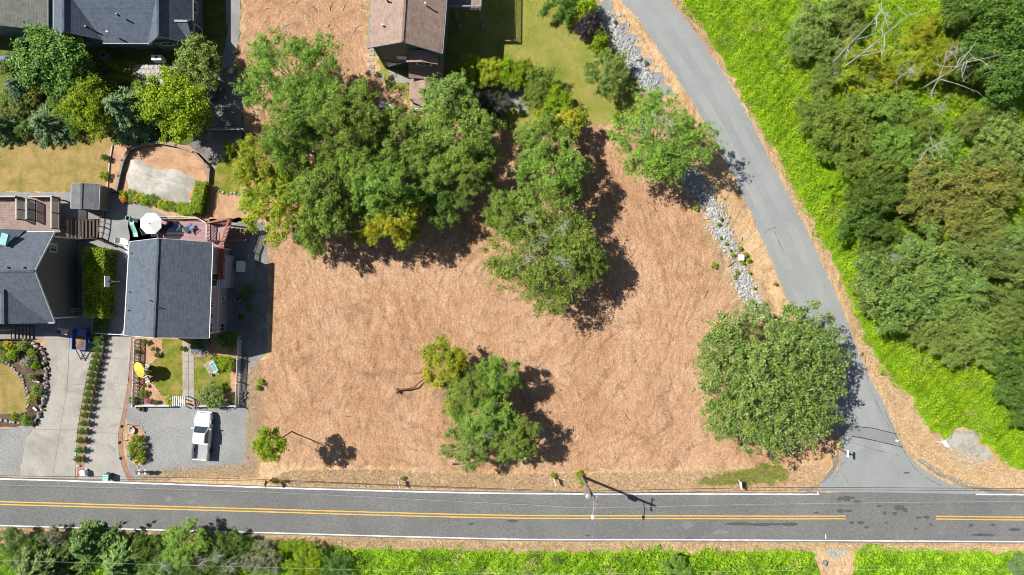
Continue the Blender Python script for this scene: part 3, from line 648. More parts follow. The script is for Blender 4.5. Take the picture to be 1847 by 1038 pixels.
# the grove between the brown-roofed house and the open lot
G = 'trees of the dense grove on the dry lot'
gl = 'tall green broadleaf tree within the dense grove on the dry lot'
for i, (x, y, r, k, h) in enumerate([(600, 195, 62, 1, 6.5), (640, 235, 60, 2, 6.6), (560, 285, 62, 3, 6.8), (590, 350, 72, 0, 6.6), (655, 305, 60, 1, 6.8),
        (722, 262, 62, 2, 6.4), (690, 345, 62, 3, 6.2), (770, 292, 55, 0, 6.2), (835, 255, 68, 2, 6.2), (850, 312, 44, 3, 5.6), (645, 385, 50, 0, 5.8), (520, 250, 50, 1, 6.4)]):
    plant(ALD[k], 'alder_tree', gl, 'tree', x, y, r * 1.02, h * (1 + 0.2 * math.sin(i * 2.4)), group=G)
plant(WIDE, 'alder_tree', 'broadest round tree of the grove, at its corner beside the bare brown slope', 'tree', 522, 135, 92, 6.4, rot=1.0, sy=0.95)
plant(ALD[3], 'alder_tree', 'pale olive tree touching the porch of the brown-roofed house', 'tree', 806, 190, 60, 6.0, 'leaf_olive')
for x, y, r, k in ((470, 300, 58, 0), (500, 365, 60, 2), (712, 395, 50, 1)):
    plant(ALD[k], 'alder_tree', 'yellow-tinged tree on the grove edge', 'tree', x, y, r * 1.04, 6.0, 'leaf_alder_yellow', 'yellow-tinged grove trees')
plant(ALD[1], 'alder_tree', 'green tree at the grove corner over the straw beside the stair railing shadow', 'tree', 566, 412, 42, 5.2)
plant(SAP, 'young_tree', 'small round sapling at the grove edge above the grove shadow', 'tree', 740, 415, 22, 4.2, 'leaf_alder_yellow')
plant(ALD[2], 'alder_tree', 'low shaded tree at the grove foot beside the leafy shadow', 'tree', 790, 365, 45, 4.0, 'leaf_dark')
# the smaller group
plant(ALD[0], 'alder_tree', 'light green tree south of the shrub row, beside the grove gap', 'tree', 975, 255, 56, 5.8)
plant(ALD[2], 'alder_tree', 'light green tree between the shrub row and the wide crowned tree', 'tree', 1000, 315, 62, 6.4)
plant(SAP, 'young_tree', 'slim yellow-green tree by the lawn edge', 'tree', 1028, 222, 30, 4.0, 'leaf_alder_yellow')
plant(ALD[3], 'alder_tree', 'green tree leaning against the wide crowned tree on its grove side', 'tree', 915, 388, 48, 5.8)
WT = plant(WIDE, 'alder_tree', 'wide crowned olive tree with bare twigs in the middle of the lot', 'tree', 980, 450, 112, 6.2, None, rot=2.2, sx=1.02, sy=0.92)
plant(ALD[1], 'alder_tree', 'small dense tree beside the wide crowned tree, towards the side road', 'tree', 1064, 468, 36, 5.0)
RT = plant(WIDE, 'alder_tree', 'round green tree by the pale rocks at the side road', 'tree', 1192, 250, 88, 6.0, rot=0.4)
plant(THK[1], 'olive_bush', 'rounded grey-green bush beside the rock bank on the lawn', 'shrub', 1100, 132, 45, 2.6, 'leaf_olive')
# the ragged tree near the main road
T = 'ragged trees near the main road'
for x, y, r, k, h, mt in ((806, 656, 46, 0, 5.0, 'leaf_alder_yellow'), (850, 700, 48, 1, 5.0, 'leaf_alder'), (898, 682, 38, 2, 5.0, 'leaf_alder'), (872, 752, 52, 3, 5.4, 'leaf_alder'), (930, 795, 46, 0, 4.6, 'leaf_alder'), (850, 800, 44, 2, 4.4, 'leaf_olive')):
    LT = plant(ALD[k], 'alder_tree', 'ragged light green tree in the clump near the main road', 'tree', x, y, r * 1.06, h, mt, T)
plant(SAP, 'young_tree', 'lone slim young tree with long thin shadow beside the gravel lot', 'tree', 489, 803, 33, 7.0)
plant(MAPLE, 'maple_tree', 'large dark green maple overhanging the side road junction', 'tree', 1388, 682, 142, 5.8, rot=0.7)
# shrub row behind the brown-roofed house
for i, (x, y, r, m_) in enumerate(((850, 128, 32, 'leaf_bright'), (888, 132, 30, 'leaf_alder_yellow'), (938, 135, 34, 'leaf_bright'), (968, 150, 34, 'leaf_alder'), (968, 178, 28, 'leaf_alder'), (1004, 188, 38, 'leaf_bright'), (915, 128, 24, 'leaf_bright'))):
    plant(YARD[i % 2], 'garden_shrub', 'leafy green shrub in the curved row on the lawn', 'shrub', x, y, r, 2.6, m_, 'shrubs of the curved lawn row')
plant(THK[0], 'dark_shrub', 'dark dusky shrub inside the curve of the shrub row', 'shrub', 886, 186, 34, 1.6, 'leaf_dusky')
plant(THK[2], 'dark_shrub', 'dark blue-green shrub at the top of the rock bank', 'shrub', 1012, 8, 34, 2.0, 'leaf_dark')
plant(SHR[0], 'garden_shrub', 'bright green shrub above the purple-leaved bush', 'shrub', 1055, 15, 24, 1.6, 'leaf_bright')
plant(SHR[1], 'garden_shrub', 'small yellow-green shrub beside the purple-leaved bush', 'shrub', 1030, 38, 11, 0.8, 'leaf_alder_yellow')
plant(SHR[2], 'purple_shrub', 'round purple-leaved bush on the rock bank', 'shrub', 1062, 50, 27, 1.8, 'leaf_purple')
plant(SHR[0], 'garden_shrub', 'green shrub between purple bush and grey-green bush', 'shrub', 1082, 76, 20, 1.2, 'leaf_bright')
plant(SHR[1], 'garden_shrub', 'little shrub with dry twigs alone at the lawn corner', 'shrub', 1113, 208, 10, 0.8, 'leaf_alder_yellow')

# top left gardens
plant(YARD[0], 'garden_tree', 'dark dense tree in front of the blue-grey house', 'tree', 98, 114, 76, 4.4, 'leaf_dark')
plant(SAP, 'garden_tree', 'bright upright tree between the pale roof and blue-grey house', 'tree', 82, 70, 24, 4.0, 'leaf_bright', sx=0.9)
plant(YARD[1], 'garden_tree', 'bright green tree beside the feathery conifer', 'tree', 166, 190, 54, 4.0, 'leaf_bright')
plant(FIR, 'conifer_tree', 'feathery blue-green conifer between two bright green trees', 'tree', 220, 196, 66, 3.2, 'leaf_blue', rot=0.3)
plant(YARD[0], 'garden_tree', 'round bright green tree above the timber-edged mound', 'tree', 320, 190, 70, 4.6, 'leaf_bright', rot=2.0)
plant(YARD[1], 'garden_tree', 'olive green tree beside the pale flagstone patio', 'tree', 360, 110, 48, 3.6, 'leaf_olive')
plant(SPR, 'conifer_tree', 'blue spruce beside the kayak', 'tree', 30, 155, 34, 1.8)
plant(SPR, 'conifer_tree', 'blue-green spruce at the dry lawn edge', 'tree', 78, 222, 44, 1.8, 'leaf_blue')
plant(SPR, 'conifer_tree', 'dark spruce casting shade on the dry lawn corner', 'tree', -4, 228, 34, 1.8, 'leaf_blue')
for x, y, r, m_ in ((60, 175, 18, 'leaf_rust'), (35, 195, 20, 'leaf_olive'), (105, 188, 20, 'leaf_rust'), (12, 120, 18, 'leaf_dark'), (130, 225, 16, 'leaf_dark'), (62, 150, 18, 'leaf_alder_yellow'), (8, 200, 18, 'leaf_rust'), (190, 128, 14, 'leaf_dark'), (45, 100, 20, 'leaf_dark'), (110, 165, 22, 'leaf_alder'), (140, 240, 16, 'leaf_dark'), (20, 175, 22, 'leaf_alder'), (45, 235, 20, 'leaf_dark'), (255, 160, 18, 'leaf_dark'), (205, 150, 16, 'leaf_alder')):
    plant(SHR[int(x) % 3], 'garden_shrub', 'low mixed shrub under the garden trees of the blue-grey house', 'shrub', x, y, r, 0.9, m_, 'low shrubs under the garden trees')
plant(SHR[1], 'garden_shrub', 'bright shrub beside the curved path and grove', 'shrub', 412, 268, 14, 0.9)
plant(SHR[0], 'garden_shrub', 'tiny shrub at the dry lawn edge by the timber curb', 'shrub', 190, 285, 8, 0.5, 'leaf_dark', 'tiny lawn edge shrubs')
plant(SHR[1], 'garden_shrub', 'tiny shrub at the dry lawn edge by the timber curb', 'shrub', 187, 318, 10, 0.5, 'leaf_bright', 'tiny lawn edge shrubs')
# planting row round the mound
for i in range(11):
    x = 224 + i * 13.2; y = 352 + i * 3.2 + R.uniform(-2, 2)
    plant(SHR[i % 3], 'border_plant', 'low green border plant between the gravel mound and patio', 'plant', x, y, 11 + R.uniform(-1, 3), 0.45, ('leaf_bright', 'leaf_alder', 'leaf_alder_yellow')[i % 3], 'border plants along the mound')
plant(SHR[0], 'flower_clump', 'orange flowering clump at the corner of the gravel mound', 'flowers', 224, 358, 9, 0.5, 'flower_orange')

# front gardens
HY = plant(SHR[0], 'hydrangea', 'large hydrangea with blue and violet flower heads by the front door', 'shrub', 362, 623, 20, 0.8, 'leaf_dark')
rg = np.random.default_rng(5)
def flowers(px, py, r, n, mat, root, h=1.2):
    c = P(px, py, h); q = rg.normal(0, 0.45, (n, 2)) * r / PXM; V = []
    for a, b in q:
        k = 26; d = unit(rg.normal(0, 1, (k, 3))) * 0.12; d[:, 2] = np.abs(d[:, 2])
        V.append(leaves(np.array([c.x + a, c.y + b, h]) + d, d * 5, 0.09, rg))
    o2 = obj('blooms', quads('blooms', np.vstack(V), rg.uniform(0, 1, n * 26), mat), None); o2['kind'] = 'stuff'; attach(o2, root)
flowers(363, 630, 19, 34, 'flower_blue', HY, 1.5)
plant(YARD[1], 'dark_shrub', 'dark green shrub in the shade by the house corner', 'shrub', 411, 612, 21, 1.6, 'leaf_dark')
plant(YARD[0], 'garden_shrub', 'bright green shrub against the white fence', 'shrub', 409, 655, 18, 1.1, 'leaf_bright')
plant(YARD[1], 'garden_shrub', 'round dark green bush over the front fence', 'shrub', 383, 717, 26, 1.3, 'leaf_maple')
for x, y, r, m_ in ((246, 634, 6, 'leaf_bright'), (262, 617, 7, 'leaf_dark'), (256, 711, 10, 'leaf_alder'), (241, 723, 9, 'leaf_dark'), (280, 726, 6, 'leaf_dark'), (306, 724, 10, 'leaf_alder_yellow'), (422, 722, 8, 'leaf_dark'), (327, 628, 6, 'leaf_bright'), (262, 696, 4, 'leaf_olive'), (284, 640, 6, 'leaf_dark'), (276, 630, 5, 'leaf_olive')):
    plant(SHR[x % 3], 'garden_plant', 'small green plant in the wood chip bed of the fenced garden', 'plant', x, y, r, 0.4, m_, 'small plants of the fenced garden')
plant(SHR[2], 'flower_clump', 'pink flower clump inside the front fence', 'flowers', 267, 723, 7, 0.3, 'flower_pink')
plant(SHR[1], 'garden_plant', 'lime green plant outside the front fence', 'plant', 250, 735, 6, 0.45, 'leaf_alder_yellow')
for x, y, r, m_ in ((248, 792, 11, 'leaf_alder_yellow'), (240, 808, 11, 'leaf_bright'), (254, 806, 10, 'leaf_olive'), (250, 826, 13, 'leaf_alder_yellow'), (243, 820, 9, 'leaf_dark'), (256, 818, 8, 'leaf_bright')):
    plant(SHR[x % 3], 'island_shrub', 'lime green shrub of the island bed in the gravel lot', 'shrub', x, y, r, 0.6, m_, 'island bed shrubs')
zone('mulch_bed', [(232, 768), (250, 765), (262, 785), (264, 825), (252, 840), (238, 835), (230, 800)], 7, 'woodchip', 0.05, 50)
for x, y, r, m_ in ((18, 625, 12, 'leaf_alder_yellow'), (42, 624, 12, 'leaf_olive'), (24, 638, 13, 'leaf_bright'), (58, 636, 9, 'leaf_alder_yellow'), (10, 645, 9, 'leaf_bright'), (5, 628, 9, 'leaf_dark'), (66, 658, 9, 'leaf_bright'), (66, 704, 12, 'leaf_alder'), (58, 722, 9, 'leaf_alder_yellow'), (29, 752, 9, 'leaf_bright'), (48, 757, 12, 'leaf_alder'), (60, 680, 9, 'leaf_olive')):
    plant(SHR[x % 3], 'garden_shrub', 'rounded shrub in the stone-walled front bed', 'shrub', x, y, r, 0.6, m_, 'shrubs of the stone-walled bed')
plant(SHR[0], 'silver_shrub', 'silvery blue lavender-like shrub in the stone-walled bed', 'shrub', 50, 654, 14, 0.7, 'leaf_silver')
for x, y in ((640, 100), (645, 135), (640, 180), (632, 222), (620, 262), (612, 300), (602, 343), (597, 385), (590, 425), (578, 467), (575, 510), (565, 555), (558, 603), (550, 655), (538, 708), (530, 765), (523, 828), (515, 887)):
    plant(CONE, 'clipped_shrub', 'small clipped dark green shrub in the row between two driveways', 'shrub', x / 3.58, 580 + y / 3.58, 8.0, 0.5, None, 'clipped shrubs between the driveways', rot=R.uniform(-.15, .15), sx=1.2, sy=0.78)
for x, y, r in ((440, 535, 11), (450, 556, 9), (436, 574, 8), (446, 520, 8)):
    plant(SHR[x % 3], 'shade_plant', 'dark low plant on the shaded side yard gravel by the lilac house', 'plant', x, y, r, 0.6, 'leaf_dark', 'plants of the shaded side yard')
# hedges
def hedge(name, label, px, h, n, leaf, mat, seed):
    poly = outline(px); c = P(sum(p[0] for p in px) / len(px), sum(p[1] for p in px) / len(px))
    root = thing(name, label, 'hedge', (c.x, c.y, 0)); rg = np.random.default_rng(seed)
    q = sample(poly, n, seed); ctr = np.array([c.x, c.y]); side = rg.uniform(0, 1, n) < 0.5
    A = np.array([(p[0], p[1]) for p in poly]); B = np.roll(A, -1, 0); e = rg.integers(0, len(A), n); t = rg.uniform(0, 1, n)[:, None]
    L = np.linalg.norm(B - A, axis=1); e = rg.choice(len(A), n, p=L / L.sum()); edge = A[e] + (B - A)[e] * t
    xy = np.where(side[:, None], edge + rg.normal(0, 0.08, (n, 2)), q)
    z = np.where(side, rg.uniform(0.05, 1, n) * h, h + 0.14 * np.sin(q[:, 0] * 3.1) * np.sin(q[:, 1] * 2.3) + rg.normal(0, 0.09, n))
    out = np.column_stack([unit(xy - ctr), np.zeros(n)]); nrm = np.where(side[:, None], out + [0, 0, 0.4], np.array([0, 0, 1.0]))
    V = leaves(np.column_stack([xy - ctr, z]), nrm, leaf, rg)
    obj('foliage', quads('foliage', V, rg.uniform(0, 1, n), mat), None, root)
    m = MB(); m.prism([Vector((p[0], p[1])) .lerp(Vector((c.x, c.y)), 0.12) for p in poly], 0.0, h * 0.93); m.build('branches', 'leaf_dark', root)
    return root
hedge('tall_hedge', 'tall dense clipped hedge between two grey houses', [(172, 448), (212, 452), (207, 572), (176, 570)], 2.6, 9000, 0.17, 'leaf_bright', 3)
hedge('low_hedge', 'low shaded hedge end beside pale edging blocks', [(177, 574), (198, 576), (194, 600), (174, 599)], 0.9, 1500, 0.13, 'leaf_dark', 4)
hedge('clipped_hedge', 'short clipped hedge at the end of the gravel mound', [(362, 330), (380, 332), (370, 386), (347, 388)], 1.3, 3200, 0.15, 'leaf_bright', 5)

# ------------------------------------------------------------------ thicket beyond the side road
def height(x, y, a=1.0):
    return a * (0.55 + 0.16 * np.sin(x * 0.9 + 1.3 * np.sin(y * 0.5)) + 0.14 * np.sin(y * 1.1 + np.sin(x * 0.7) * 1.7) + 0.09 * np.sin(x * 2.7 + y * 1.9) + 0.07 * np.sin(x * 4.3 - y * 3.7) + 0.05 * np.sin(y * 6.1 + x))
def edge_dist(pts, poly):
    d = np.full(len(pts), 1e9)
    for a, b in zip(poly, poly[1:] + poly[:1]):
        a = np.array(a[:2]); b = np.array(b[:2]); ab = b - a; t = np.clip(((pts - a) @ ab) / (ab @ ab + 1e-9), 0, 1)
        d = np.minimum(d, np.linalg.norm(pts - (a + t[:, None] * ab), axis=1))
    return d
def cover(name, label, px, n, leaf, mat, seed, amp=1.0, jit=0.35):
    poly = outline(px, jit, 0.8, seed); poly = [tuple(p) for p in poly]
    rg = np.random.default_rng(seed); q = sample(poly, n, seed)
    coarse = [tuple(P(x, y).xy) for x, y in px]; fall = np.clip(edge_dist(q, coarse) / 1.6, 0.08, 1) ** 0.7
    z = height(q[:, 0], q[:, 1], amp) * fall
    e = 0.05; gx = (height(q[:, 0] + e, q[:, 1], amp) - height(q[:, 0] - e, q[:, 1], amp)) / (2 * e); gy = (height(q[:, 0], q[:, 1] + e, amp) - height(q[:, 0], q[:, 1] - e, amp)) / (2 * e)
    nrm = unit(np.column_stack([-gx, -gy, np.ones(n)]))
    deep = rg.uniform(0, 1, n) ** 2 * 0.3
    V = leaves(np.column_stack([q, z + 0.06 - deep * fall]), nrm, leaf, rg, 0.8, 0.38)
    clump = 0.5 + 0.25 * np.sin(q[:, 0] * 1.9 + np.sin(q[:, 1])) + 0.25 * np.sin(q[:, 1] * 2.3 + 2 * np.sin(q[:, 0] * 0.8))
    o = obj(name, quads(name, V, np.clip(0.6 * rg.uniform(0, 1, n) + 0.4 * clump, 0, 1), mat), None)
    tag(o, label, 'brambles', kind='stuff')
    zone('thicket_floor', px, 5, 'bramble_floor', jit, seed)
    return o
EDGE = [(1130, -170), (1180, -80), (1228, 0), (1262, 45), (1305, 112), (1350, 195), (1398, 275), (1448, 365), (1500, 470), (1535, 545), (1575, 640), (1610, 690), (1640, 715), (1672, 775), (1700, 788), (1735, 774), (1768, 780), (1770, 800), (1795, 812), (1802, 835), (1847, 848), (2150, 862), (2150, -170)]
cover('bramble_thicket', 'bright yellow-green brambles covering the ground beyond the side road', EDGE, 300000, 0.16, 'leaf_bramble', 7)
cover('roadside_brambles', 'bright green brambles along the far side of the main road', [(-250, 985), (0, 985), (250, 984), (480, 985), (700, 990), (960, 995), (1200, 992), (1400, 992), (1465, 992), (1478, 1030), (1480, 1150), (-250, 1150)], 100000, 0.19, 'leaf_bramble_low', 8, 1.1)
cover('roadside_brambles', 'bright green brambles beside the dirt gap, towards the junction', [(1540, 990), (1600, 988), (1750, 992), (1847, 996), (2150, 1000), (2150, 1150), (1538, 1150)], 42000, 0.19, 'leaf_bramble_low', 9, 1.0)
def pockets(name, label, px, n, count, mat, seed):
    """patches of other growth standing in the brambles"""
    rr = random.Random(seed); poly = outline(px); cs = sample(poly, count, seed); rg = np.random.default_rng(seed); V = []; 
    for cx, cy in cs:
        rad = rr.uniform(0.4, 1.5); k = int(n * rad); q = rg.normal(0, rad * 0.5, (k, 2)) * [1, rr.uniform(.5, 1)] + [cx, cy]
        V.append(leaves(np.column_stack([q, height(q[:, 0], q[:, 1]) + rg.uniform(-.1, .25, k)]), np.tile([0, 0, 1.0], (k, 1)), 0.17, rg, 0.5, 0.5))
    V = np.vstack(V); return tag(obj(name, quads(name, V, rg.uniform(0, 1, len(V)), mat), None), label, 'undergrowth', kind='stuff')
INNER = [(1262, 30), (1330, 110), (1410, 230), (1470, 350), (1530, 470), (1570, 570), (1640, 690), (1720, 750), (1830, 820), (1840, 20)]
pockets('dark_undergrowth', 'dark green leafy patches among the bright brambles', INNER, 130, 70, 'leaf_alder', 5)
pockets('dry_undergrowth', 'brownish dry stems among the bright brambles', INNER, 60, 40, 'drygrass_blade', 6)
pockets('dark_undergrowth', 'dark leafy patches in the roadside brambles', [(520, 998), (1460, 1000), (1470, 1060), (520, 1060)], 120, 36, 'leaf_dark', 7)
pockets('dry_undergrowth', 'brown dry stems in the roadside brambles', [(520, 998), (1460, 1000), (1470, 1060), (520, 1060)], 60, 26, 'drygrass_blade', 8)
TG = 'bushes of the thicket beyond the side road'
def thick(lst, mat, name, label):
    for i, t in enumerate(lst):
        x, y, r = t[:3]; h = t[3] if len(t) > 3 else 2.4
        plant(THK[(int(x) + i) % 4], name, label, 'shrub', x, y, r * 0.94, h * 1.25, mat, TG)
thick([(1478, 45, 55, 2.2), (1445, 80, 36, 1.6), (1530, 25, 45, 2.4), (1500, 120, 34, 1.6), (1480, 150, 30, 1.2)], 'leaf_olive', 'thicket_bush', 'dusky loose bush among the dead trunks beyond the side road')
thick([(1560, 110, 50, 2.4), (1600, 140, 42, 2.2), (1640, 110, 40, 2.0), (1565, 165, 40, 2.0), (1660, 60, 36, 1.6), (1700, 110, 40, 2.4)], 'leaf_alder_yellow', 'thicket_bush', 'yellow-green bush at the feet of the dead trunks')
thick([(1520, 215, 62), (1590, 215, 60), (1470, 200, 40, 1.6), (1540, 265, 55, 2.2), (1620, 262, 52, 2.4), (1660, 235, 44, 2.4), (1500, 265, 36, 1.8), (1690, 285, 50, 2.4), (1590, 300, 44, 2.0)], 'leaf_alder', 'thicket_bush', 'olive bush in the upper thicket beyond the side road')
thick([(1795, 60, 80, 4.6), (1820, 130, 66, 4.2), (1745, 30, 56, 3.6), (1850, 20, 70, 4.6)], 'leaf_dark', 'thicket_tree', 'dark tall bush mass at the back of the thicket')
thick([(1760, 110, 40, 3.4), (1800, 250, 60, 2.4), (1840, 280, 50, 2.6), (1750, 225, 34, 1.8), (1770, 300, 44, 2.4)], 'leaf_olive', 'thicket_bush', 'olive bush below the dark bush mass in the thicket')
thick([(1690, 335, 66, 3.0), (1650, 365, 46, 3.0), (1760, 350, 60, 3.0), (1710, 390, 52, 2.8), (1800, 345, 46, 2.8), (1770, 400, 44, 2.6)], 'leaf_rust', 'thicket_bush', 'rusty orange-tinged bush in the middle of the thicket')
thick([(1560, 365, 50, 3.0), (1545, 400, 40, 2.6), (1600, 345, 42, 2.8), (1580, 430, 44, 2.6)], 'leaf_dark', 'thicket_bush', 'deep green bush in the middle thicket beside bright brambles')
thick([(1615, 500, 72, 3.2), (1665, 460, 60, 3.2), (1630, 545, 60, 2.8), (1580, 480, 40, 2.6), (1700, 510, 62, 3.0), (1760, 460, 60, 3.0), (1740, 540, 54, 2.8), (1815, 500, 54, 2.8), (1820, 430, 50, 2.6), (1570, 525, 40, 2.2)], 'leaf_maple', 'thicket_bush', 'large grey-green domed bush in the lower thicket')
thick([(1700, 590, 52, 2.4), (1760, 590, 56, 2.6), (1720, 625, 40, 2.0), (1810, 575, 44, 2.4), (1790, 635, 40, 2.2), (1660, 590, 36, 1.8)], 'leaf_olive', 'thicket_bush', 'olive bush at the lower edge of the thicket')
thick([(1835, 640, 50, 3.0), (1825, 700, 40, 2.6), (1850, 740, 34, 2.2)], 'leaf_dark', 'thicket_bush', 'dark bush at the lowest corner of the thicket')
plant(THK[3], 'roadside_bush', 'yellow bush of the bramble edge along the side road', 'shrub', 1502, 335, 30, 1.0, 'leaf_bramble')

# dead trunks and twigs
def snag(base, top, h, r=0.13, seed=1, label=None, name='dead_tree', mat='bark_dead', group=None, nb=13, blen=0.24):
    rr = random.Random(seed); b = P(*base, 0); t = P(*top, h); root = thing(name, label, 'dead tree', (b.x, b.y, 0), group)
    m = MB(); pts = [b.lerp(t, f) + Vector((rr.gauss(0, .06), rr.gauss(0, .06), 0)) * (f > 0) for f in (0, .25, .5, .75, 1)]; pts[0].z = -0.2
    r *= 0.72; m.tube(pts, [r * 1.3, r, r * 0.8, r * 0.55, r * 0.2], 6); m.build('trunk', mat, root)
    L = (t - b).length
    for i in range(nb):
        f = rr.uniform(0.35, 0.97); s = b.lerp(t, f); l = L * blen * rr.uniform(0.4, 1.0) * (1.2 - f * 0.6)
        a = rr.uniform(0, 6.28); d = Vector((math.cos(a), math.sin(a), rr.uniform(-0.1, 0.7))).normalized()
        e1 = s + d * l * 0.5 + Vector((0, 0, rr.uniform(-.1, .3))); e2 = s + d * l + Vector((rr.gauss(0, .3), rr.gauss(0, .3), rr.uniform(-0.3, .5)))
        k = MB(); k.tube([s, e1, e2], [r * 0.4, r * 0.28, r * 0.1], 4)
        for _ in range(2):
            q = e1.lerp(e2, rr.random()); k.tube([q, q + Vector((rr.gauss(0, .5), rr.gauss(0, .5), rr.uniform(0, .5)))], [r * 0.2, r * 0.06], 4)
        k.build('branch', mat, root)
    return root
sg = 'standing dead trunks in the thicket'; sl = 'tall bare whitish dead trunk standing in the thicket'
snag((1486, 130), (1597, 14), 14, 0.14, 1, sl, group=sg); snag((1500, 140), (1646, 22), 16, 0.15, 2, sl, group=sg); snag((1582, 176), (1650, 116), 9, 0.1, 3, sl, group=sg)
snag((1660, 163), (1756, 102), 11, 0.15, 4, sl, group=sg, blen=0.5); snag((1680, 124), (1735, 84), 8, 0.1, 5, sl, group=sg); snag((1630, 299), (1694, 259), 7, 0.12, 6, sl, group=sg, blen=0.5)
def twigs(px, py, h, r, n, seed, label=None, mat='bark_dead', group=None, tree=None):
    """bare sprays: a dead shrub of its own, or the bare twigs of a tree (one part)"""
    rr = random.Random(seed); c = P(px, py, h); k = MB(); a0 = rr.uniform(0, 6.28) if tree else rr.gauss(0.7, 0.5); r *= 1.25
    if tree is None:
        root = thing('dead_shrub', label, 'dead shrub', (c.x, c.y, 0), group); k.tube([(c.x, c.y, 0), (c.x, c.y, h)], [0.06, 0.04], 5); k.build('stem', mat, root)
    for i in range(n):
        if tree is None or i == 0: k = MB()
        a = a0 + rr.gauss(0, 0.75); l = r * rr.uniform(0.35, 1.1); d = Vector((math.cos(a), math.sin(a), rr.uniform(0, .35)))
        s = c + Vector((rr.gauss(0, .3), rr.gauss(0, .3), 0)) + Vector((0, 0, -0.3)); q = s + d * l * 0.5 + Vector((rr.gauss(0, .1), rr.gauss(0, .1), 0)); e = s + d * l + Vector((rr.gauss(0, .25), rr.gauss(0, .25), 0.1)); k.tube([s, q, e], [0.018, 0.012, 0.005], 4)
        for _ in range(6):
            u = q.lerp(e, rr.uniform(-0.6, 1)); k.tube([u, u + Vector((rr.gauss(0, .35), rr.gauss(0, .35), rr.uniform(0, .25)))], [0.009, 0.003], 4)
        if tree is None: k.build('twig', mat, root)
    if tree is not None: k.tube([c + Vector((0, 0, -2.5)), c + Vector((0, 0, -.2))], [.05, .03], 4); attach(k.build('bare_twigs', mat), tree)
for i, (x, y, h, r) in enumerate(((1800, 468, 4.6, 1.7), (1640, 450, 4.8, 1.2), (1540, 65, 3.8, 1.5), (1570, 155, 3.4, 1.4), (1510, 130, 2.6, 1.5), (1690, 195, 3.8, 1.6), (1755, 90, 4.8, 1.8), (1650, 330, 4.6, 1.2), (1440, 60, 2.8, 1.2), (1610, 470, 4.8, 1.2))):
    twigs(x, y, h, r, 9, 20 + i, 'spray of bare grey twigs showing through the thicket bushes', group='bare sprays in the thicket')
for i, (x, y, h, r) in enumerate(((985, 432, 8.6, 1.6), (955, 470, 8.6, 1.3), (1020, 405, 8.4, 1.3), (1005, 470, 8.6, 1.2), (960, 400, 8.2, 1.2))):
    twigs(x, y, h, r, 8, 40 + i, mat='bark_pale', tree=WT)
for i, (x, y, h, r) in enumerate(((1165, 240, 8.2, 1.8), (1215, 225, 8.4, 1.2), (1180, 215, 8.0, 1.2))):
    twigs(x, y, h, r, 8, 60 + i, mat='bark_pale', tree=RT)
dl = MB(); m = MB(); b0 = P(816, 838, 0); pts = [b0 + Vector((0, 0, 0)), P(818, 833, 2.6), P(840, 806, 4.6), P(852, 790, 5.6), P(886, 784, 6.4)]
m.tube(pts, [0.12, 0.11, 0.09, 0.07, 0.02], 6); dl.add(m.v, m.f)
for a, b in (((852, 790, 5.6), (848, 828, 5.4)), ((848, 796, 5.2), (818, 812, 5.6)), ((866, 787, 6.0), (893, 792, 6.0)), ((852, 796, 5.4), (870, 815, 5.6)), ((840, 806, 4.8), (800, 815, 5.4)), ((875, 786, 6.2), (890, 775, 6.2)), ((846, 800, 5.2), (852, 772, 5.8))):
    A, B = P(*a), P(*b); dl.tube([A, A.lerp(B, .5) + Vector((.1, .08, .1)), B], [0.05, 0.035, 0.012], 4)
dl = attach(dl.build('dead_limb', 'bark_dead'), LT); dl['label'] = 'forked white dead limb'
stick = thing('bent_trunk', 'thin bent reddish dead trunk lying over the straw beside ragged trees', 'dead tree', P(716, 706, 0))
m = MB(); m.tube([P(715, 709, 0.05), P(717, 704, 0.5), P(735, 702, 0.6), P(748, 699, 0.6), P(756, 690, 0.6), P(766, 684, 0.4), P(775, 682, 0.1)], [0.12, 0.11, 0.1, 0.09, 0.08, 0.07, 0.05], 6); m.build('trunk', 'bark_rust', stick)
m = MB(); m.tube([P(716, 702, 0), P(718, 709, 0.55)], [0.2, 0.16], 7); m.build('stump', 'bark_rust', stick)

# trees below the main road
plant(FIR, 'conifer_tree', 'feathery conifer with long branches reaching towards the yellow centre line', 'tree', 150, 985, 46, 2.2, 'leaf_fir', rot=0.6, sx=0.9)
plant(FIR, 'conifer_tree', 'broad green conifer below the main road at the lower road edge', 'tree', 60, 1035, 70, 2.6, 'leaf_fir', rot=1.4)
plant(FIR, 'conifer_tree', 'conifer standing between brambles and the feathery conifer', 'tree', 215, 1015, 60, 2.2, 'leaf_fir', rot=2.2)
plant(ALD[0], 'roadside_tree', 'light green upright tree touching the road edge line', 'tree', 330, 975, 42, 3.0, 'leaf_alder')
BG = 'bushes below the main road'
for x, y, r, h, m_ in ((15, 985, 40, 1.6, 'leaf_fir'), (70, 985, 26, 1.4, 'leaf_dark'), (100, 970, 22, 1.4, 'leaf_silver'), (270, 990, 34, 1.8, 'leaf_dark'), (400, 1000, 46, 1.8, 'leaf_dark'), (300, 1030, 44, 1.8, 'leaf_fir'), (235, 1040, 36, 1.6, 'leaf_fir'), (360, 1030, 44, 1.6, 'leaf_dark'), (440, 985, 24, 1.2, 'leaf_dark')):
    plant(THK[x % 4], 'roadside_bush', 'dense mixed bush in the row below the main road', 'shrub', x, y, r, h, m_, BG)
plant(THK[1], 'silver_bush', 'silvery grey bush beside bright brambles below the main road', 'shrub', 472, 1012, 36, 1.8, 'leaf_silver')
plant(THK[2], 'roadside_bush', 'bright green bush next to the silvery grey bush', 'shrub', 545, 1010, 42, 1.5, 'leaf_bright')
plant(THK[0], 'roadside_bush', 'deep green bush between bright bushes below the main road', 'shrub', 605, 1020, 34, 1.4, 'leaf_dark')
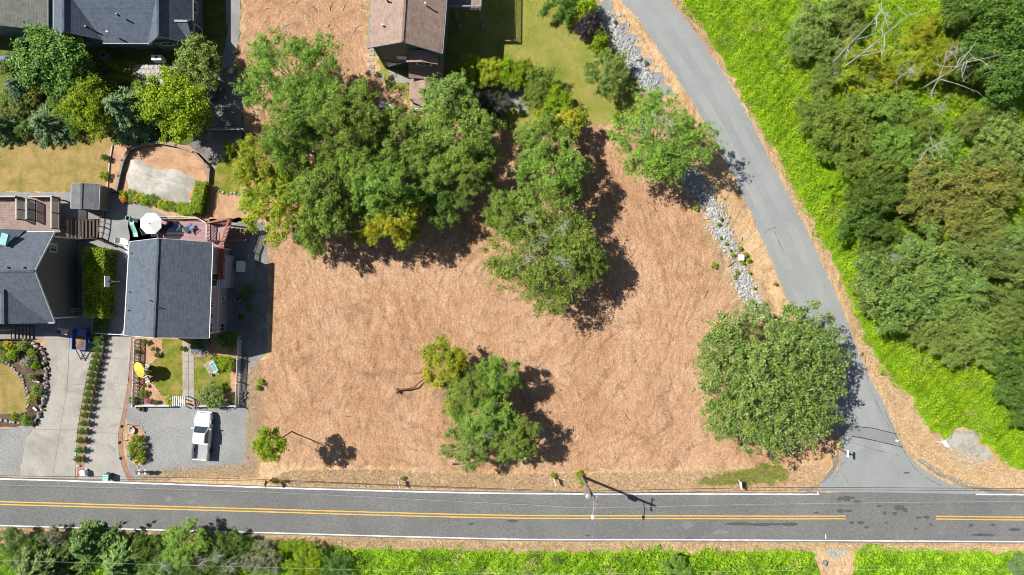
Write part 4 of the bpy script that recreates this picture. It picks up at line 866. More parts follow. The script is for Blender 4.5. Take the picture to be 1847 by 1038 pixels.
plant(THK[3], 'roadside_bush', 'lone dark bush in the brambles below the utility pole', 'shrub', 1215, 1022, 26, 1.3, 'leaf_alder')
plant(THK[2], 'roadside_bush', 'blue-green bush at the far end of the brambles by the junction', 'shrub', 1838, 1020, 22, 1.2, 'leaf_blue')
NFIR = conifer('narrow_fir', 84, 1.5, 7.0, 9000, 0.3, 'leaf_fir', 0.1, 14, 8, 0.05)
for bx, by, tx, ty, lab in ((92, 1032, 168, 938, 'slender fir leaning over the road edge line, its tip on the asphalt'), (150, 1030, 223, 936, 'second slender fir leaning over the road edge line')):
    A_, B_ = P(bx, by, 0), P(tx, ty, 3.2); rt = thing('leaning_fir', lab, 'tree', A_); d_ = (B_ - A_); rt.rotation_euler = d_.to_track_quat('Z', 'Y').to_euler(); k_ = d_.length / 7.0; rt.scale = (0.9, 0.9, k_)
    for nm, me in (('trunk', NFIR.trunk), ('crown', NFIR.crown)):
        o = bpy.data.objects.new(nm, me); COL.objects.link(o); o.parent = rt
for i, (x, y) in enumerate(((360, 1020), (410, 1025), (330, 1010), (290, 1025), (385, 1010))):
    twigs(x, y, 3.4, 1.3, 9, 80 + i, 'spray of bare twigs among bushes below the main road', 'bark_pale', 'bare twigs below the main road')

# straw, grass, weeds
blades('straw_litter', FIELD, 200000, 0.22, 0.028, 'straw_blade', 3, 'loose mown straw strewn over the dry lot', 'straw', 0.22)
blades('verge_grass', VERGE, 6000, 0.35, 0.05, 'grass_blade', 4, 'green grass patch on the verge by the main road', 'grass', 0.9, 0.016)
blades('verge_straw', outline([(480, 868), (520, 850), (640, 846), (900, 856), (1200, 852), (1480, 838), (1482, 884), (1200, 886), (960, 885), (500, 876)]), 22000, 0.35, 0.05, 'drygrass_blade', 6, 'dry pale grass along the main road verge', 'grass', 0.6)
blades('shoulder_straw', outline([(0, 956), (500, 969), (960, 981), (1400, 982), (1847, 985), (1847, 994), (1400, 994), (960, 994), (500, 986), (0, 974)]), 16000, 0.4, 0.05, 'drygrass_blade', 8, 'dry brown grass strip between main road and brambles', 'grass', 0.7)
blades('lawn_grass', outline([(690, 150), (672, 0), (1060, 0), (1085, 40), (1110, 90), (1160, 165), (1180, 215), (1010, 230), (900, 238), (800, 220)]), 26000, 0.16, 0.04, 'grass_blade', 9, 'patchy half dry lawn grass beside the brown-roofed house', 'grass', 0.8, 0.012)
blades('shoulder_grass', outline([(1214, 0), (1245, 38), (1305, 125), (1352, 205), (1392, 282), (1435, 364), (1480, 453), (1515, 528), (1552, 626), (1605, 733), (1630, 794), (1655, 830), (1700, 858), (1740, 876), (1847, 884), (1847, 852), (1790, 830), (1690, 800), (1640, 715), (1575, 640), (1500, 470), (1398, 275), (1262, 45), (1228, 0)]), 16000, 0.35, 0.05, 'drygrass_blade', 10, 'dry grass shoulder between side road and brambles', 'grass', 0.6, 0.01)
blades('gravel_weeds', outline([(240, 862), (300, 846), (440, 838), (446, 745), (440, 690), (452, 662), (472, 660), (474, 800), (462, 862)]), 9000, 0.3, 0.04, 'drygrass_blade', 12, 'dry grass creeping over the gravel lot edge', 'grass', 0.5, 0.014)
_rs = random.Random(31)
for _k in range(34):
    _x, _y = _rs.choice(((_rs.uniform(520, 760), _rs.uniform(480, 820)), (_rs.uniform(880, 1230), _rs.uniform(580, 820)), (_rs.uniform(440, 650), _rs.uniform(5, 60)), (_rs.uniform(1120, 1290), _rs.uniform(340, 560))))
    _c = P(_x, _y); _a = _rs.uniform(0, 3.14); _l = _rs.uniform(0.5, 1.6); _d = Vector((math.cos(_a), math.sin(_a), 0)) * _l / 2; _n = Vector((-_d.y, _d.x, 0)) * _rs.uniform(-.3, .3)
    _o = MB().tube([_c - _d + Vector((0, 0, .04)), _c + _n + Vector((0, 0, .1)), _c + _d + Vector((0, 0, .05))], [.035, .03, .015], 5).build('stick', 'bark_pale' if _k % 3 else 'bark_rust'); tag(_o, 'pale broken stick lying on the mown straw' if _k % 3 else 'dark broken stick lying on the mown straw', 'stick', 'sticks on the mown straw')
wg = 'small green weeds by the road'
for x, y, r in ((493, 868, 6), (515, 868, 4), (1045, 855, 9), (1050, 868, 7), (998, 858, 7), (727, 862, 4), (1288, 478, 7), (1345, 460, 6), (1335, 448, 5), (1350, 470, 5), (1300, 395, 4), (1330, 492, 5), (1398, 512, 4), (1515, 806, 4), (470, 690, 7), (465, 700, 6), (1255, 375, 6), (1296, 405, 4), (1310, 440, 4), (1322, 460, 5), (1300, 430, 3), (1325, 500, 4), (1352, 492, 3), (1340, 475, 4), (1360, 520, 3), (1380, 548, 4), (1318, 452, 3), (1140, 150, 4), (1110, 40, 4), (1165, 112, 4)):
    plant(SHR[x % 3], 'weed', 'small green weed tuft on dry ground by a road', 'weed', x, y, r, 0.35, ('leaf_bright', 'leaf_alder_yellow')[x % 2], wg)
# ------------------------------------------------------------------ building materials
roofmat('shingle_slate', (0.068, 0.083, 0.107), (0.094, 0.113, 0.142), (0.108, 0.128, 0.157))
roofmat('shingle_blue', (0.064, 0.079, 0.107), (0.09, 0.109, 0.142), (0.104, 0.125, 0.158))
roofmat('shingle_brown', (0.2, 0.14, 0.112), (0.27, 0.195, 0.158), (0.31, 0.235, 0.2))
roofmat('shingle_sage', (0.12, 0.125, 0.11), (0.16, 0.165, 0.145), (0.2, 0.205, 0.185))
roofmat('shingle_grey', (0.1, 0.105, 0.11), (0.13, 0.135, 0.14), (0.16, 0.165, 0.17))
sidingmat('siding_lilac', (0.3, 0.3, 0.4)); sidingmat('siding_taupe', (0.115, 0.11, 0.098)); sidingmat('siding_teal', (0.1, 0.14, 0.165))
sidingmat('siding_olive', (0.12, 0.12, 0.1)); sidingmat('siding_shed', (0.17, 0.165, 0.15))
plain('trim_white', (0.6, 0.61, 0.61), (0.46, 0.47, 0.47), 2, 0.5)
plain('trim_grey', (0.2, 0.23, 0.25), (0.15, 0.17, 0.19), 2, 0.5)
plain('metal_dark', (0.05, 0.05, 0.055), (0.03, 0.03, 0.033), 4, 0.45, 0.6)
plain('metal_pale', (0.6, 0.61, 0.62), (0.45, 0.46, 0.47), 3, 0.4, 0.7)
plain('plastic_white', (0.8, 0.8, 0.78), (0.66, 0.66, 0.65), 3, 0.4)
plain('deck_mauve', (0.32, 0.185, 0.2), (0.24, 0.135, 0.15), 2, 0.7)
plain('deck_brown', (0.27, 0.2, 0.175), (0.17, 0.125, 0.11), 1.4, 0.85, bmp=0.3)
plain('wood_red', (0.28, 0.115, 0.065), (0.18, 0.07, 0.04), 2, 0.7, bmp=0.2)
plain('wood_grey', (0.27, 0.235, 0.2), (0.16, 0.14, 0.12), 2.2, 0.9, bmp=0.4)
plain('wood_dark', (0.1, 0.075, 0.06), (0.06, 0.045, 0.035), 2.2, 0.85, bmp=0.3)
plain('wood_pale', (0.45, 0.4, 0.34), (0.33, 0.29, 0.24), 2, 0.8, bmp=0.2)
mg, nt, b = _mat('glass'); b.inputs['Base Color'].default_value = (0.03, 0.045, 0.055, 1); b.inputs['Roughness'].default_value = 0.06; b.inputs['Specular IOR Level'].default_value = 0.7
nt.links.new(ramp(nt, noise(nt, coords(nt), 0.8, 2), [(0.35, (0.02, 0.03, 0.04)), (0.65, (0.06, 0.085, 0.1))]), b.inputs['Base Color'])
mg, nt, b = _mat('glass_tint'); b.inputs['Base Color'].default_value = (0.3, 0.37, 0.36, 1); b.inputs['Roughness'].default_value = 0.12; b.inputs['Alpha'].default_value = 0.55
plain('skylight', (0.22, 0.42, 0.42), (0.16, 0.33, 0.34), 2, 0.15, spec=0.6)

def slope(name, pts, mat, parent, t=0.16):
    """roof plane: first two points lie along the eave; UV in metres along and up the slope"""
    pts = [Vector(p) for p in pts]; u = (pts[1] - pts[0]).normalized()
    nn = (pts[1] - pts[0]).cross(pts[2] - pts[0]).normalized(); nn = nn if nn.z > 0 else -nn
    v = nn.cross(u).normalized(); v = v if v.z > 0 else -v; o0 = pts[0].copy()
    m = MB(); m.slab(pts, t); o = m.build(name, mat, parent); off = wloc(parent)
    uvl = o.data.uv_layers.new(name='UVMap')
    for lp in o.data.loops:
        p = o.data.vertices[lp.vertex_index].co + off - o0; uvl.data[lp.index].uv = (p.dot(u), p.dot(v))
    return o
def gable(root, e, r, he, hr, mat, wall, ov=0.45, trim='trim_white', walls=True, z0=0.0, fascia=True):
    """e: eave corners (front-left, front-right, back-right, back-left), r: ridge (front, back), all metre xy; walls stand ov inside"""
    e = [Vector((p[0], p[1], he)) for p in e]; r = [Vector((p[0], p[1], hr)) for p in r]
    rf = bpy.data.objects.new('roof', None); COL.objects.link(rf); rf.parent = root
    slope('roof_slope', [e[0], e[3], r[1], r[0]], mat, rf); slope('roof_slope', [e[1], e[2], r[1], r[0]], mat, rf)
    up = Vector((0, 0, 0.035))
    part('ridge_cap', mat, rf, lambda m: m.beam(r[0] + up * .6, r[1] + up * .6, 0.24, 0.04))
    if fascia:
        dn = Vector((0, 0, -0.12))
        for a, b in ((e[0], r[0]), (r[0], e[1]), (e[2], r[1]), (r[1], e[3])):
            fd = (r[0] - r[1]).normalized() * (0.03 if a in (e[0], r[0]) and b in (r[0], e[1]) else -0.03)
            part('rake_board', trim, rf, lambda m: m.beam(a + dn + fd, b + dn + fd, 0.04, 0.2))
        for a, b in ((e[0], e[3]), (e[1], e[2])):
            out = ((a - (e[1] if a is e[0] else e[0])).normalized()) * 0.06
            part('gutter', trim, rf, lambda m: m.beam(a + dn * 0.7 + out, b + dn * 0.7 + out, 0.09, 0.1))
    if walls:
        ax = (r[0] - r[1]).normalized(); ax.z = 0
        def inset(p, q_side, q_end): return p + (q_side - p).normalized() * ov + (q_end - p).normalized() * ov
        w = [inset(e[0], e[1], e[3]), inset(e[1], e[0], e[2]), inset(e[2], e[3], e[1]), inset(e[3], e[2], e[0])]
        half = (e[0] - e[1]).length / 2; zt = he - 0.17 + (hr - he) * ov / half
        rt = [r[0] - (r[0] - r[1]).normalized() * ov, r[1] + (r[0] - r[1]).normalized() * ov]
        m = MB(); vs = []
        for p in w: vs += [(p.x, p.y, z0), (p.x, p.y, zt)]
        vs += [(rt[0].x, rt[0].y, hr - 0.2), (rt[1].x, rt[1].y, hr - 0.2)]
        m.add(vs, [(0, 2, 3, 8, 1), (4, 6, 7, 9, 5), (2, 4, 5, 3), (6, 0, 1, 7), (1, 8, 9, 7), (3, 5, 9, 8), (0, 6, 4, 2)])
        m.build('wall', wall, root)
        for p in w: part('corner_board', trim, root, lambda m: m.box((p.x, p.y, (z0 + zt) / 2 - 0.03), (0.16, 0.16, zt - z0 - 0.02)))
        return w, zt
def window(root, c, right, w, h, frame='trim_white', bars=1):
    """c centre on the wall plane, right: unit vector along the wall; faces right x up"""
    c = Vector(c); rt = Vector(right).normalized(); n = Vector((rt.y, -rt.x, 0)); z = Vector((0, 0, 1)); c = c + n * 0.02
    win = bpy.data.objects.new('window', None); COL.objects.link(win); win.parent = root
    for s in (-1, 1):
        part('frame', frame, win, lambda m: m.beam(c + rt * s * w / 2 - z * h / 2, c + rt * s * w / 2 + z * h / 2, 0.1, 0.1, n))
        part('frame', frame, win, lambda m: m.beam(c + z * s * h / 2 - rt * (w / 2 - .05), c + z * s * h / 2 + rt * (w / 2 - .05), 0.1, 0.1, n))
    for k in range(bars): part('mullion', frame, win, lambda m: m.beam(c + rt * w * ((k + 1) / (bars + 1) - .5) - z * (h / 2 - .05), c + rt * w * ((k + 1) / (bars + 1) - .5) + z * (h / 2 - .05), 0.05, 0.06, n))
    part('pane', 'glass', win, lambda m: m.beam(c - rt * w / 2 * .96, c + rt * w / 2 * .96, 0.03, h * 0.96, z))
def vent(root, p, h=0.45, r=0.07, mat='metal_dark'):
    part('vent_pipe', mat, root, lambda m: m.tube([Vector(p) - Vector((0, 0, .2)), Vector(p) + Vector((0, 0, h))], r, 8))
def rail(root, pts, h=1.0, post=0.1, mat='wood_red', bal=0.16, top=0.14, balmat=None, posts=True, bw=0.05):
    """railing along a 3-D path: posts, top and bottom rail, each baluster"""
    z = Vector((0, 0, 1))
    for i, (a, b) in enumerate(zip(pts, pts[1:])):
        a, b = Vector(a), Vector(b); L = (b - a).length
        part('top_rail', mat, root, lambda m: m.beam(a + z * h, b + z * h, top, 0.05))
        part('bottom_rail', mat, root, lambda m: m.beam(a + z * 0.1, b + z * 0.1, 0.05, 0.07))
        if bal:
            n = max(1, int(L / bal))
            for k in range(1, n): q = a.lerp(b, k / n); part('baluster', balmat or mat, root, lambda m: m.beam(q + z * 0.12, q + z * (h - 0.02), bw, bw))
    if posts:
        for p in pts: part('post', mat, root, lambda m: m.box(Vector(p) + z * (h / 2 + .02), (post, post, h + 0.06)))

# ------------------------------------------------------------------ the grey-roofed house by the lot
HB = thing('house', 'two-storey lilac house with slate gable roof beside the gravel lot', 'house', P(330, 520, 0))
he, hr = 6.2, 8.87
eB = [P(223.8, 605.4, he).xy, P(376.2, 610, he).xy, P(382.7, 437.8, he).xy, P(233.5, 436.6, he).xy]
rB = [P(277.5, 609, hr).xy, P(285.5, 430.4, hr).xy]
w, zt = gable(HB, eB, rB, he, hr, 'shingle_slate', 'siding_lilac')
e1, e2 = w[1], w[2]; al = (e2 - e1).normalized()
for f, z, ww, hh in ((0.06, 4.8, 1.1, 0.9), (0.2, 4.8, 0.6, 0.9), (0.33, 4.8, 0.6, 0.9), (0.05, 1.7, 0.9, 1.3), (0.62, 4.5, 1.5, 1.9), (0.4, 1.9, 0.5, 0.9)):
    q = e1.lerp(e2, f); window(HB, (q.x, q.y, z), -al if al.cross(Vector((0, 0, 1))).x < 0 else al, ww, hh)
part('belly_band', 'trim_white', HB, lambda m: m.beam(Vector((e1.x + .03, e1.y, 3.05)), Vector((e2.x + .03, e2.y, 3.05)), 0.08, 0.2))
part('foundation', 'concrete_dark', HB, lambda m: m.beam(Vector((e1.x + .02, e1.y, 0.25)), Vector((e2.x + .02, e2.y, 0.25)), 0.1, 0.5))
for f in (0.35, 0.55): q = e1.lerp(e2, f); part('meter_box', 'trim_grey', HB, lambda m: m.box((q.x + 0.1, q.y, 1.5), (0.2, 0.35, 0.5)))
part('lean_to', 'siding_lilac', HB, lambda m: m.prism([P(413, 461), P(425, 462), P(422, 520), P(411, 520)], 0, 2.6)); part('lean_to_trim', 'trim_white', HB, lambda m: m.prism([P(412, 460), P(426, 461), P(423, 521), P(410, 521)], 2.6, 2.68))
for x, y, z in ((238, 457, 6.5), (235, 527, 6.6), (233, 560, 6.6), (272, 543, 8.7), (289, 555, 8.6)): q = P(x, y, z); vent(HB, (q.x, q.y, z), 0.35, 0.06)
part('door', 'wood_dark', HB, lambda m: m.box(((w[0].lerp(w[1], .62)).x, w[0].y - 0.05, 1.1), (1.0, 0.08, 2.1)))

# raised deck with stairs
DK = thing('raised_deck', 'raised mauve timber deck with red-brown railing wrapping the lilac house', 'deck', P(350, 440, 0))
zd = 3.0
for i in range(22):
    y = 397 + i * 2.35
    a, b = P(283, y, zd), P(386 if y > 402 else 378, y, zd)
    part('deck_board', 'deck_mauve', DK, lambda m: m.beam(a, b, 0.135, 0.05))
for i in range(6):
    x = 388 + i * 3.2; a, b = P(x, 420 if i < 3 else 436, zd), P(x - 3.5, 504, zd)
    part('deck_board', 'deck_mauve', DK, lambda m: m.beam(a, b, 0.19, 0.05))
for x, y in ((286, 398), (330, 398), (376, 400), (386, 440), (405, 442), (402, 502), (404, 470)):
    q = P(x, y, zd); part('support_post', 'wood_red', DK, lambda m: m.box((q.x, q.y, 1.48), (0.15, 0.15, 2.94)))
for a, b in (((283, 396), (378, 396)), ((283, 447), (386, 447)), ((402, 440), (398, 504))):
    A, B = P(*a, zd - .14), P(*b, zd - .14); part('joist', 'wood_red', DK, lambda m: m.beam(A, B, 0.08, 0.22))
rail(DK, [P(288, 394, zd), P(330, 393, zd), P(360, 394, zd), P(379, 404, zd), P(379, 432, zd)], 1.0, mat='wood_pale', balmat='wood_red')
rail(DK, [P(405, 437, zd), P(403, 470, zd), P(399, 504, zd), P(386, 504, zd)], 1.0, top=0.2)
# stairs down from the landing
for i in range(9):
    f = i / 8; z = zd - 0.1 - f * 2.75; a, b = P(383 + f * 62, 408 + f * 6, z), P(384 + f * 62, 434 - f * 2, z)
    part('stair_tread', 'deck_mauve', DK, lambda m: m.beam(a, b, 0.42, 0.05))
for y0, y1 in ((404, 412), (436, 434)):
    A, B = P(381, y0, zd - .15), P(449, y1, 0.1); part('stringer', 'wood_red', DK, lambda m: m.beam(A, B, 0.06, 0.28))
    rail(DK, [P(381, y0, zd), P(449, y1, 0.15)], 1.0, top=0.18)
rail(DK, [P(379, 404, zd), P(420, 396, zd), P(405, 437, zd)], 1.0, top=0.2)
part('landing', 'deck_mauve', DK, lambda m: m.prism([P(379, 405, zd), P(419, 398, zd), P(405, 437, zd), P(386, 440, zd)], zd - 0.1, zd - 0.04))

# ------------------------------------------------------------------ taupe house at the left edge
HC = thing('house', 'taupe house with slate gable end facing the tall hedge', 'house', P(60, 500, 0))
he, hr = 5.5, 8.7
xr = P(97.5, 500, he).x; xl = P(-190, 500, he).x; yu, yl = P(0, 419, he).y, P(0, 582, he).y; yr = P(0, 489, hr).y
w, zt = gable(HC, [(xr, yu), (xr, yl), (xl, yl), (xl, yu)], [(xr, yr), (xl, yr)], he, hr, 'shingle_slate', 'siding_taupe')
window(HC, (w[0].x, w[0].y - 1.3, 5.0), (0, 1, 0), 0.9, 1.2)
# cross gable towards the drive
hx = 7.6; a0 = P(6, 512, hx); rx0 = a0.x; ye = P(0, 583, 5.3).y
rf = bpy.data.objects.new('porch_roof', None); COL.objects.link(rf); rf.parent = HC
def on_main(y): return he + (hr - he) * (y - yl) / (yr - yl)
half = (hx - 5.3) / 0.62
yv = yl + (hx - he) / (hr - he) * (yr - yl)
slope('roof_slope', [(rx0 + half, ye, 5.32), (rx0 + half, yl + .15, 5.42), (rx0, yv, hx + .05), (rx0, ye, hx)], 'shingle_slate', rf)
slope('roof_slope', [(rx0 - half, ye, 5.32), (rx0 - half, yl + .15, 5.42), (rx0, yv, hx + .05), (rx0, ye, hx)], 'shingle_slate', rf)
part('ridge_cap', 'shingle_slate', rf, lambda m: m.beam((rx0, yv, hx + .09), (rx0, ye, hx + .04), 0.3, 0.06))
part('porch_gable', 'siding_taupe', HC, lambda m: m.add([(rx0 - half + .3, ye + .5, 0), (rx0 + half - .3, ye + .5, 0), (rx0 + half - .3, ye + .5, 5.2), (rx0, ye + .5, hx - .2), (rx0 - half + .3, ye + .5, 5.2)], [(0, 1, 2, 3, 4)]))
# dormer towards the deck
dr = bpy.data.objects.new('dormer', None); COL.objects.link(dr); dr.parent = HC
dx = P(-20, 430, 7).x; dw = P(46, 412, 5.6).x
slope('roof_slope', [(dw, yu + .25, 5.62), (dw - 1.9, yu - 3.0, 7.3), (dx, yu - 3.2, 7.75), (dx, yu + .25, 7.0)], 'shingle_slate', dr)
sk = P(9, 432, 7.1); part('skylight', 'skylight', HC, lambda m: m.box((sk.x, sk.y, 7.15), (0.75, 1.3, 0.35), rz=-0.25))
for x, y, z in ((14, 483, 8.6), (43, 483, 8.6), (12, 444, 7.2)): q = P(x, y, z); vent(HC, (q.x, q.y, z - .1), 0.3, 0.09)
part('foundation', 'concrete_dark', HC, lambda m: m.box((w[0].x + .02, (w[0].y + w[1].y) / 2, 0.25), (0.1, w[0].y - w[1].y, 0.5)))
fl = thing('ladder', 'white aluminium ladder leaning on the shaded taupe wall', 'ladder', P(137, 560, 0))
for y in (557, 563): part('side_rail', 'metal_pale', fl, lambda m: m.beam(P(149, y, 0), P(126, y, 2.7), 0.07, 0.05))
for k in range(8): q = P(149 - k * 3.1, 557, 0.15 + k * 0.34); q2 = P(149 - k * 3.1, 563, 0.15 + k * 0.34); part('rung', 'metal_pale', fl, lambda m: m.beam(q, q2, 0.05, 0.04))
# deck of the taupe house
DC = thing('timber_deck', 'weathered brown timber deck with framed screens behind the taupe house', 'deck', P(50, 380, 0)); zc = 1.5
for i in range(21):
    y = 358 + i * 3.0; A, B = P(-160, y, zc), P(109, y, zc); part('deck_board', 'deck_brown', DC, lambda m: m.beam(A, B, 0.185, 0.05))
for x in (5, 55, 104):
    for y in (360, 410): q = P(x, y, zc); part('support_post', 'wood_dark', DC, lambda m: m.box((q.x, q.y, 0.72), (0.14, 0.14, 1.4)))
def screen(p, q, h=1.5, mat='glass_tint'):
    p, q = Vector(p), Vector(q); z = Vector((0, 0, 1))
    s = bpy.data.objects.new('screen_panel', None); COL.objects.link(s); s.parent = DC
    for f in (0, .5, 1): c = p.lerp(q, f); part('screen_post', 'wood_dark', s, lambda m: m.box(c + z * h / 2, (0.1, 0.1, h)))
    part('screen_rail', 'wood_pale', s, lambda m: m.beam(p + z * (h + .04), q + z * (h + .04), 0.16, 0.06)); part('screen_rail', 'wood_dark', s, lambda m: m.beam(p + z * .1, q + z * .1, 0.06, 0.1))
    part('pane', mat, s, lambda m: m.beam(p + z * h * .55, q + z * h * .55, 0.03, h * .75))
screen(P(108, 358, zc), P(108, 414, zc)); screen(P(46, 362, zc), P(46, 398, zc)); screen(P(64, 362, zc), P(64, 398, zc))
screen(P(-120, 357, zc), P(40, 357, zc), 1.1, 'wood_grey'); screen(P(64, 357, zc), P(106, 357, zc), 1.1, 'wood_grey')
st = thing('timber_stairs', 'wide timber stairs in shade stepping down from the weathered deck', 'stairs', P(150, 410, 0))
for k in range(9):
    z = zc - 0.12 - k * 0.16; x = 122 + k * 6.6; A, B = P(x, 397, z), P(x, 430, z); part('stair_tread', 'wood_dark', st, lambda m: m.beam(A, B, 0.3, 0.06))  # treads coloured dark to stand in for the shed's shadow over them
for y in (396, 431): A, B = P(118, y, zc - .2), P(178, y, 0.05); part('stringer', 'wood_dark', st, lambda m: m.beam(A, B, 0.07, 0.24))
en = thing('entry_steps', 'dark timber entry steps in shade in front of taupe house', 'stairs', P(40, 600, 0))
for k in range(6): x = 24 + k * 6.6; z = 1.0 - k * .16; A, B = P(x, 590, z), P(x, 611, z); part('stair_tread', 'wood_grey', en, lambda m: m.beam(A, B, 0.3, 0.06))
for y in (589, 612): A, B = P(20, y, 1.0), P(64, y, 0.05); part('stringer', 'wood_dark', en, lambda m: m.beam(A, B, 0.07, 0.24))
rail(en, [P(-30, 596, 1.0), P(22, 595, 1.0)], 0.9, mat='trim_white', bal=0.3, top=0.1)
part('landing', 'wood_grey', en, lambda m: m.prism([P(-60, 590, .9), P(20, 590, .9), P(20, 612, .9), P(-60, 612, .9)], 0.85, 0.95))
# garden shed
SD = thing('garden_shed', 'small grey gabled garden shed between dry lawn and timber stairs', 'shed', P(160, 360, 0))
he, hr = 2.5, 3.1
gable(SD, [P(128, 376, he).xy, P(177, 378, he).xy, P(179, 333, he).xy, P(129, 332, he).xy], [P(146, 376, hr).xy, P(147.5, 331, hr).xy], he, hr, 'shingle_grey', 'siding_shed', 0.12, 'trim_grey')
sd = P(184, 372, 1.2); part('door', 'wood_grey', SD, lambda m: m.box((P(178, 360, 1.2).x, P(178, 355, 1.2).y, 1.0), (0.08, 1.0, 1.9)))

# ------------------------------------------------------------------ blue-grey house at the top left
HA = thing('house', 'blue-grey house with twin gables and slate-blue shingles behind garden trees', 'house', P(230, 60, 0))
he, hr = 3.7, 6.4; yb = P(0, -150, he).y
yA = P(0, 72.5, he).y
xl, xr = P(96.5, 71, he).x, P(188, 77, he).x
w, zt = gable(HA, [(xl, yA), (xr, yA), (xr, yb), (xl, yb)], [((xl + xr) / 2, yA), ((xl + xr) / 2, yb)], he, hr, 'shingle_blue', 'siding_teal', trim='trim_grey')
window(HA, (w[0].x + 1.7, w[0].y, 2.6), (1, 0, 0), 1.0, 1.0); window(HA, (w[0].x + 3.4, w[0].y, 2.6), (1, 0, 0), 1.4, 1.0)
x2, x3 = P(267, 79, he).x, P(347, 81.5, he).x; yA2 = P(0, 80, he).y
w2, _ = gable(HA, [(x2, yA2), (x3, yA2), (x3, yb), (x2, yb)], [((x2 + x3) / 2, yA2), ((x2 + x3) / 2, yb)], he, hr, 'shingle_blue', 'siding_teal', trim='trim_grey')
window(HA, (w2[0].x + 1.2, w2[0].y, 2.6), (1, 0, 0), 1.3, 1.0)
xm0, xm1 = (xl + xr) / 2, (x2 + x3) / 2
yt = P(0, -40, 6.4).y
slope('roof_slope', [(xm0 + .6, yA - .3, he - .02), (xm1 - .3, yA - .3, he - .02), (xm1 - .3, yt, hr + .5), (xm0 + .6, yt, hr + .5)], 'shingle_blue', HA)
part('wall', 'siding_teal', HA, lambda m: m.box(((xr + x2) / 2, yA + 1.2, 1.8), (x2 - xr + 2.5, 2.0, 3.6)))
part('gutter', 'trim_grey', HA, lambda m: m.beam((xr - .2, yA - .36, he - .12), (x2 + .2, yA - .36, he - .12), 0.12, 0.12))
for k in range(3): window(HA, ((xr + x2) / 2 - 1.5 + k * 1.5, yA + .2, 2.2), (1, 0, 0), 0.9, 1.1)
# small side gable on the right
dx0, dx1 = P(322, 40, 4.4).x, P(350, 40, 3.4).x; dy0, dy1 = P(0, 38, 4.2).y, P(0, 81, 3.6).y
cyd = (dy0 + dy1) / 2
pr = bpy.data.objects.new('side_gable', None); COL.objects.link(pr); pr.parent = HA
slope('roof_slope', [(dx1, dy1, 3.85), (dx0 - 1.2, dy1, 3.95), (dx0 - 2.2, cyd + .9, 5.2), (dx1, cyd + .9, 5.0)], 'shingle_blue', pr)
slope('roof_slope', [(dx1, dy0 + .3, 3.85), (dx0 - 1.2, dy0 + .3, 3.95), (dx0 - 2.2, cyd + .9, 5.2), (dx1, cyd + .9, 5.0)], 'shingle_blue', pr)
part('ridge_cap', 'trim_grey', pr, lambda m: m.beam((dx0 - 2.2, cyd + .9, 5.24), (dx1, cyd + .9, 5.04), 0.25, 0.06))
window(HA, (w2[1].x, w2[1].y + 4.4, 2.3), (0, 1, 0), 1.2, 1.2)
window(HA, (w2[1].x, w2[1].y + 2.0, 1.3), (0, 1, 0), 0.9, 2.0, bars=0)
for x, y, z, mt in ((197, 60, 4.9, 'plastic_white'), (158, 50, 5.0, 'metal_dark'), (214, 28, 5.6, 'metal_dark')): q = P(x, y, z); vent(HA, (q.x, q.y, z), 0.5, 0.1, mt)
# pale roof beside it
HE = thing('house', 'house with pale sage shingle roof beside the blue-grey house', 'house', P(30, 10, 0)); he, hr = 3.2, 5.2
ye_ = P(0, 55, he).y
w3, _ = gable(HE, [P(-75, 0, he).xy.to_tuple()[:1] + (ye_,), P(85, 0, he).xy.to_tuple()[:1] + (ye_,), P(85, 0, he).xy.to_tuple()[:1] + (yb,), P(-75, 0, he).xy.to_tuple()[:1] + (yb,)],
      [((P(-75, 0, he).x + P(85, 0, he).x) / 2, ye_), ((P(-75, 0, he).x + P(85, 0, he).x) / 2, yb)], he, hr, 'shingle_sage', 'siding_teal', trim='trim_grey')
window(HE, (w3[1].x - 2.4, w3[1].y, 1.8), (1, 0, 0), 1.0, 1.0)

# ------------------------------------------------------------------ brown-roofed house at the top
HD = thing('house', 'tall olive house with brown shingle roof and small gabled porches', 'house', P(740, 60, 0)); he, hr = 8.0, 10.25
f0, f1 = P(663, 86.5, he), P(797.2, 96.5, he); b0, b1 = P(678, -90, he), P(812, -88, he)
rfr, rbk = P(725.8, 75.2, hr), P(737, -95, hr)
w, zt = gable(HD, [f0.xy, f1.xy, b1.xy, b0.xy], [rfr.xy, rbk.xy], he, hr, 'shingle_brown', 'siding_olive', trim='trim_grey')
fr = (w[1] - w[0]).normalized(); out = Vector((fr.y, -fr.x, 0))
q = w[0].lerp(w[1], 0.38); window(HD, (q.x, q.y, 4.2), fr, 1.3, 1.2)
part('belly_band', 'trim_grey', HD, lambda m: m.beam(Vector((w[0].x, w[0].y, 2.7)) + out * .03, Vector((w[0].lerp(w[1], .5).x, w[0].lerp(w[1], .5).y, 2.7)) + out * .03, 0.08, 0.2))
part('glass_door', 'glass', HD, lambda m: m.beam(Vector((*w[0].lerp(w[1], .06).xy, 1.2)) + out * .04, Vector((*w[0].lerp(w[1], .46).xy, 1.2)) + out * .04, 0.06, 2.1))
wm = w[0].lerp(w[1], 0.5); W1 = w[1]
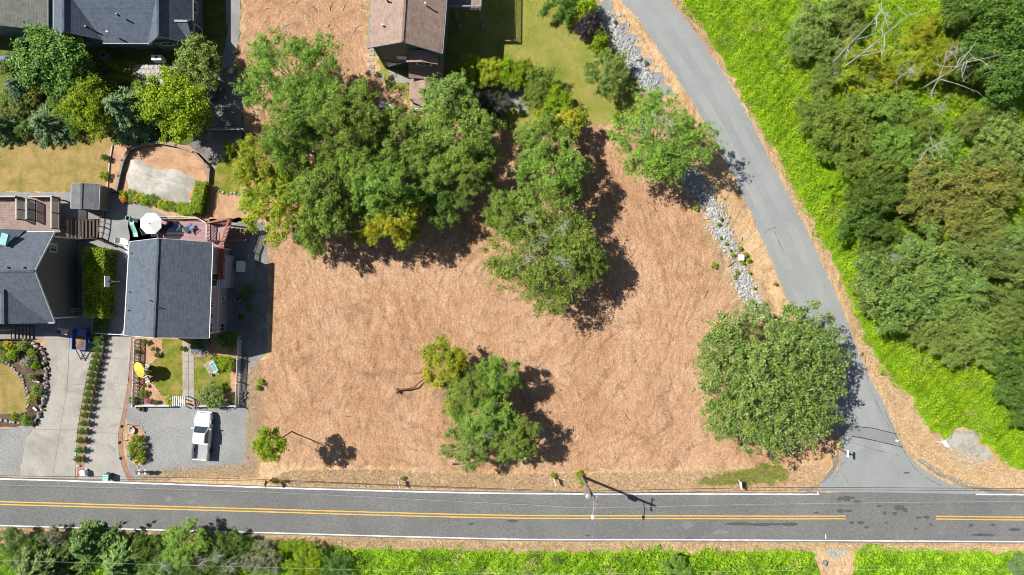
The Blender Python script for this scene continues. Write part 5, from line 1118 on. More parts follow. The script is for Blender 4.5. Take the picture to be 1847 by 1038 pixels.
# lower shed roof, window bay and porch on the right half
def F(a, d, z): v = Vector((wm.x, wm.y, 0)) + fr * a + out * d; v.z = z; return v
half = (W1 - wm).length
part('wall', 'siding_olive', HD, lambda m: m.prism([F(0.05, 0.06, 0), F(half, 0.06, 0), F(half, 1.7, 0), F(0.05, 1.7, 0)], 0, 3.4))
slope('roof_slope', [F(-0.1, 2.1, 3.7), F(half + .25, 2.1, 3.7), F(half + .25, 0.05, 5.3), F(-0.1, 0.05, 5.3)], 'shingle_brown', HD)
bay = bpy.data.objects.new('window_bay', None); COL.objects.link(bay); bay.parent = HD
part('wall', 'siding_olive', bay, lambda m: m.prism([F(0.7, 0.05, 0), F(half - .6, 0.05, 0), F(half - 1.0, 1.0, 0), F(1.1, 1.0, 0)], 4.9, 6.7))
q = F(half / 2 + .05, 1.02, 5.9); window(bay, q, fr, 1.7, 1.0)
for a_ in (1.15, half - 1.05): part('bay_trim', 'trim_white', bay, lambda m: m.beam(F(a_, 1.02, 4.95), F(a_, 1.02, 6.65), 0.1, 0.08))
slope('roof_slope', [F(0.0, 1.3, 6.75), F(0.0, 0.05, 6.9), F(half / 2, 0.05, 7.45), F(half / 2, 1.3, 7.3)], 'shingle_brown', bay)
slope('roof_slope', [F(half - .1, 1.3, 6.75), F(half - .1, 0.05, 6.9), F(half / 2, 0.05, 7.45), F(half / 2, 1.3, 7.3)], 'shingle_brown', bay)
pch = bpy.data.objects.new('porch', None); COL.objects.link(pch); pch.parent = HD
slope('roof_slope', [F(-0.1, 4.3, 2.75), F(-0.1, 1.72, 2.85), F(half / 2, 1.72, 3.65), F(half / 2, 4.3, 3.6)], 'shingle_brown', pch)
slope('roof_slope', [F(half + .2, 4.3, 2.75), F(half + .2, 1.72, 2.85), F(half / 2, 1.72, 3.65), F(half / 2, 4.3, 3.6)], 'shingle_brown', pch)
for a_, d_ in ((0.1, 4.1), (half - .05, 4.1)): part('post', 'trim_white', pch, lambda m: m.beam(F(a_, d_, 0), F(a_, d_, 2.7), 0.16, 0.16))
part('porch_floor', 'deck_brown', pch, lambda m: m.prism([F(0, 1.7, 0), F(half, 1.7, 0), F(half, 5.0, 0), F(0, 5.0, 0)], 0.02, 0.35))
rail(pch, [F(0, 4.95, .35), F(half, 4.95, .35)], 0.9, mat='trim_white', bal=0.25, top=0.1)
for x, y, z in ((699, 2, 9.4), (691, 48, 8.9), (768, 9, 9.3)): q = P(x, y, z); vent(HD, (q.x, q.y, z), 0.55, 0.1, 'plastic_white' if y > 5 else 'metal_dark')
DD = thing('raised_deck', 'high raised deck with posts on the lawn side of the brown-roofed house', 'deck', P(838, -20, 0)); zd = 5.0
for i in range(24): y = -70 + i * 3.6; A, B = P(806, y, zd), P(868, y, zd); part('deck_board', 'deck_brown', DD, lambda m: m.beam(A, B, 0.21, 0.05))
for x, y in ((822, 18), (866, 18), (866, -40), (822, -60)):
    q = P(x, y, zd); part('support_post', 'trim_grey', DD, lambda m: m.box((q.x, q.y, 2.48), (0.16, 0.16, 4.9))); part('footing', 'concrete', DD, lambda m: m.lathe([(0.25, 0), (0.22, 0.25), (0.12, 0.3)], (q.x, q.y, 0)))
rail(DD, [P(806, 18, zd), P(868, 18, zd), P(869, -66, zd)], 1.05, mat='trim_grey', bal=0.14, top=0.14)
part('joist', 'wood_dark', DD, lambda m: m.beam(P(806, 17, zd - .18), P(868, 17, zd - .18), 0.08, 0.26))
# ------------------------------------------------------------------ more materials
plain('car_white', (0.62, 0.63, 0.62), (0.57, 0.58, 0.57), 1, 0.22, spec=0.6)
plain('car_grey', (0.16, 0.165, 0.165), (0.12, 0.122, 0.122), 2, 0.5)
plain('bed_liner', (0.3, 0.3, 0.31), (0.24, 0.24, 0.25), 3, 0.8)
plain('rubber', (0.025, 0.025, 0.026), (0.018, 0.018, 0.018), 5, 0.85)
plain('blue_paint', (0.03, 0.1, 0.38), (0.02, 0.07, 0.28), 2, 0.4, spec=0.5)
plain('navy_cloth', (0.02, 0.03, 0.085), (0.014, 0.02, 0.055), 4, 0.9)
plain('blue_cloth', (0.13, 0.2, 0.36), (0.09, 0.14, 0.27), 4, 0.9)
plain('teal_cloth', (0.09, 0.33, 0.36), (0.06, 0.24, 0.27), 6, 0.9)
plain('canvas_white', (0.56, 0.6, 0.57), (0.5, 0.54, 0.51), 2, 0.8)
plain('canvas_yellow', (0.62, 0.47, 0.07), (0.55, 0.4, 0.05), 2, 0.8)
plain('sign_red', (0.45, 0.03, 0.03), (0.36, 0.02, 0.02), 3, 0.5)
plain('sign_yellow', (0.75, 0.45, 0.03), (0.65, 0.38, 0.03), 3, 0.5)
plain('green_plastic', (0.03, 0.22, 0.14), (0.02, 0.17, 0.11), 3, 0.4)
plain('aqua_plastic', (0.3, 0.55, 0.48), (0.24, 0.46, 0.4), 3, 0.4)
plain('green_dark', (0.02, 0.09, 0.06), (0.015, 0.07, 0.05), 3, 0.45)
plain('stone_pale', (0.42, 0.405, 0.375), (0.24, 0.23, 0.215), 2.5, 0.9, bmp=0.5)
plain('stone_grey', (0.3, 0.3, 0.29), (0.16, 0.16, 0.155), 2.5, 0.9, bmp=0.5)
plain('rock_white', (0.44, 0.44, 0.425), (0.14, 0.145, 0.145), 2.6, 0.9, bmp=0.4)
plain('wire_grey', (0.45, 0.45, 0.44), (0.38, 0.38, 0.37), 1, 0.8)
multi('mound_gravel', [(0.3, (0.27, 0.25, 0.22)), (0.62, (0.42, 0.405, 0.37))], 0.8, 9, mul=0.65)
plain('rug', (0.28, 0.235, 0.2), (0.2, 0.165, 0.14), 4, 0.95)
plain('mesh_cloth', (0.3, 0.3, 0.26), (0.22, 0.22, 0.19), 5, 0.9)
plain('pole_wood', (0.24, 0.2, 0.165), (0.14, 0.115, 0.095), 3, 0.9, bmp=0.3)
plain('dirt_load', (0.22, 0.15, 0.1), (0.12, 0.08, 0.055), 3, 0.95, bmp=0.6)
plain('cover_blue', (0.05, 0.09, 0.12), (0.03, 0.06, 0.085), 2, 0.5)
plain('flag_red', (0.5, 0.05, 0.06), (0.42, 0.04, 0.05), 4, 0.8); plain('flag_blue', (0.04, 0.06, 0.2), (0.03, 0.045, 0.15), 4, 0.8); plain('flag_white', (0.78, 0.78, 0.76), (0.7, 0.7, 0.68), 4, 0.8)

def finish(root, loc, rz=0.0):
    root.location = loc; root.rotation_euler = (0, 0, rz); return root
# ------------------------------------------------------------------ pickup truck (local +Y forward)
def pickup():
    t = thing('pickup_truck', 'white pickup truck with open grey bed parked on the gravel lot', 'truck')
    def ring(y, hw, z0, z1, ht=None, ch=0.12):
        ht = ht or hw * 0.93
        return [(-hw, y, z0), (hw, y, z0), (hw, y, z1 - ch), (ht, y, z1), (-ht, y, z1), (-hw, y, z1 - ch)]
    body = MB(); body.loft([ring(2.78, 0.72, .5, .92, .62), ring(2.7, .86, .42, 1.0, .72), ring(2.3, .95, .4, 1.08, .78), ring(1.3, .97, .4, 1.14, .84), ring(.9, .97, .4, 1.12, .88), ring(-.85, .97, .4, 1.12, .9)])
    body.build('body', 'car_white', t, smooth=False, bevel=0.03)
    cab = MB(); cab.loft([[(-.9, 1.28, 1.1), (.9, 1.28, 1.1), (.9, -.8, 1.1), (-.9, -.8, 1.1)], [(-.72, .5, 1.72), (.72, .5, 1.72), (.72, -.62, 1.74), (-.72, -.62, 1.74)], [(-.66, .35, 1.79), (.66, .35, 1.79), (.66, -.56, 1.81), (-.66, -.56, 1.81)]])
    cab.build('cab', 'car_white', t, bevel=0.03)
    def pane(name, pts): part(name, 'glass', t, lambda m: m.slab(pts, 0.02))
    pane('windshield', [(-.8, 1.2, 1.175), (.8, 1.2, 1.175), (.68, .56, 1.705), (-.68, .56, 1.705)])
    for s in (-1, 1):
        part('side_window', 'glass', t, lambda m: m.add([(s * .895, .95, 1.17), (s * .895, -.7, 1.17), (s * .755, -.58, 1.66), (s * .755, .5, 1.66), (s * .87, .95, 1.17), (s * .87, -.7, 1.17), (s * .73, -.58, 1.66), (s * .73, .5, 1.66)], [(0, 1, 2, 3), (7, 6, 5, 4), (0, 4, 5, 1), (1, 5, 6, 2), (2, 6, 7, 3), (3, 7, 4, 0)]))
        part('mirror', 'plastic_white', t, lambda m: m.box((s * 1.07, .95, 1.2), (.22, .12, .17)))
        part('headlight', 'metal_pale', t, lambda m: m.box((s * .66, 2.73, .78), (.3, .16, .18)))
        part('taillight', 'sign_red', t, lambda m: m.box((s * .9, -2.76, .85), (.12, .06, .3)))
        part('bed_side', 'car_white', t, lambda m: m.box((s * .92, -1.82, .82), (.12, 1.92, .66)), bevel=0.03)
        part('bed_rail', 'car_grey', t, lambda m: m.box((s * .92, -1.82, 1.165), (.13, 1.9, .03)))
        for y in (1.75, -1.75):
            wh = bpy.data.objects.new('wheel', None); COL.objects.link(wh); wh.parent = t
            M = Matrix.Rotation(math.pi / 2, 3, 'Y')
            part('tyre', 'rubber', wh, lambda m: m.lathe([(.25, -.13), (.37, -.12), (.39, -.06), (.39, .06), (.37, .12), (.25, .13)], (s * .9, y, .39), 18, M))
            part('rim', 'metal_pale', wh, lambda m: m.lathe([(.24, -.1), (.24, .1)], (s * .93, y, .39), 14, M))
        part('fender', 'car_white', t, lambda m: m.lathe([(.5, -.12), (.5, .06)], (s * .93, 1.75, .52), 16, Matrix.Rotation(math.pi / 2, 3, 'Y')))
    part('bed_floor', 'bed_liner', t, lambda m: m.box((0, -1.82, .6), (1.74, 1.9, .08)))
    part('bed_front', 'car_white', t, lambda m: m.box((0, -.9, .85), (1.72, .08, .6))); part('tailgate', 'car_white', t, lambda m: m.box((0, -2.76, .85), (1.72, .1, .62)), bevel=0.02)
    part('bumper', 'metal_pale', t, lambda m: m.box((0, 2.84, .55), (1.75, .14, .22)), bevel=0.03); part('bumper', 'metal_pale', t, lambda m: m.box((0, -2.9, .55), (1.8, .14, .18)), bevel=0.03)
    part('grille', 'metal_dark', t, lambda m: m.box((0, 2.76, .78), (.9, .08, .22)))
    part('chassis', 'metal_dark', t, lambda m: m.box((0, -.1, .4), (1.2, 5.0, .16)))
    return t
tr = pickup(); q = P(364, 787, 0.9); finish(tr, (q.x, q.y, 0), math.radians(-4.5))

# ------------------------------------------------------------------ utility trailer with soil
t = thing('utility_trailer', 'blue utility trailer loaded with soil on the driveway', 'trailer')
part('bed', 'blue_paint', t, lambda m: m.box((0, 0, .5), (1.55, 2.4, .1)))
for s in (-1, 1):
    part('side_panel', 'blue_paint', t, lambda m: m.box((s * .8, 0, .75), (.07, 2.5, .5)))
    part('fender', 'blue_paint', t, lambda m: m.loft([[(s * .86, y, z), (s * 1.1, y, z), (s * 1.1, y, z - .04), (s * .86, y, z - .04)] for y, z in ((-.55, .45), (-.35, .72), (.35, .72), (.55, .45))]))
    wh = part('wheel', 'rubber', t, lambda m: m.lathe([(.15, -.09), (.3, -.08), (.3, .08), (.15, .09)], (s * .97, 0, .3), 14, Matrix.Rotation(math.pi / 2, 3, 'Y')))
    part('tongue', 'metal_dark', t, lambda m: m.beam((s * .7, -1.2, .45), (s * .06, -2.3, .42), .08, .08))
    part('taillight', 'sign_red', t, lambda m: m.box((s * .72, 1.3, .5), (.14, .05, .1)))
part('end_panel', 'blue_paint', t, lambda m: m.box((0, -1.22, .75), (1.53, .07, .5))); part('end_panel', 'blue_paint', t, lambda m: m.box((0, 1.22, .75), (1.53, .07, .5)))
part('coupler', 'metal_dark', t, lambda m: m.box((0, -2.4, .44), (.12, .3, .12))); part('jack', 'metal_dark', t, lambda m: m.tube([(.25, -2.0, 0), (.25, -2.0, .75)], .03, 6)); part('foot_beam', 'metal_dark', t, lambda m: m.beam((-.5, -2.3, .3), (.5, -2.3, .3), .06, .06))
q = P(145.5, 612, .6); finish(t, (q.x, q.y, 0), math.radians(-2))
ld = MB(); n = 9; vs = []
for i in range(n):
    for j in range(n):
        x, y = -.74 + 1.48 * i / (n - 1), -1.15 + 1.5 * j / (n - 1); e = min(i, j, n - 1 - i, n - 1 - j) / 4
        vs.append((q.x + x, q.y + y, .6 + .3 * min(1, e) + R.uniform(-.04, .04)))
ld.add(vs, [(i * n + j, (i + 1) * n + j, (i + 1) * n + j + 1, i * n + j + 1) for i in range(n - 1) for j in range(n - 1)])
o = ld.build('soil_heap', 'dirt_load', smooth=True); tag(o, 'brown soil heap filling the near half of the blue trailer', 'soil')

# ------------------------------------------------------------------ umbrellas and garden furniture
def umbrella(label, px, py, z0, top, rad, mat, tilt=(0, 0), base=None):
    c = P(px, py, top - .2); u = thing('patio_umbrella', label, 'umbrella', (c.x, c.y, z0))
    part('pole', 'metal_pale', u, lambda m: m.tube([(c.x, c.y, z0), (c.x, c.y, top - .12)], .03, 8))
    part('base', 'metal_dark', u, lambda m: m.lathe([(.32, 0), (.3, .06), (.06, .12)], (c.x, c.y, z0)))
    M = Matrix.Rotation(tilt[0], 3, 'X') @ Matrix.Rotation(tilt[1], 3, 'Y'); ctr = Vector((c.x, c.y, top - .45))
    ap = ctr + M @ Vector((0, 0, .45)); rim = [ctr + M @ Vector((rad * math.cos(k * math.pi / 4 + .39), rad * math.sin(k * math.pi / 4 + .39), 0)) for k in range(8)]
    can = bpy.data.objects.new('canopy', None); COL.objects.link(can); can.parent = u; can.location = (0, 0, 0)
    for k in range(8): part('panel', mat, can, lambda m: m.slab([ap, rim[k], rim[(k + 1) % 8]], .012))
    for k in range(8): part('rib', 'metal_pale', u, lambda m: m.tube([ap - M @ Vector((0, 0, .05)), rim[k] - M @ Vector((0, 0, .03))], .012, 4))
    part('finial', 'metal_pale', u, lambda m: m.lathe([(.05, 0), (.06, .06), (.01, .12)], ap))
    return u
umbrella('large white patio umbrella on the raised mauve deck', 270, 403, 3.02, 5.5, 1.28, 'canvas_white')
umbrella('tilted yellow garden umbrella over the white picket fence', 249, 668, 0.02, 2.5, 1.0, 'canvas_yellow', (0.25, -0.5))
def chair(name, label, x, y, z, rz, cloth, frame, group=None, w=.6, lounge=False):
    t = thing(name, label, 'chair', group=group); L = .55
    part('seat', cloth, t, lambda m: m.box((0, 0, .42), (w, L, .05))); part('backrest', cloth, t, lambda m: m.beam((0, L / 2, .44), (0, L / 2 + (.42 if lounge else .16), .98), w, .05, (0, 1, 0)))
    for sx in (-1, 1):
        for sy in (-1, 1): part('leg', frame, t, lambda m: m.tube([(sx * w * .48, sy * L * .45, .41), (sx * w * .52, sy * L * .52, 0)], .022, 5))
        part('armrest', frame, t, lambda m: m.beam((sx * w * .55, -L / 2, .64), (sx * w * .55, L / 2 + .06, .66), .06, .035)); part('arm_post', frame, t, lambda m: m.tube([(sx * w * .55, -L * .45, .42), (sx * w * .55, -L * .45, .64)], .018, 5))
    q = P(x, y, z + .4); return finish(t, (q.x, q.y, z), rz)
gdk = 'chairs on the raised mauve deck'
for x, y, rz, c in ((308, 405, 2.6, 'navy_cloth'), (320, 409, 2.4, 'blue_cloth'), (345, 410, 2.2, 'blue_cloth')): chair('patio_chair', 'blue cloth patio chair on the mauve deck', x, y, 3.03, rz, c, 'metal_dark', gdk, lounge=True)
for x, y, rz in ((262, 419, 0.4), (281, 421, 3.0)): chair('patio_chair', 'dark patio chair under the white umbrella', x, y, 3.03, rz, 'navy_cloth', 'metal_dark', 'chairs under the white umbrella')
t = thing('patio_table', 'round dark patio table under the edge of the white umbrella', 'table'); part('tabletop', 'metal_dark', t, lambda m: m.lathe([(.55, .68), (.55, .72)], seg=18)); part('pedestal', 'metal_dark', t, lambda m: m.tube([(0, 0, 0), (0, 0, .68)], .05, 8)); part('foot', 'metal_dark', t, lambda m: m.lathe([(.3, 0), (.25, .04)])); q = P(293, 413, 3.7); finish(t, (q.x, q.y, 3.03))
t = thing('side_table', 'low dark side table at the edge of the mauve deck', 'table'); part('tabletop', 'metal_dark', t, lambda m: m.box((0, 0, .45), (.5, .5, .04)))
for sx in (-1, 1):
    for sy in (-1, 1): part('leg', 'metal_dark', t, lambda m: m.tube([(sx * .22, sy * .22, 0), (sx * .22, sy * .22, .44)], .02, 5))
q = P(333, 415, 3.4); finish(t, (q.x, q.y, 3.03))
t = thing('play_slide', 'green and white plastic play slide on the gravel patio', 'slide')
part('chute', 'aqua_plastic', t, lambda m: m.loft([[(-.3, y, z), (.3, y, z), (.3, y, z + .14), (.22, y, z + .05), (-.22, y, z + .05), (-.3, y, z + .14)] for y, z in ((-1.2, .06), (-.7, .16), (.2, .8), (.5, .85))]))
part('platform', 'plastic_white', t, lambda m: m.box((0, .75, .45), (.62, .5, .9), top=.85)); part('hoop', 'green_plastic', t, lambda m: m.lathe([(.32, .9), (.32, 1.25), (.24, 1.25), (.24, .95)], (-.25, .95, 0)))
q = P(240, 409, .6); finish(t, (q.x, q.y, 0), 0.05)
t = thing('sun_lounger', 'white plastic lounger on the gravel patio by the roof corner', 'chair'); part('seat', 'plastic_white', t, lambda m: m.box((0, 0, .32), (.62, 1.0, .06))); part('backrest', 'plastic_white', t, lambda m: m.beam((0, .5, .34), (0, .85, .8), .6, .06, (0, 1, 0)))
for sx in (-1, 1):
    part('armrest', 'plastic_white', t, lambda m: m.box((sx * .33, .1, .5), (.07, .7, .05)))
    for sy in (-1, 1): part('leg', 'plastic_white', t, lambda m: m.box((sx * .28, sy * .42, .15), (.06, .06, .31)))
q = P(223, 436, .4); finish(t, (q.x, q.y, 0), 1.4)
def kayak(label, x, y, L, W, rz, mats, z=0.0):
    t = thing('kayak', label, 'kayak'); m = MB(); rings = []
    for k in range(9):
        f = k / 8; s = math.sin(math.pi * f) ** .6 * W / 2 + .02; yy = (f - .5) * L
        rings.append([(-s, yy, .22), (-s * .6, yy, .04), (s * .6, yy, .04), (s, yy, .22), (s * .5, yy, .3), (-s * .5, yy, .3)])
    m.loft(rings); m.build('hull', mats[0], t, smooth=True)
    part('cockpit', mats[1], t, lambda m: m.lathe([(.26, .26), (.26, .33), (.2, .33), (.18, .28)], (0, 0, 0)))
    for s in (-1, 1): part('hatch', mats[2], t, lambda m: m.lathe([(.14, .27), (.13, .32)], (0, s * L * .28, 0)))
    q = P(x, y, z); return finish(t, (q.x, q.y, z), rz)
kayak('pale blue kayak lying beside the blue spruce', 12, 107, 2.9, .75, 1.65, ('blue_cloth', 'sign_red', 'plastic_white'))
kayak('small white boat half under the grey roof eave', 231, 450, 1.6, .55, 0.4, ('plastic_white', 'blue_paint', 'aqua_plastic'))
# adirondack group under the yellow umbrella
for x, y, rz in ((266, 663, -1.9), (266, 684, -1.2)): chair('sling_chair', 'tan sling chair beside the small yellow-topped table', x, y, 0.02, rz, 'mesh_cloth', 'metal_pale', 'sling chairs by the yellow table')
t = thing('small_table', 'small dark table with yellow tray under the yellow umbrella', 'table'); part('tabletop', 'wood_dark', t, lambda m: m.box((0, 0, .48), (.6, .5, .04))); part('tray', 'canvas_yellow', t, lambda m: m.box((0, 0, .52), (.32, .3, .03)))
for sx in (-1, 1):
    for sy in (-1, 1): part('leg', 'wood_dark', t, lambda m: m.box((sx * .26, sy * .21, .23), (.05, .05, .46)))
q = P(267, 673, .5); finish(t, (q.x, q.y, 0.02))
rg_ = thing('outdoor_rug', 'grey-brown outdoor rug lying askew on the small lawn', 'rug', P(382, 664, 0)); part('weave', 'rug', rg_, lambda m: m.box(P(382, 664, .045), (1.15, 1.6, .04), rz=.5)); part('border', 'wood_pale', rg_, lambda m: m.box(P(382, 664, .036), (1.25, 1.7, .03), rz=.5))
t = thing('garden_bench', 'white bench seat with teal cushion on the outdoor rug', 'bench'); part('cushion', 'teal_cloth', t, lambda m: m.box((0, 0, .44), (1.1, .45, .1)), bevel=.03); part('seat', 'plastic_white', t, lambda m: m.box((0, 0, .36), (1.2, .55, .05))); part('backrest', 'plastic_white', t, lambda m: m.beam((0, .3, .4), (0, .38, .85), 1.2, .05, (0, 1, 0)))
for sx in (-1, 1):
    part('armrest', 'plastic_white', t, lambda m: m.box((sx * .58, 0, .62), (.07, .6, .05)))
    for sy in (-1, 1): part('leg', 'plastic_white', t, lambda m: m.box((sx * .55, sy * .24, .32), (.06, .06, .58)))
q = P(387, 662, .4); finish(t, (q.x, q.y, 0.065), 2.05 + math.pi)
t = thing('flower_pot', 'small pale pot on the corner of the outdoor rug', 'pot'); part('pot', 'stone_pale', t, lambda m: m.lathe([(.13, 0), (.18, .3), (.15, .3), (.13, .26)])); part('soil', 'soil', t, lambda m: m.lathe([(.14, .24), (.1, .27)])); q = P(381, 676, .2); finish(t, (q.x, q.y, .065))

# ------------------------------------------------------------------ fences
def picket(name, label, a, b, h=1.15, gap=.16, mat='trim_white', group=None, pw=.1):
    a, b = P(*a), P(*b); root = thing(name, label, 'fence', a, group); d = (b - a); L = d.length; z = Vector((0, 0, 1)); n = int(L / gap); ang = math.atan2(d.y, d.x); side = Vector((-d.y, d.x, 0)).normalized() * .05
    for k in range(n + 1): q = a.lerp(b, k / n); part('picket', mat, root, lambda m: m.box(q + z * (h / 2), (pw, .03, h), rz=ang))
    for zz in (.25, h - .2): part('rail', mat, root, lambda m: m.beam(a + side + z * zz, b + side + z * zz, .06, .09))
    part('cap_rail', mat, root, lambda m: m.beam(a + z * (h - .06), b + z * (h - .06), .05, .05))
    np_ = max(2, int(L / 2.2) + 1)
    for k in range(np_): q = a.lerp(b, k / (np_ - 1)) + side * 1.5; part('post', mat, root, lambda m: m.box(q + z * (h / 2 + .06), (.12, .12, h + .12)))
    return root
picket('picket_fence', 'white picket fence between the driveway and fenced garden', (251, 612), (247, 731))
picket('picket_fence', 'white picket fence on the lot side of the fenced garden', (436, 604), (431, 731), 1.2, .17)
picket('picket_fence', 'white front picket fence left of the garden gate', (247, 731), (312, 731), 1.0, .2)
picket('picket_fence', 'white front picket fence between the gate and lot side fence', (358, 731), (431, 731), 1.0, .2)
ga = thing('garden_arbor', 'white slatted arbor over the garden gate', 'arbor', P(336, 722, 0))
for x in (315, 332):
    for y in (717, 730): part('post', 'trim_white', ga, lambda m: m.box(P(x, y, 1.05), (.1, .1, 2.1)))
for x in (312, 334): part('beam', 'trim_white', ga, lambda m: m.beam(P(x, 714, 2.12), P(x, 734, 2.12), .07, .1))
for k in range(7): part('slat', 'trim_white', ga, lambda m: m.beam(P(312 + k * 3.4, 715, 2.2), P(312 + k * 3.4, 733, 2.2), .1, .05))
gt = thing('garden_gate', 'dark metal gate swung open over the garden path', 'gate', P(345, 727, 0))
part('frame', 'metal_dark', gt, lambda m: (m.beam(P(333, 729, .95), P(356, 734, .95), .05, .05), m.beam(P(333, 729, .1), P(356, 734, .1), .05, .05)))
for k in range(8): part('bar', 'metal_dark', gt, lambda m: m.beam(P(333 + k * 3.3, 729 + k * .71, .08), P(333 + k * 3.3, 729 + k * .71, .97), .03, .03))
# timber edging round the mound
te = thing('timber_edging', 'low weathered timber rail edging round the gravel mound', 'edging', P(285, 262, 0))
pts = [(209, 346), (215, 318), (222, 290), (233, 269), (255, 262), (285, 257), (318, 263), (350, 275), (377, 303), (375, 330)]
for a, b in zip(pts, pts[1:]):
    A, B = P(*a, .45), P(*b, .45); part('timber', 'wood_grey', te, lambda m: m.beam(A, B, .28, .2)); part('timber', 'wood_dark', te, lambda m: m.beam(P(*a, .18), P(*b, .18), .16, .3))
for p in pts: part('post', 'wood_dark', te, lambda m: m.box(P(*p, .3), (.2, .2, .62)))
cb = thing('timber_curb', 'thin wooden curb between the dry lawn and wood chips', 'edging', P(200, 300, 0)); part('board', 'wood_pale', cb, lambda m: m.beam(P(203, 262, .08), P(198, 292, .08), .12, .16)); part('board', 'wood_pale', cb, lambda m: m.beam(P(198, 292, .08), P(193, 346, .08), .12, .16))
gp = MB(); n = 26; A, B, C, D = P(232, 288), P(352, 318), P(338, 374), P(226, 344); vs = []
for i in range(n):
    for j in range(n):
        u, v = i / (n - 1), j / (n - 1); p = A.lerp(B, u).lerp(D.lerp(C, u), v); e = min(u, 1 - u, v, 1 - v); bl = max(0, min(1, e * 3.2)) ** .8
        vs.append((p.x + .25 * math.sin(v * 9) * (1 - bl), p.y + .25 * math.sin(u * 11) * (1 - bl), -.02 + .62 * bl + .14 * math.sin(u * 7 + v * 5) * bl - (.2 if abs(v - .4) < .07 else 0) * bl + R.uniform(-.015, .015)))
gp.add(vs, [(i * n + j, (i + 1) * n + j, (i + 1) * n + j + 1, i * n + j + 1) for i in range(n - 1) for j in range(n - 1)])
tag(gp.build('gravel_mound', 'mound_gravel', smooth=True), 'pale flattened gravel mound inside the timber edging', 'mound')
# slatted fence and gate by the tall hedge
sf = thing('slat_fence', 'brown slatted fence across the patio by the tall hedge', 'fence', P(178, 432, 0))
for k in range(4): part('slat', 'wood_dark', sf, lambda m: m.beam(P(173, 428 + k * 1.2, .25 + k * .32), P(212, 444 + k * 1.2, .25 + k * .32), .04, .16))
for x, y in ((173, 429), (192, 437), (212, 445)): part('post', 'wood_dark', sf, lambda m: m.box(P(x, y, .75), (.12, .12, 1.5)))
rail_f = thing('rail_fence', 'dark two-rail fence between timber stairs and gravel patio', 'fence', P(186, 400, 0)); rail(rail_f, [P(190, 384, 0), P(188, 410, 0), P(184, 430, 0)], 1.0, mat='wood_dark', bal=0.5, top=.12)
lf = thing('board_fence', 'thin grey board fence crossing the shaded gravel below the conifer', 'fence', P(400, 233, 0))
for k in range(12): x = 379 + k * 5.2; part('board', 'trim_grey', lf, lambda m: m.box(P(x, 234 - .1 * k, .75), (.34, .03, 1.5)))
part('cap', 'metal_pale', lf, lambda m: m.beam(P(376, 234, 1.52), P(440, 233, 1.52), .12, .05))
for x in (378, 408, 439): part('post', 'trim_grey', lf, lambda m: m.box(P(x, 236, .8), (.1, .1, 1.6)))

# ------------------------------------------------------------------ stones
def stone_mesh(seed, mat, sub=1):
    bm = bmesh.new(); bmesh.ops.create_icosphere(bm, subdivisions=sub, radius=1.0); rr = random.Random(seed)
    for v in bm.verts: v.co *= rr.uniform(.72, 1.15)
    me = bpy.data.meshes.new('stone'); bm.to_mesh(me); bm.free(); me.materials.append(MATS[mat]); return me
SM = [stone_mesh(i, ('stone_grey', 'stone_pale')[i % 2]) for i in range(6)]; SW = [stone_mesh(20 + i, 'rock_white') for i in range(3)]
def stones(root, px, s, hgt, meshes=SM, jit=.08, step=.42, rows=1):
    p = [P(q.x, q.y) for q in spline(px, 8)]; acc = 0; last = p[0]; off = wloc(root)
    for a, b in zip(p, p[1:]):
        acc += (b - a).length
        if acc >= step:
            acc = 0
            for r in range(rows):
                o = bpy.data.objects.new('stone', R.choice(meshes)); COL.objects.link(o); o.parent = root
                k = s * R.uniform(.7, 1.25); o.scale = (k, k * R.uniform(.7, 1.1), k * hgt); o.rotation_euler = (0, 0, R.uniform(0, 6.28))
                o.location = b - off + Vector((R.gauss(0, jit), R.gauss(0, jit), k * hgt * .5 + r * s * hgt * 1.1))
w1 = thing('stone_wall', 'curved dry stone wall edging the walled bed along the driveway', 'wall', P(80, 690, 0)); stones(w1, [(58, 617), (74, 628), (84, 650), (86, 690), (82, 720), (74, 745), (62, 766)], .24, .95, rows=2, step=.34)
w2_ = thing('stone_edging', 'curved stone edging round the dry front lawn', 'edging', P(40, 690, 0)); stones(w2_, [(-20, 646), (4, 650), (18, 657), (32, 672), (44, 692), (51, 715), (50, 735), (46, 745)], .2, .8, step=.34)
w3_ = thing('stone_edging', 'short stone edging below the dry front lawn', 'edging', P(20, 758, 0)); stones(w3_, [(-30, 756), (0, 757), (30, 762), (45, 768)], .22, .7)
w4 = thing('stone_edging', 'pale stones round the island bed in the gravel lot', 'edging', P(245, 800, 0)); stones(w4, [(236, 768), (248, 764), (258, 776), (265, 795), (267, 820), (255, 842)], .13, .7); stones(w4, [(234, 770), (231, 795), (236, 830), (250, 842)], .13, .7)
w5 = thing('stone_edging', 'pale stones edging the wood chip bed below the hedge', 'edging', P(400, 345, 0)); stones(w5, [(390, 335), (393, 345), (410, 350), (428, 350), (438, 372), (442, 392)], .2, .7, SW)
w6 = thing('stone_edging', 'thin pale stone edging between lawn and wood chips of the fenced garden', 'edging', P(280, 650, 0)); stones(w6, [(290, 612), (294, 630), (287, 645), (268, 660)], .1, .7, step=.3); stones(w6, [(268, 682), (281, 700), (292, 715), (328, 717)], .1, .7, step=.3)
for k in range(5):
    o = tag(MB().box(P(169.5 - k * .2, 574 + k * 6.2, .16), (.42, .36, .3 + R.uniform(-.02, .02)), rz=R.uniform(-.1, .1)).build('edging_block', 'stone_pale', bevel=.03), 'pale concrete edging block beside the low shaded hedge', 'block', 'edging blocks by the low hedge')
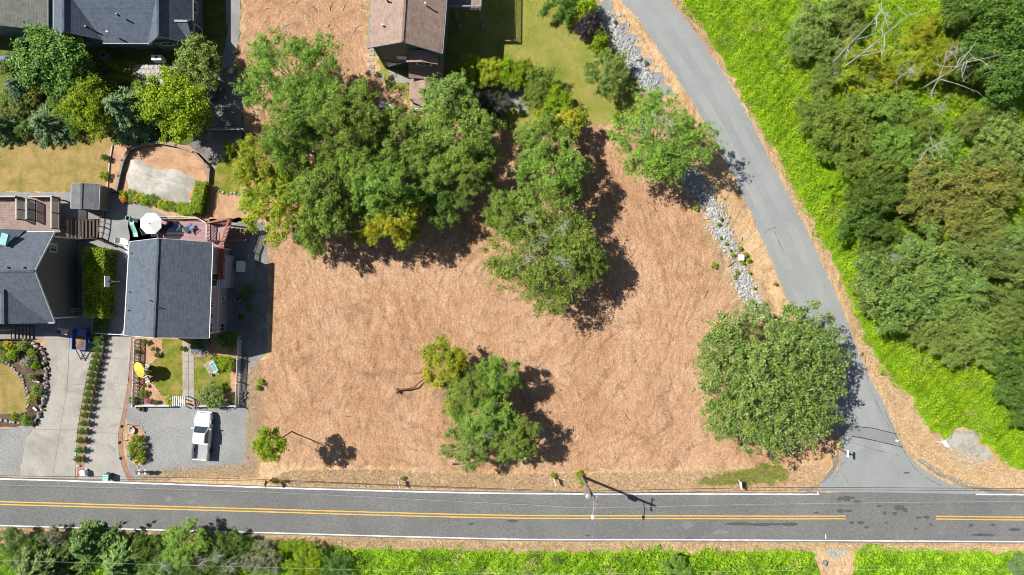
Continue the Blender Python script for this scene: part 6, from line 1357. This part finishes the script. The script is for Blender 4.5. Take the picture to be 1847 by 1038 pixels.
for x, y, s, lab in ((142, 840, .3, 'single round stone at the road end of the clipped shrub row'), (64, 688, .22, 'white stone in the stone-walled bed'), (1152, 105, .5, 'flat white boulder on the gravel bank above the round tree')):
    o = bpy.data.objects.new('boulder', SW[0] if s > .25 else SM[1]); COL.objects.link(o); o.location = P(x, y, s * .3); o.scale = (s, s * .7, s * .6); tag(o, lab, 'stone')
pl = tag(MB().box(P(65, 688, .3), (.9, .22, .1), rz=-.3).build('plank', 'wood_pale', bevel=.02), 'short white plank lying in the stone-walled bed', 'plank'); pl2 = tag(MB().box(P(63, 738, .25), (.6, .25, .1), rz=-.7).build('plank', 'trim_white', bevel=.02), 'small white board at the corner of the stone-walled bed', 'plank')
# riprap
def riprap(label, px, n, s, seed):
    poly = outline(px); q = sample(poly, n, seed); rr = random.Random(seed); m = MB(); bm = bmesh.new(); bmesh.ops.create_icosphere(bm, subdivisions=1, radius=1); base = [v.co.copy() for v in bm.verts]; fs = [tuple(v.index for v in f.verts) for f in bm.faces]; bm.free()
    q = q + np.random.default_rng(seed + 50).normal(0, 1, q.shape) * (np.random.default_rng(seed + 70).uniform(0, 1, (len(q), 1)) ** 3) * 0.9
    for x, y in q:
        k = s * rr.choice((.4, .6, .8, 1, 1.2, 1.7)); a = rr.uniform(0, 6.28); ca, sa = math.cos(a), math.sin(a); ex, ey, ez = k * rr.uniform(.8, 1.5), k * rr.uniform(.6, 1), k * rr.uniform(.5, .9); vs = []
        for c in base:
            c = c * rr.uniform(.75, 1.15); X, Y = c.x * ex, c.y * ey; vs.append((x + X * ca - Y * sa, y + X * sa + Y * ca, c.z * ez + k * rr.uniform(.0, .35)))
        m.add(vs, fs)
    me = bpy.data.meshes.new('riprap'); me.from_pydata(m.v, [], m.f); o = obj('riprap', me, 'rock_white'); tag(o, label, 'rocks', kind='stuff')
riprap('white broken rock bank beside the grey-green bush', [(1085, 28), (1100, 24), (1128, 62), (1155, 105), (1175, 138), (1192, 172), (1165, 168), (1140, 132), (1118, 98), (1098, 62)], 1300, .14, 1)
riprap('white broken rock strip in the shade of the round tree', [(1228, 300), (1262, 310), (1285, 350), (1305, 385), (1285, 392), (1262, 372), (1240, 350)], 520, .14, 2)
riprap('white broken rock strip along the lot edge', [(1280, 372), (1302, 380), (1318, 415), (1335, 455), (1322, 470), (1305, 455), (1285, 415), (1276, 390)], 760, .13, 3)
riprap('white broken rock strip running under the maple', [(1318, 484), (1345, 480), (1358, 510), (1372, 545), (1385, 565), (1352, 560), (1330, 520)], 760, .13, 4)
cul = thing('drain_cover', 'square white drain cover beside the rock strip', 'cover', P(1337, 465, 0)); part('lid', 'plastic_white', cul, lambda m: m.box(P(1337, 465, .5), (.75, .7, .1)), bevel=.04); part('riser', 'concrete', cul, lambda m: m.box(P(1337, 465, .22), (.55, .55, .46)))
tag(MB().beam(P(1312, 480, .12), P(1325, 471, .12), .18, .2).build('plank', 'concrete', bevel=.02), 'short grey curb piece between the two rock strips', 'curb')
# stepping stones
for k, (x, y) in enumerate(((195, 190), (198, 245), (192, 312), (198, 395), (200, 448), (250, 497), (328, 520))):
    o = tag(MB().box(P(640 + x / 6.49, 60 + y / 6.49, .03), (.62, .4, .07), rz=(0, .03, -.02, .02, .3, .7, 1.3)[k]).build('stepping_stone', 'concrete_dark' if k == 3 else 'concrete', bevel=.02), 'grey stepping stone among the pale ones by the brown-roofed house' if k == 3 else 'pale rectangular stepping stone beside the brown-roofed house', 'stepping stone', 'stepping stones')
pp = bpy.data.objects.new('flagstone_patio', None); COL.objects.link(pp); pp['kind'] = 'structure'
zone('patio_bed', [(243, 117), (300, 114), (322, 128), (316, 150), (244, 154)], 5, 'sand')
for i in range(9):
    for j in range(4):
        c = P(248 + i * 8.2 + (j % 2) * 3, 121 + j * 8.4, .05)
        if c.x > P(318, 0).x: continue
        ng = 6; poly = [(c.x + .29 * math.cos(k * 6.283 / ng + i) * R.uniform(.8, 1.1), c.y + .29 * math.sin(k * 6.283 / ng + i) * R.uniform(.8, 1.1)) for k in range(ng)]
        MB().prism(poly, 0.0, .06 + R.uniform(0, .015)).build('flagstone', 'stone_pale', pp)

# ------------------------------------------------------------------ machines and bins
def unit_box(name, label, x, y, w, d, h, mat, cat, rz=0):
    t = thing(name, label, cat); part('case', mat, t, lambda m: m.box((0, 0, h / 2 + .05), (w, d, h)), bevel=.03); part('grille', 'metal_dark', t, lambda m: m.lathe([(min(w, d) * .36, h + .06), (min(w, d) * .33, h + .08)], seg=16)); part('base', 'concrete_dark', t, lambda m: m.box((0, 0, .03), (w + .12, d + .12, .06)))
    part('panel', 'trim_grey', t, lambda m: m.box((0, -d / 2 - .01, h * .5), (w * .7, .03, h * .5))); q = P(x, y, h); return finish(t, (q.x, q.y, 0), rz)
unit_box('air_conditioner', 'grey air conditioner beside the pale sage roof', 40, 73, .85, .7, .8, 'metal_pale', 'air conditioner'); unit_box('air_conditioner', 'dark air conditioner in the shade of the blue-grey house', 186, 100, .75, .7, .8, 'trim_grey', 'air conditioner')
unit_box('heat_pump', 'white heat pump by the flagstone patio', 282, 104, 1.2, .6, 1.2, 'plastic_white', 'heat pump'); unit_box('utility_box', 'pale utility box standing in shade by the lilac house wall', 429, 540, .85, .6, .6, 'trim_grey', 'box')
t = thing('storage_bench', 'white plastic storage bench on the shaded concrete pad', 'storage box'); part('box', 'plastic_white', t, lambda m: m.box((0, 0, .35), (.85, 1.2, .6), top=1.03), bevel=.04); part('lid', 'plastic_white', t, lambda m: m.box((0, 0, .71), (.95, 1.3, .1)), bevel=.04); q = P(433, 481, .7); finish(t, (q.x, q.y, 0), -.04)
t = thing('covered_grill', 'dark blue covered barbecue beside the round bright green tree', 'barbecue'); part('cover', 'cover_blue', t, lambda m: m.loft([[(-.5 * k, -1.3, z), (.5 * k, -1.3, z), (.5 * k, 1.3, z), (-.5 * k, 1.3, z)] for k, z in ((1, 0.02), (1, .8), (.85, 1.1), (.5, 1.2))])); part('shelf', 'wood_grey', t, lambda m: m.box((-.75, .1, .7), (.4, 2.4, .06))); part('leg', 'metal_dark', t, lambda m: m.box((-.75, 0, .34), (.06, .06, .68))); q = P(381, 160, .9); finish(t, (q.x, q.y, 0), -.05)
chair('patio_chair', 'grey folding chair beside the covered barbecue', 396, 158, 0.02, -.5, 'blue_cloth', 'metal_pale')
def bin_(label, x, y, w, d, h, mat, lid, rz=0):
    t = thing('wheelie_bin', label, 'bin'); part('body', mat, t, lambda m: m.box((0, 0, h / 2 + .03), (w * .9, d * .9, h), top=1.12), bevel=.03); part('lid', lid, t, lambda m: m.box((0, 0, h + .07), (w * 1.06, d * 1.1, .08), top=.92), bevel=.02); part('handle', lid, t, lambda m: m.tube([(-w * .4, d * .6, h), (w * .4, d * .6, h)], .025, 6))
    for s in (-1, 1): part('wheel', 'rubber', t, lambda m: m.lathe([(.11, -.03), (.11, .03)], (s * w * .45, d * .42, .11), 12, Matrix.Rotation(math.pi / 2, 3, 'Y')))
    q = P(x, y, h); return finish(t, (q.x, q.y, 0), rz)
bin_('white lidded recycling bin at the road end of the driveways', 149, 854, .6, .6, .75, 'plastic_white', 'plastic_white', .1); bin_('green lidded wheelie bin at the foot of the driveway', 191, 862, .75, .65, 1.0, 'green_dark', 'aqua_plastic', 1.5)
mb = thing('mailbox_stand', 'pair of white mailboxes on a dark timber frame by the gravel lot', 'mailbox', P(257, 850, 0))
for x in (249, 265): part('post', 'wood_dark', mb, lambda m: m.box(P(x, 853, .5), (.1, .1, 1.0)))
part('crossbeam', 'wood_dark', mb, lambda m: m.beam(P(247, 853, 1.02), P(267, 853, 1.02), .14, .08))
for a_, b_ in (((244, 1.15), (257, 1.55)), ((257, 1.55), (270, 1.15))): part('roof_board', 'wood_dark', mb, lambda m: m.beam(P(a_[0], 851, a_[1]), P(b_[0], 851, b_[1]), .22, .05))
for x in (251, 262): part('mailbox', 'plastic_white', mb, lambda m: m.loft([[P(x - 2.4, y, 1.07), P(x + 2.4, y, 1.07), P(x + 2.4, y, 1.2), P(x + 1.2, y, 1.3), P(x - 1.2, y, 1.3), P(x - 2.4, y, 1.2)] for y in (848, 856)]))
for k, (x, y) in enumerate(((229, 766), (225, 795), (227, 823))):
    t = thing('path_light', 'black path light stake along the brick driveway border', 'lamp', P(x, y), 'path lights along the brick border'); part('stake', 'metal_dark', t, lambda m: m.tube([P(x, y, 0), P(x, y, 1.15)], .035, 6)); part('cap', 'metal_dark', t, lambda m: m.lathe([(.2, 1.08), (.16, 1.18), (.03, 1.26)], P(x, y)))
t = thing('planter', 'round dark planter outside the front fence', 'pot', P(257, 737)); part('pot', 'metal_dark', t, lambda m: m.lathe([(.24, 0), (.32, .4), (.28, .4), (.25, .34)], P(258, 737))); part('soil', 'soil', t, lambda m: m.lathe([(.26, .33), (.2, .36)], P(258, 737)))
t = thing('stone_urn', 'round stone basin in the island bed of the gravel lot', 'basin', P(240, 776)); part('bowl', 'stone_pale', t, lambda m: m.lathe([(.25, 0), (.42, .3), (.42, .36), (.3, .34), (.2, .24)], P(240, 776), 14)); part('foot', 'stone_grey', t, lambda m: m.lathe([(.3, 0), (.26, .06)], P(240, 776)))
for k, (x, y) in enumerate(((427, 711), (433, 716), (427, 720), (430, 726), (434, 708))):
    t = thing('clay_pot', 'round grey pot beside the white lot side fence', 'pot', P(x + 9, y), 'pots by the lot side fence'); part('pot', 'stone_grey', t, lambda m: m.lathe([(.15, 0), (.22, .32), (.18, .32), (.15, .26)], P(x + 9, y))); part('soil', 'soil', t, lambda m: m.lathe([(.17, .24), (.12, .27)], P(x + 9, y)))
gs = tag(MB().box(P(404, 272, .04), (.38, .3, .08)).build('garden_block', 'stone_pale', bevel=.02), 'square white block on the grass beside the grove', 'block', 'white blocks by the grove'); gs2 = tag(MB().box(P(419, 273, .04), (.38, .3, .08)).build('garden_block', 'stone_pale', bevel=.02), 'square white block on the grass beside the grove', 'block', 'white blocks by the grove')
# toy boat-like white table under the grove edge
t = thing('patio_lounger', 'white sun lounger with round blue cushion at the grove edge', 'chair'); part('frame', 'plastic_white', t, lambda m: m.box((0, 0, .32), (.65, 1.7, .06))); part('cushion', 'blue_paint', t, lambda m: m.lathe([(.24, .35), (.22, .42), (.05, .44)]));
for sx in (-1, 1):
    for sy in (-1, 1): part('leg', 'plastic_white', t, lambda m: m.box((sx * .28, sy * .75, .15), (.06, .06, .3)))
q = P(697, 191, .4); finish(t, (q.x, q.y, 0), 1.3)
for k, (x, y, rz) in enumerate(((748, 152, .2), (757, 154, -.3))): chair('porch_chair', 'white porch chair on the gabled porch of the brown-roofed house', x, y, .37, rz, 'plastic_white', 'plastic_white', 'white porch chairs')
# basketball hoop
bh = thing('basketball_hoop', 'basketball hoop with clear backboard over the tall hedge', 'basketball hoop', P(211, 508, 0))
part('pole', 'metal_dark', bh, lambda m: m.tube([P(214, 508, 0), P(214, 508, 2.6), P(217.5, 508, 3.2)], .06, 8)); part('backboard', 'plastic_white', bh, lambda m: m.beam(P(193, 498, 3.3), P(193, 518, 3.3), .05, 1.0)); part('arm', 'metal_dark', bh, lambda m: m.tube([P(217.5, 508, 3.15), P(193.5, 508, 3.2)], .04, 6))
m = MB(); c = P(200.5, 508, 3.0); ring = [c + Vector((.23 * math.cos(k * 6.283 / 14), .23 * math.sin(k * 6.283 / 14), 0)) for k in range(15)]; m.tube(ring, .015, 5, False); m.build('rim', 'sign_red', bh)
m = MB(); [m.tube([c + Vector((.23 * math.cos(k * .628), .23 * math.sin(k * .628), 0)), c + Vector((.13 * math.cos(k * .628 + .3), .13 * math.sin(k * .628 + .3), -.4))], .008, 4) for k in range(10)]; m.build('net', 'flag_white', bh)
# flag on a slanted pole
fg = thing('flag', 'striped flag on a slanted pole at the corner of the taupe house', 'flag', P(108, 582, 2.2)); part('pole', 'metal_pale', fg, lambda m: m.tube([P(108, 578, 2.3), P(101, 599, 3.3)], .022, 6))
A, B = P(104, 590, 2.95), P(100, 600, 3.35); d = Vector((1.15, -.35, -.25))
for k in range(13):
    a, b = B.lerp(A, k / 13), B.lerp(A, (k + 1) / 13); s = .42 if k < 7 else 0
    part('stripe', 'flag_red' if k % 2 == 0 else 'flag_white', fg, lambda m: m.add([a + d * s, a + d * .6 + Vector((0, 0, .06)), a + d, b + d, b + d * .6 + Vector((0, 0, .06)), b + d * s], [(0, 1, 4, 5), (1, 2, 3, 4)]))
part('canton', 'flag_blue', fg, lambda m: m.slab([B, B + d * .42, B.lerp(A, 7 / 13) + d * .42, B.lerp(A, 7 / 13)], .006))
gb = thing('pipe_gate', 'thin grey pipe gate across the shaded path by the grey roof', 'gate', P(205, 603, 0)); part('rail', 'metal_pale', gb, lambda m: m.beam(P(172, 602, 1.0), P(224, 604, 1.0), .06, .06)); part('rail', 'metal_dark', gb, lambda m: m.beam(P(176, 602, .5), P(226, 604, .5), .05, .05))
for x in (176, 200, 226): part('post', 'metal_dark', gb, lambda m: m.box(P(x, 603, .5), (.07, .07, 1.0)))

# ------------------------------------------------------------------ pole, wires, signs
UP = thing('utility_pole', 'leaning wooden utility pole with lamp arm and transformer beside main road', 'utility pole', P(1047.5, 858, 0)); PB, PT = P(1047.5, 858, -.3), P(1077, 909, 11)
part('pole', 'pole_wood', UP, lambda m: m.tube([PB, PB.lerp(PT, .5), PT], [.19, .16, .13], 10)); at = lambda h: PB.lerp(PT, (h + .3) / 11.3)
part('transformer', 'metal_pale', UP, lambda m: m.lathe([(.3, 0), (.34, .05), (.34, .85), (.28, .95), (.05, 1.0)], at(7.8) + Vector((-.5, .1, 0)), 14))
part('lamp_arm', 'metal_pale', UP, lambda m: m.tube([at(9.2), at(9.3) + Vector((-.1, -1.0, .25)), at(9.3) + Vector((-.2, -1.7, .25))], .05, 6)); part('lamp_head', 'plastic_white', UP, lambda m: m.box(at(9.3) + Vector((-.22, -1.85, .2)), (.28, .5, .14)), bevel=.04)
part('crossarm', 'wood_grey', UP, lambda m: m.beam(at(10.4) + Vector((.1, .75, 0)), at(10.4) + Vector((-.1, -.75, 0)), .1, .12))
for s in (-.65, 0, .65): part('insulator', 'metal_pale', UP, lambda m: m.lathe([(.05, 0), (.09, .1), (.05, .18)], at(10.45) + Vector((s * .13, s, .05)) + (Vector((0, 0, .5)) if s == 0 else Vector((0, 0, 0)))))
def wire(label, pts, r, mat, group=None):
    s = spline([(p[0], p[1]) for p in pts], 6); hs = [p[2] for p in pts]; out_ = []
    for i, q in enumerate(s): f = i / 6; k = min(int(f), len(hs) - 2); out_.append(P(q.x, q.y, hs[k] + (hs[k + 1] - hs[k]) * (f - k)))
    o = MB().tube(out_, r, 5).build('power_line', mat); return tag(o, label, 'cable', group)
wire('thin pale overhead wire running along the main road to the pole lamp', [(-900, 851, 11), (-400, 864, 10.2), (0, 875, 9.6), (460, 887.5, 9.6), (960, 911.5, 10.3), (1071, 916, 10.6), (1400, 909.6, 9.8), (1847, 904.5, 9.5), (2500, 900, 11)], .009, 'wire_grey')
wire('black communication cable strung along the upper edge of the main road', [(-900, 838, 6.5), (-400, 850, 6), (0, 858.5, 5.6), (250, 861, 5.5), (460, 865, 5.6), (700, 874.5, 5.8), (960, 884, 6.1), (1061, 886, 6.3), (1400, 880, 5.7), (1847, 881.5, 5.5), (2500, 884, 6.5)], .028, 'rubber')
wire('thin overhead wire over the brambles below the main road', [(-900, 985, 9), (0, 1011, 8.4), (560, 1026, 8.4), (960, 1036, 9), (1300, 1031, 8.6), (1600, 1027, 8.4), (1847, 1027, 8.4), (2500, 1030, 9)], .009, 'wire_grey')
# roadside signs
def post_sign(label, x, y, name='realty_sign', panel=(.6, .45), face=0.0, ph=1.5, mat='plastic_white', arm=True, lean=.0):
    b = P(x, y); t = thing(name, label, 'sign', b, None); z = Vector((0, 0, 1)); d = Vector((math.cos(face), math.sin(face), 0))
    part('post', 'trim_white', t, lambda m: m.box(b + z * ph / 2, (.1, .1, ph)))
    part('arm', 'trim_white', t, lambda m: m.beam(b + z * (ph - .12) - d * .1, b + z * (ph - .12) + d * (panel[0] + .15), .08, .08)); part('panel', mat, t, lambda m: m.beam(b + z * (ph - .2 - panel[1] / 2) + d * .1, b + z * (ph - .2 - panel[1] / 2) + d * (.1 + panel[0]), .03, panel[1]))
    for s in (.2, panel[0]): part('hanger', 'metal_dark', t, lambda m: m.beam(b + z * (ph - .22) + d * s, b + z * (ph - .1) + d * s, .02, .02))
    return t
post_sign('white post sign on the verge beside the straw lot', 722, 863, face=-1.4); post_sign('white post sign in weeds near the utility pole', 998, 860, face=-1.3); post_sign('white post sign on the green verge patch', 1330, 865, face=-1.45, panel=(.75, .6))
ws = thing('warning_sign', 'diamond warning sign on a post in weeds by the main road', 'sign', P(491, 864)); b = P(491, 864); part('post', 'wood_grey', ws, lambda m: m.box(b + Vector((0, 0, 1.1)), (.1, .1, 2.2)))
part('panel', 'trim_grey', ws, lambda m: m.add([b + Vector((x_, y_, z_)) for x_ in (-.1, -.07) for y_, z_ in ((0, 1.45), (.5, 1.95), (0, 2.45), (-.5, 1.95))], [(0, 1, 2, 3), (7, 6, 5, 4), (0, 4, 5, 1), (1, 5, 6, 2), (2, 6, 7, 3), (3, 7, 4, 0)]))
part('face', 'sign_yellow', ws, lambda m: m.add([b + Vector((-.104, y_, z_)) for y_, z_ in ((0, 1.46), (.49, 1.95), (0, 2.44), (-.49, 1.95))], [(0, 1, 2, 3)]))
part('border', 'metal_dark', ws, lambda m: m.add([b + Vector((-.108, y_, z_)) for y_, z_ in ((0, 1.5), (.45, 1.95), (0, 2.4), (-.45, 1.95), (0, 1.53), (.42, 1.95), (0, 2.37), (-.42, 1.95))], [(0, 1, 5, 4), (1, 2, 6, 5), (2, 3, 7, 6), (3, 0, 4, 7)]))
ss = thing('stop_sign', 'stop sign with white street name blade at the side road corner', 'sign', P(1507, 808)); b = P(1508, 808)
part('post', 'wood_red', ss, lambda m: m.box(b + Vector((0, 0, 1.4)), (.1, .1, 2.8)))
part('octagon', 'sign_red', ss, lambda m: m.lathe([(.38, -.015), (.38, .015)], b + Vector((0, -.09, 2.0)), 8, Matrix.Rotation(math.pi / 2, 3, 'X') @ Matrix.Rotation(math.pi / 8, 3, 'Z')))
part('rim', 'paint_white', ss, lambda m: m.lathe([(.41, -.006), (.41, .006)], b + Vector((0, -.078, 2.0)), 8, Matrix.Rotation(math.pi / 2, 3, 'X') @ Matrix.Rotation(math.pi / 8, 3, 'Z')))
part('name_blade', 'plastic_white', ss, lambda m: m.beam(b + Vector((0, .42, 2.85)), b + Vector((0, -.42, 2.85)), .14, .22))
fs_ = thing('fallen_sign', 'white sign panel leaning on its stake by the dirt patch', 'sign', P(1702, 800)); part('panel', 'plastic_white', fs_, lambda m: m.slab([P(1697, 796, .75), P(1706, 795, .8), P(1714, 808, .5), P(1705, 806, .45)], .03)); part('stake', 'trim_white', fs_, lambda m: m.tube([P(1689, 796, .05), P(1700, 800, .6)], .04, 6)); part('stake', 'trim_white', fs_, lambda m: m.tube([P(1711, 806, 0), P(1709, 804, .6)], .03, 6))
for x, y, s, lab in ((1747, 801, .3, 'white crumpled bag on the dirt patch'), (1760, 820, .4, 'pale scatter of litter on the dirt patch')):
    o = bpy.data.objects.new('litter', SW[1]); COL.objects.link(o); o.location = P(x, y, .1); o.scale = (s, s * .6, s * .45); tag(o, lab, 'litter')
for k in range(12):
    o = bpy.data.objects.new('rock', SW[k % 3]); COL.objects.link(o); s = R.uniform(.08, .2); o.location = P(1755 + R.gauss(0, 8), 815 + R.gauss(0, 10), s * .3); o.scale = (s, s, s * .6); tag(o, 'small pale rock on the dirt patch', 'rock', 'small rocks on the dirt patch')
for k in range(12):
    o = bpy.data.objects.new('rock', SW[k % 3]); COL.objects.link(o); s = R.uniform(.08, .22); o.location = P(1508 + R.gauss(0, 12), 996 + R.gauss(0, 5), s * .3); o.scale = (s, s, s * .6); tag(o, 'small pale rock in the dirt gap below the road', 'rock', 'small rocks in the dirt gap')
t = thing('utility_cover', 'small dark utility box in the dirt gap below the road', 'box', P(1488, 1016)); part('box', 'metal_dark', t, lambda m: m.box(P(1488, 1016, .2), (.4, .55, .4), rz=-.4), bevel=.03); part('lid', 'trim_grey', t, lambda m: m.box(P(1488, 1016, .42), (.44, .6, .05), rz=-.4))
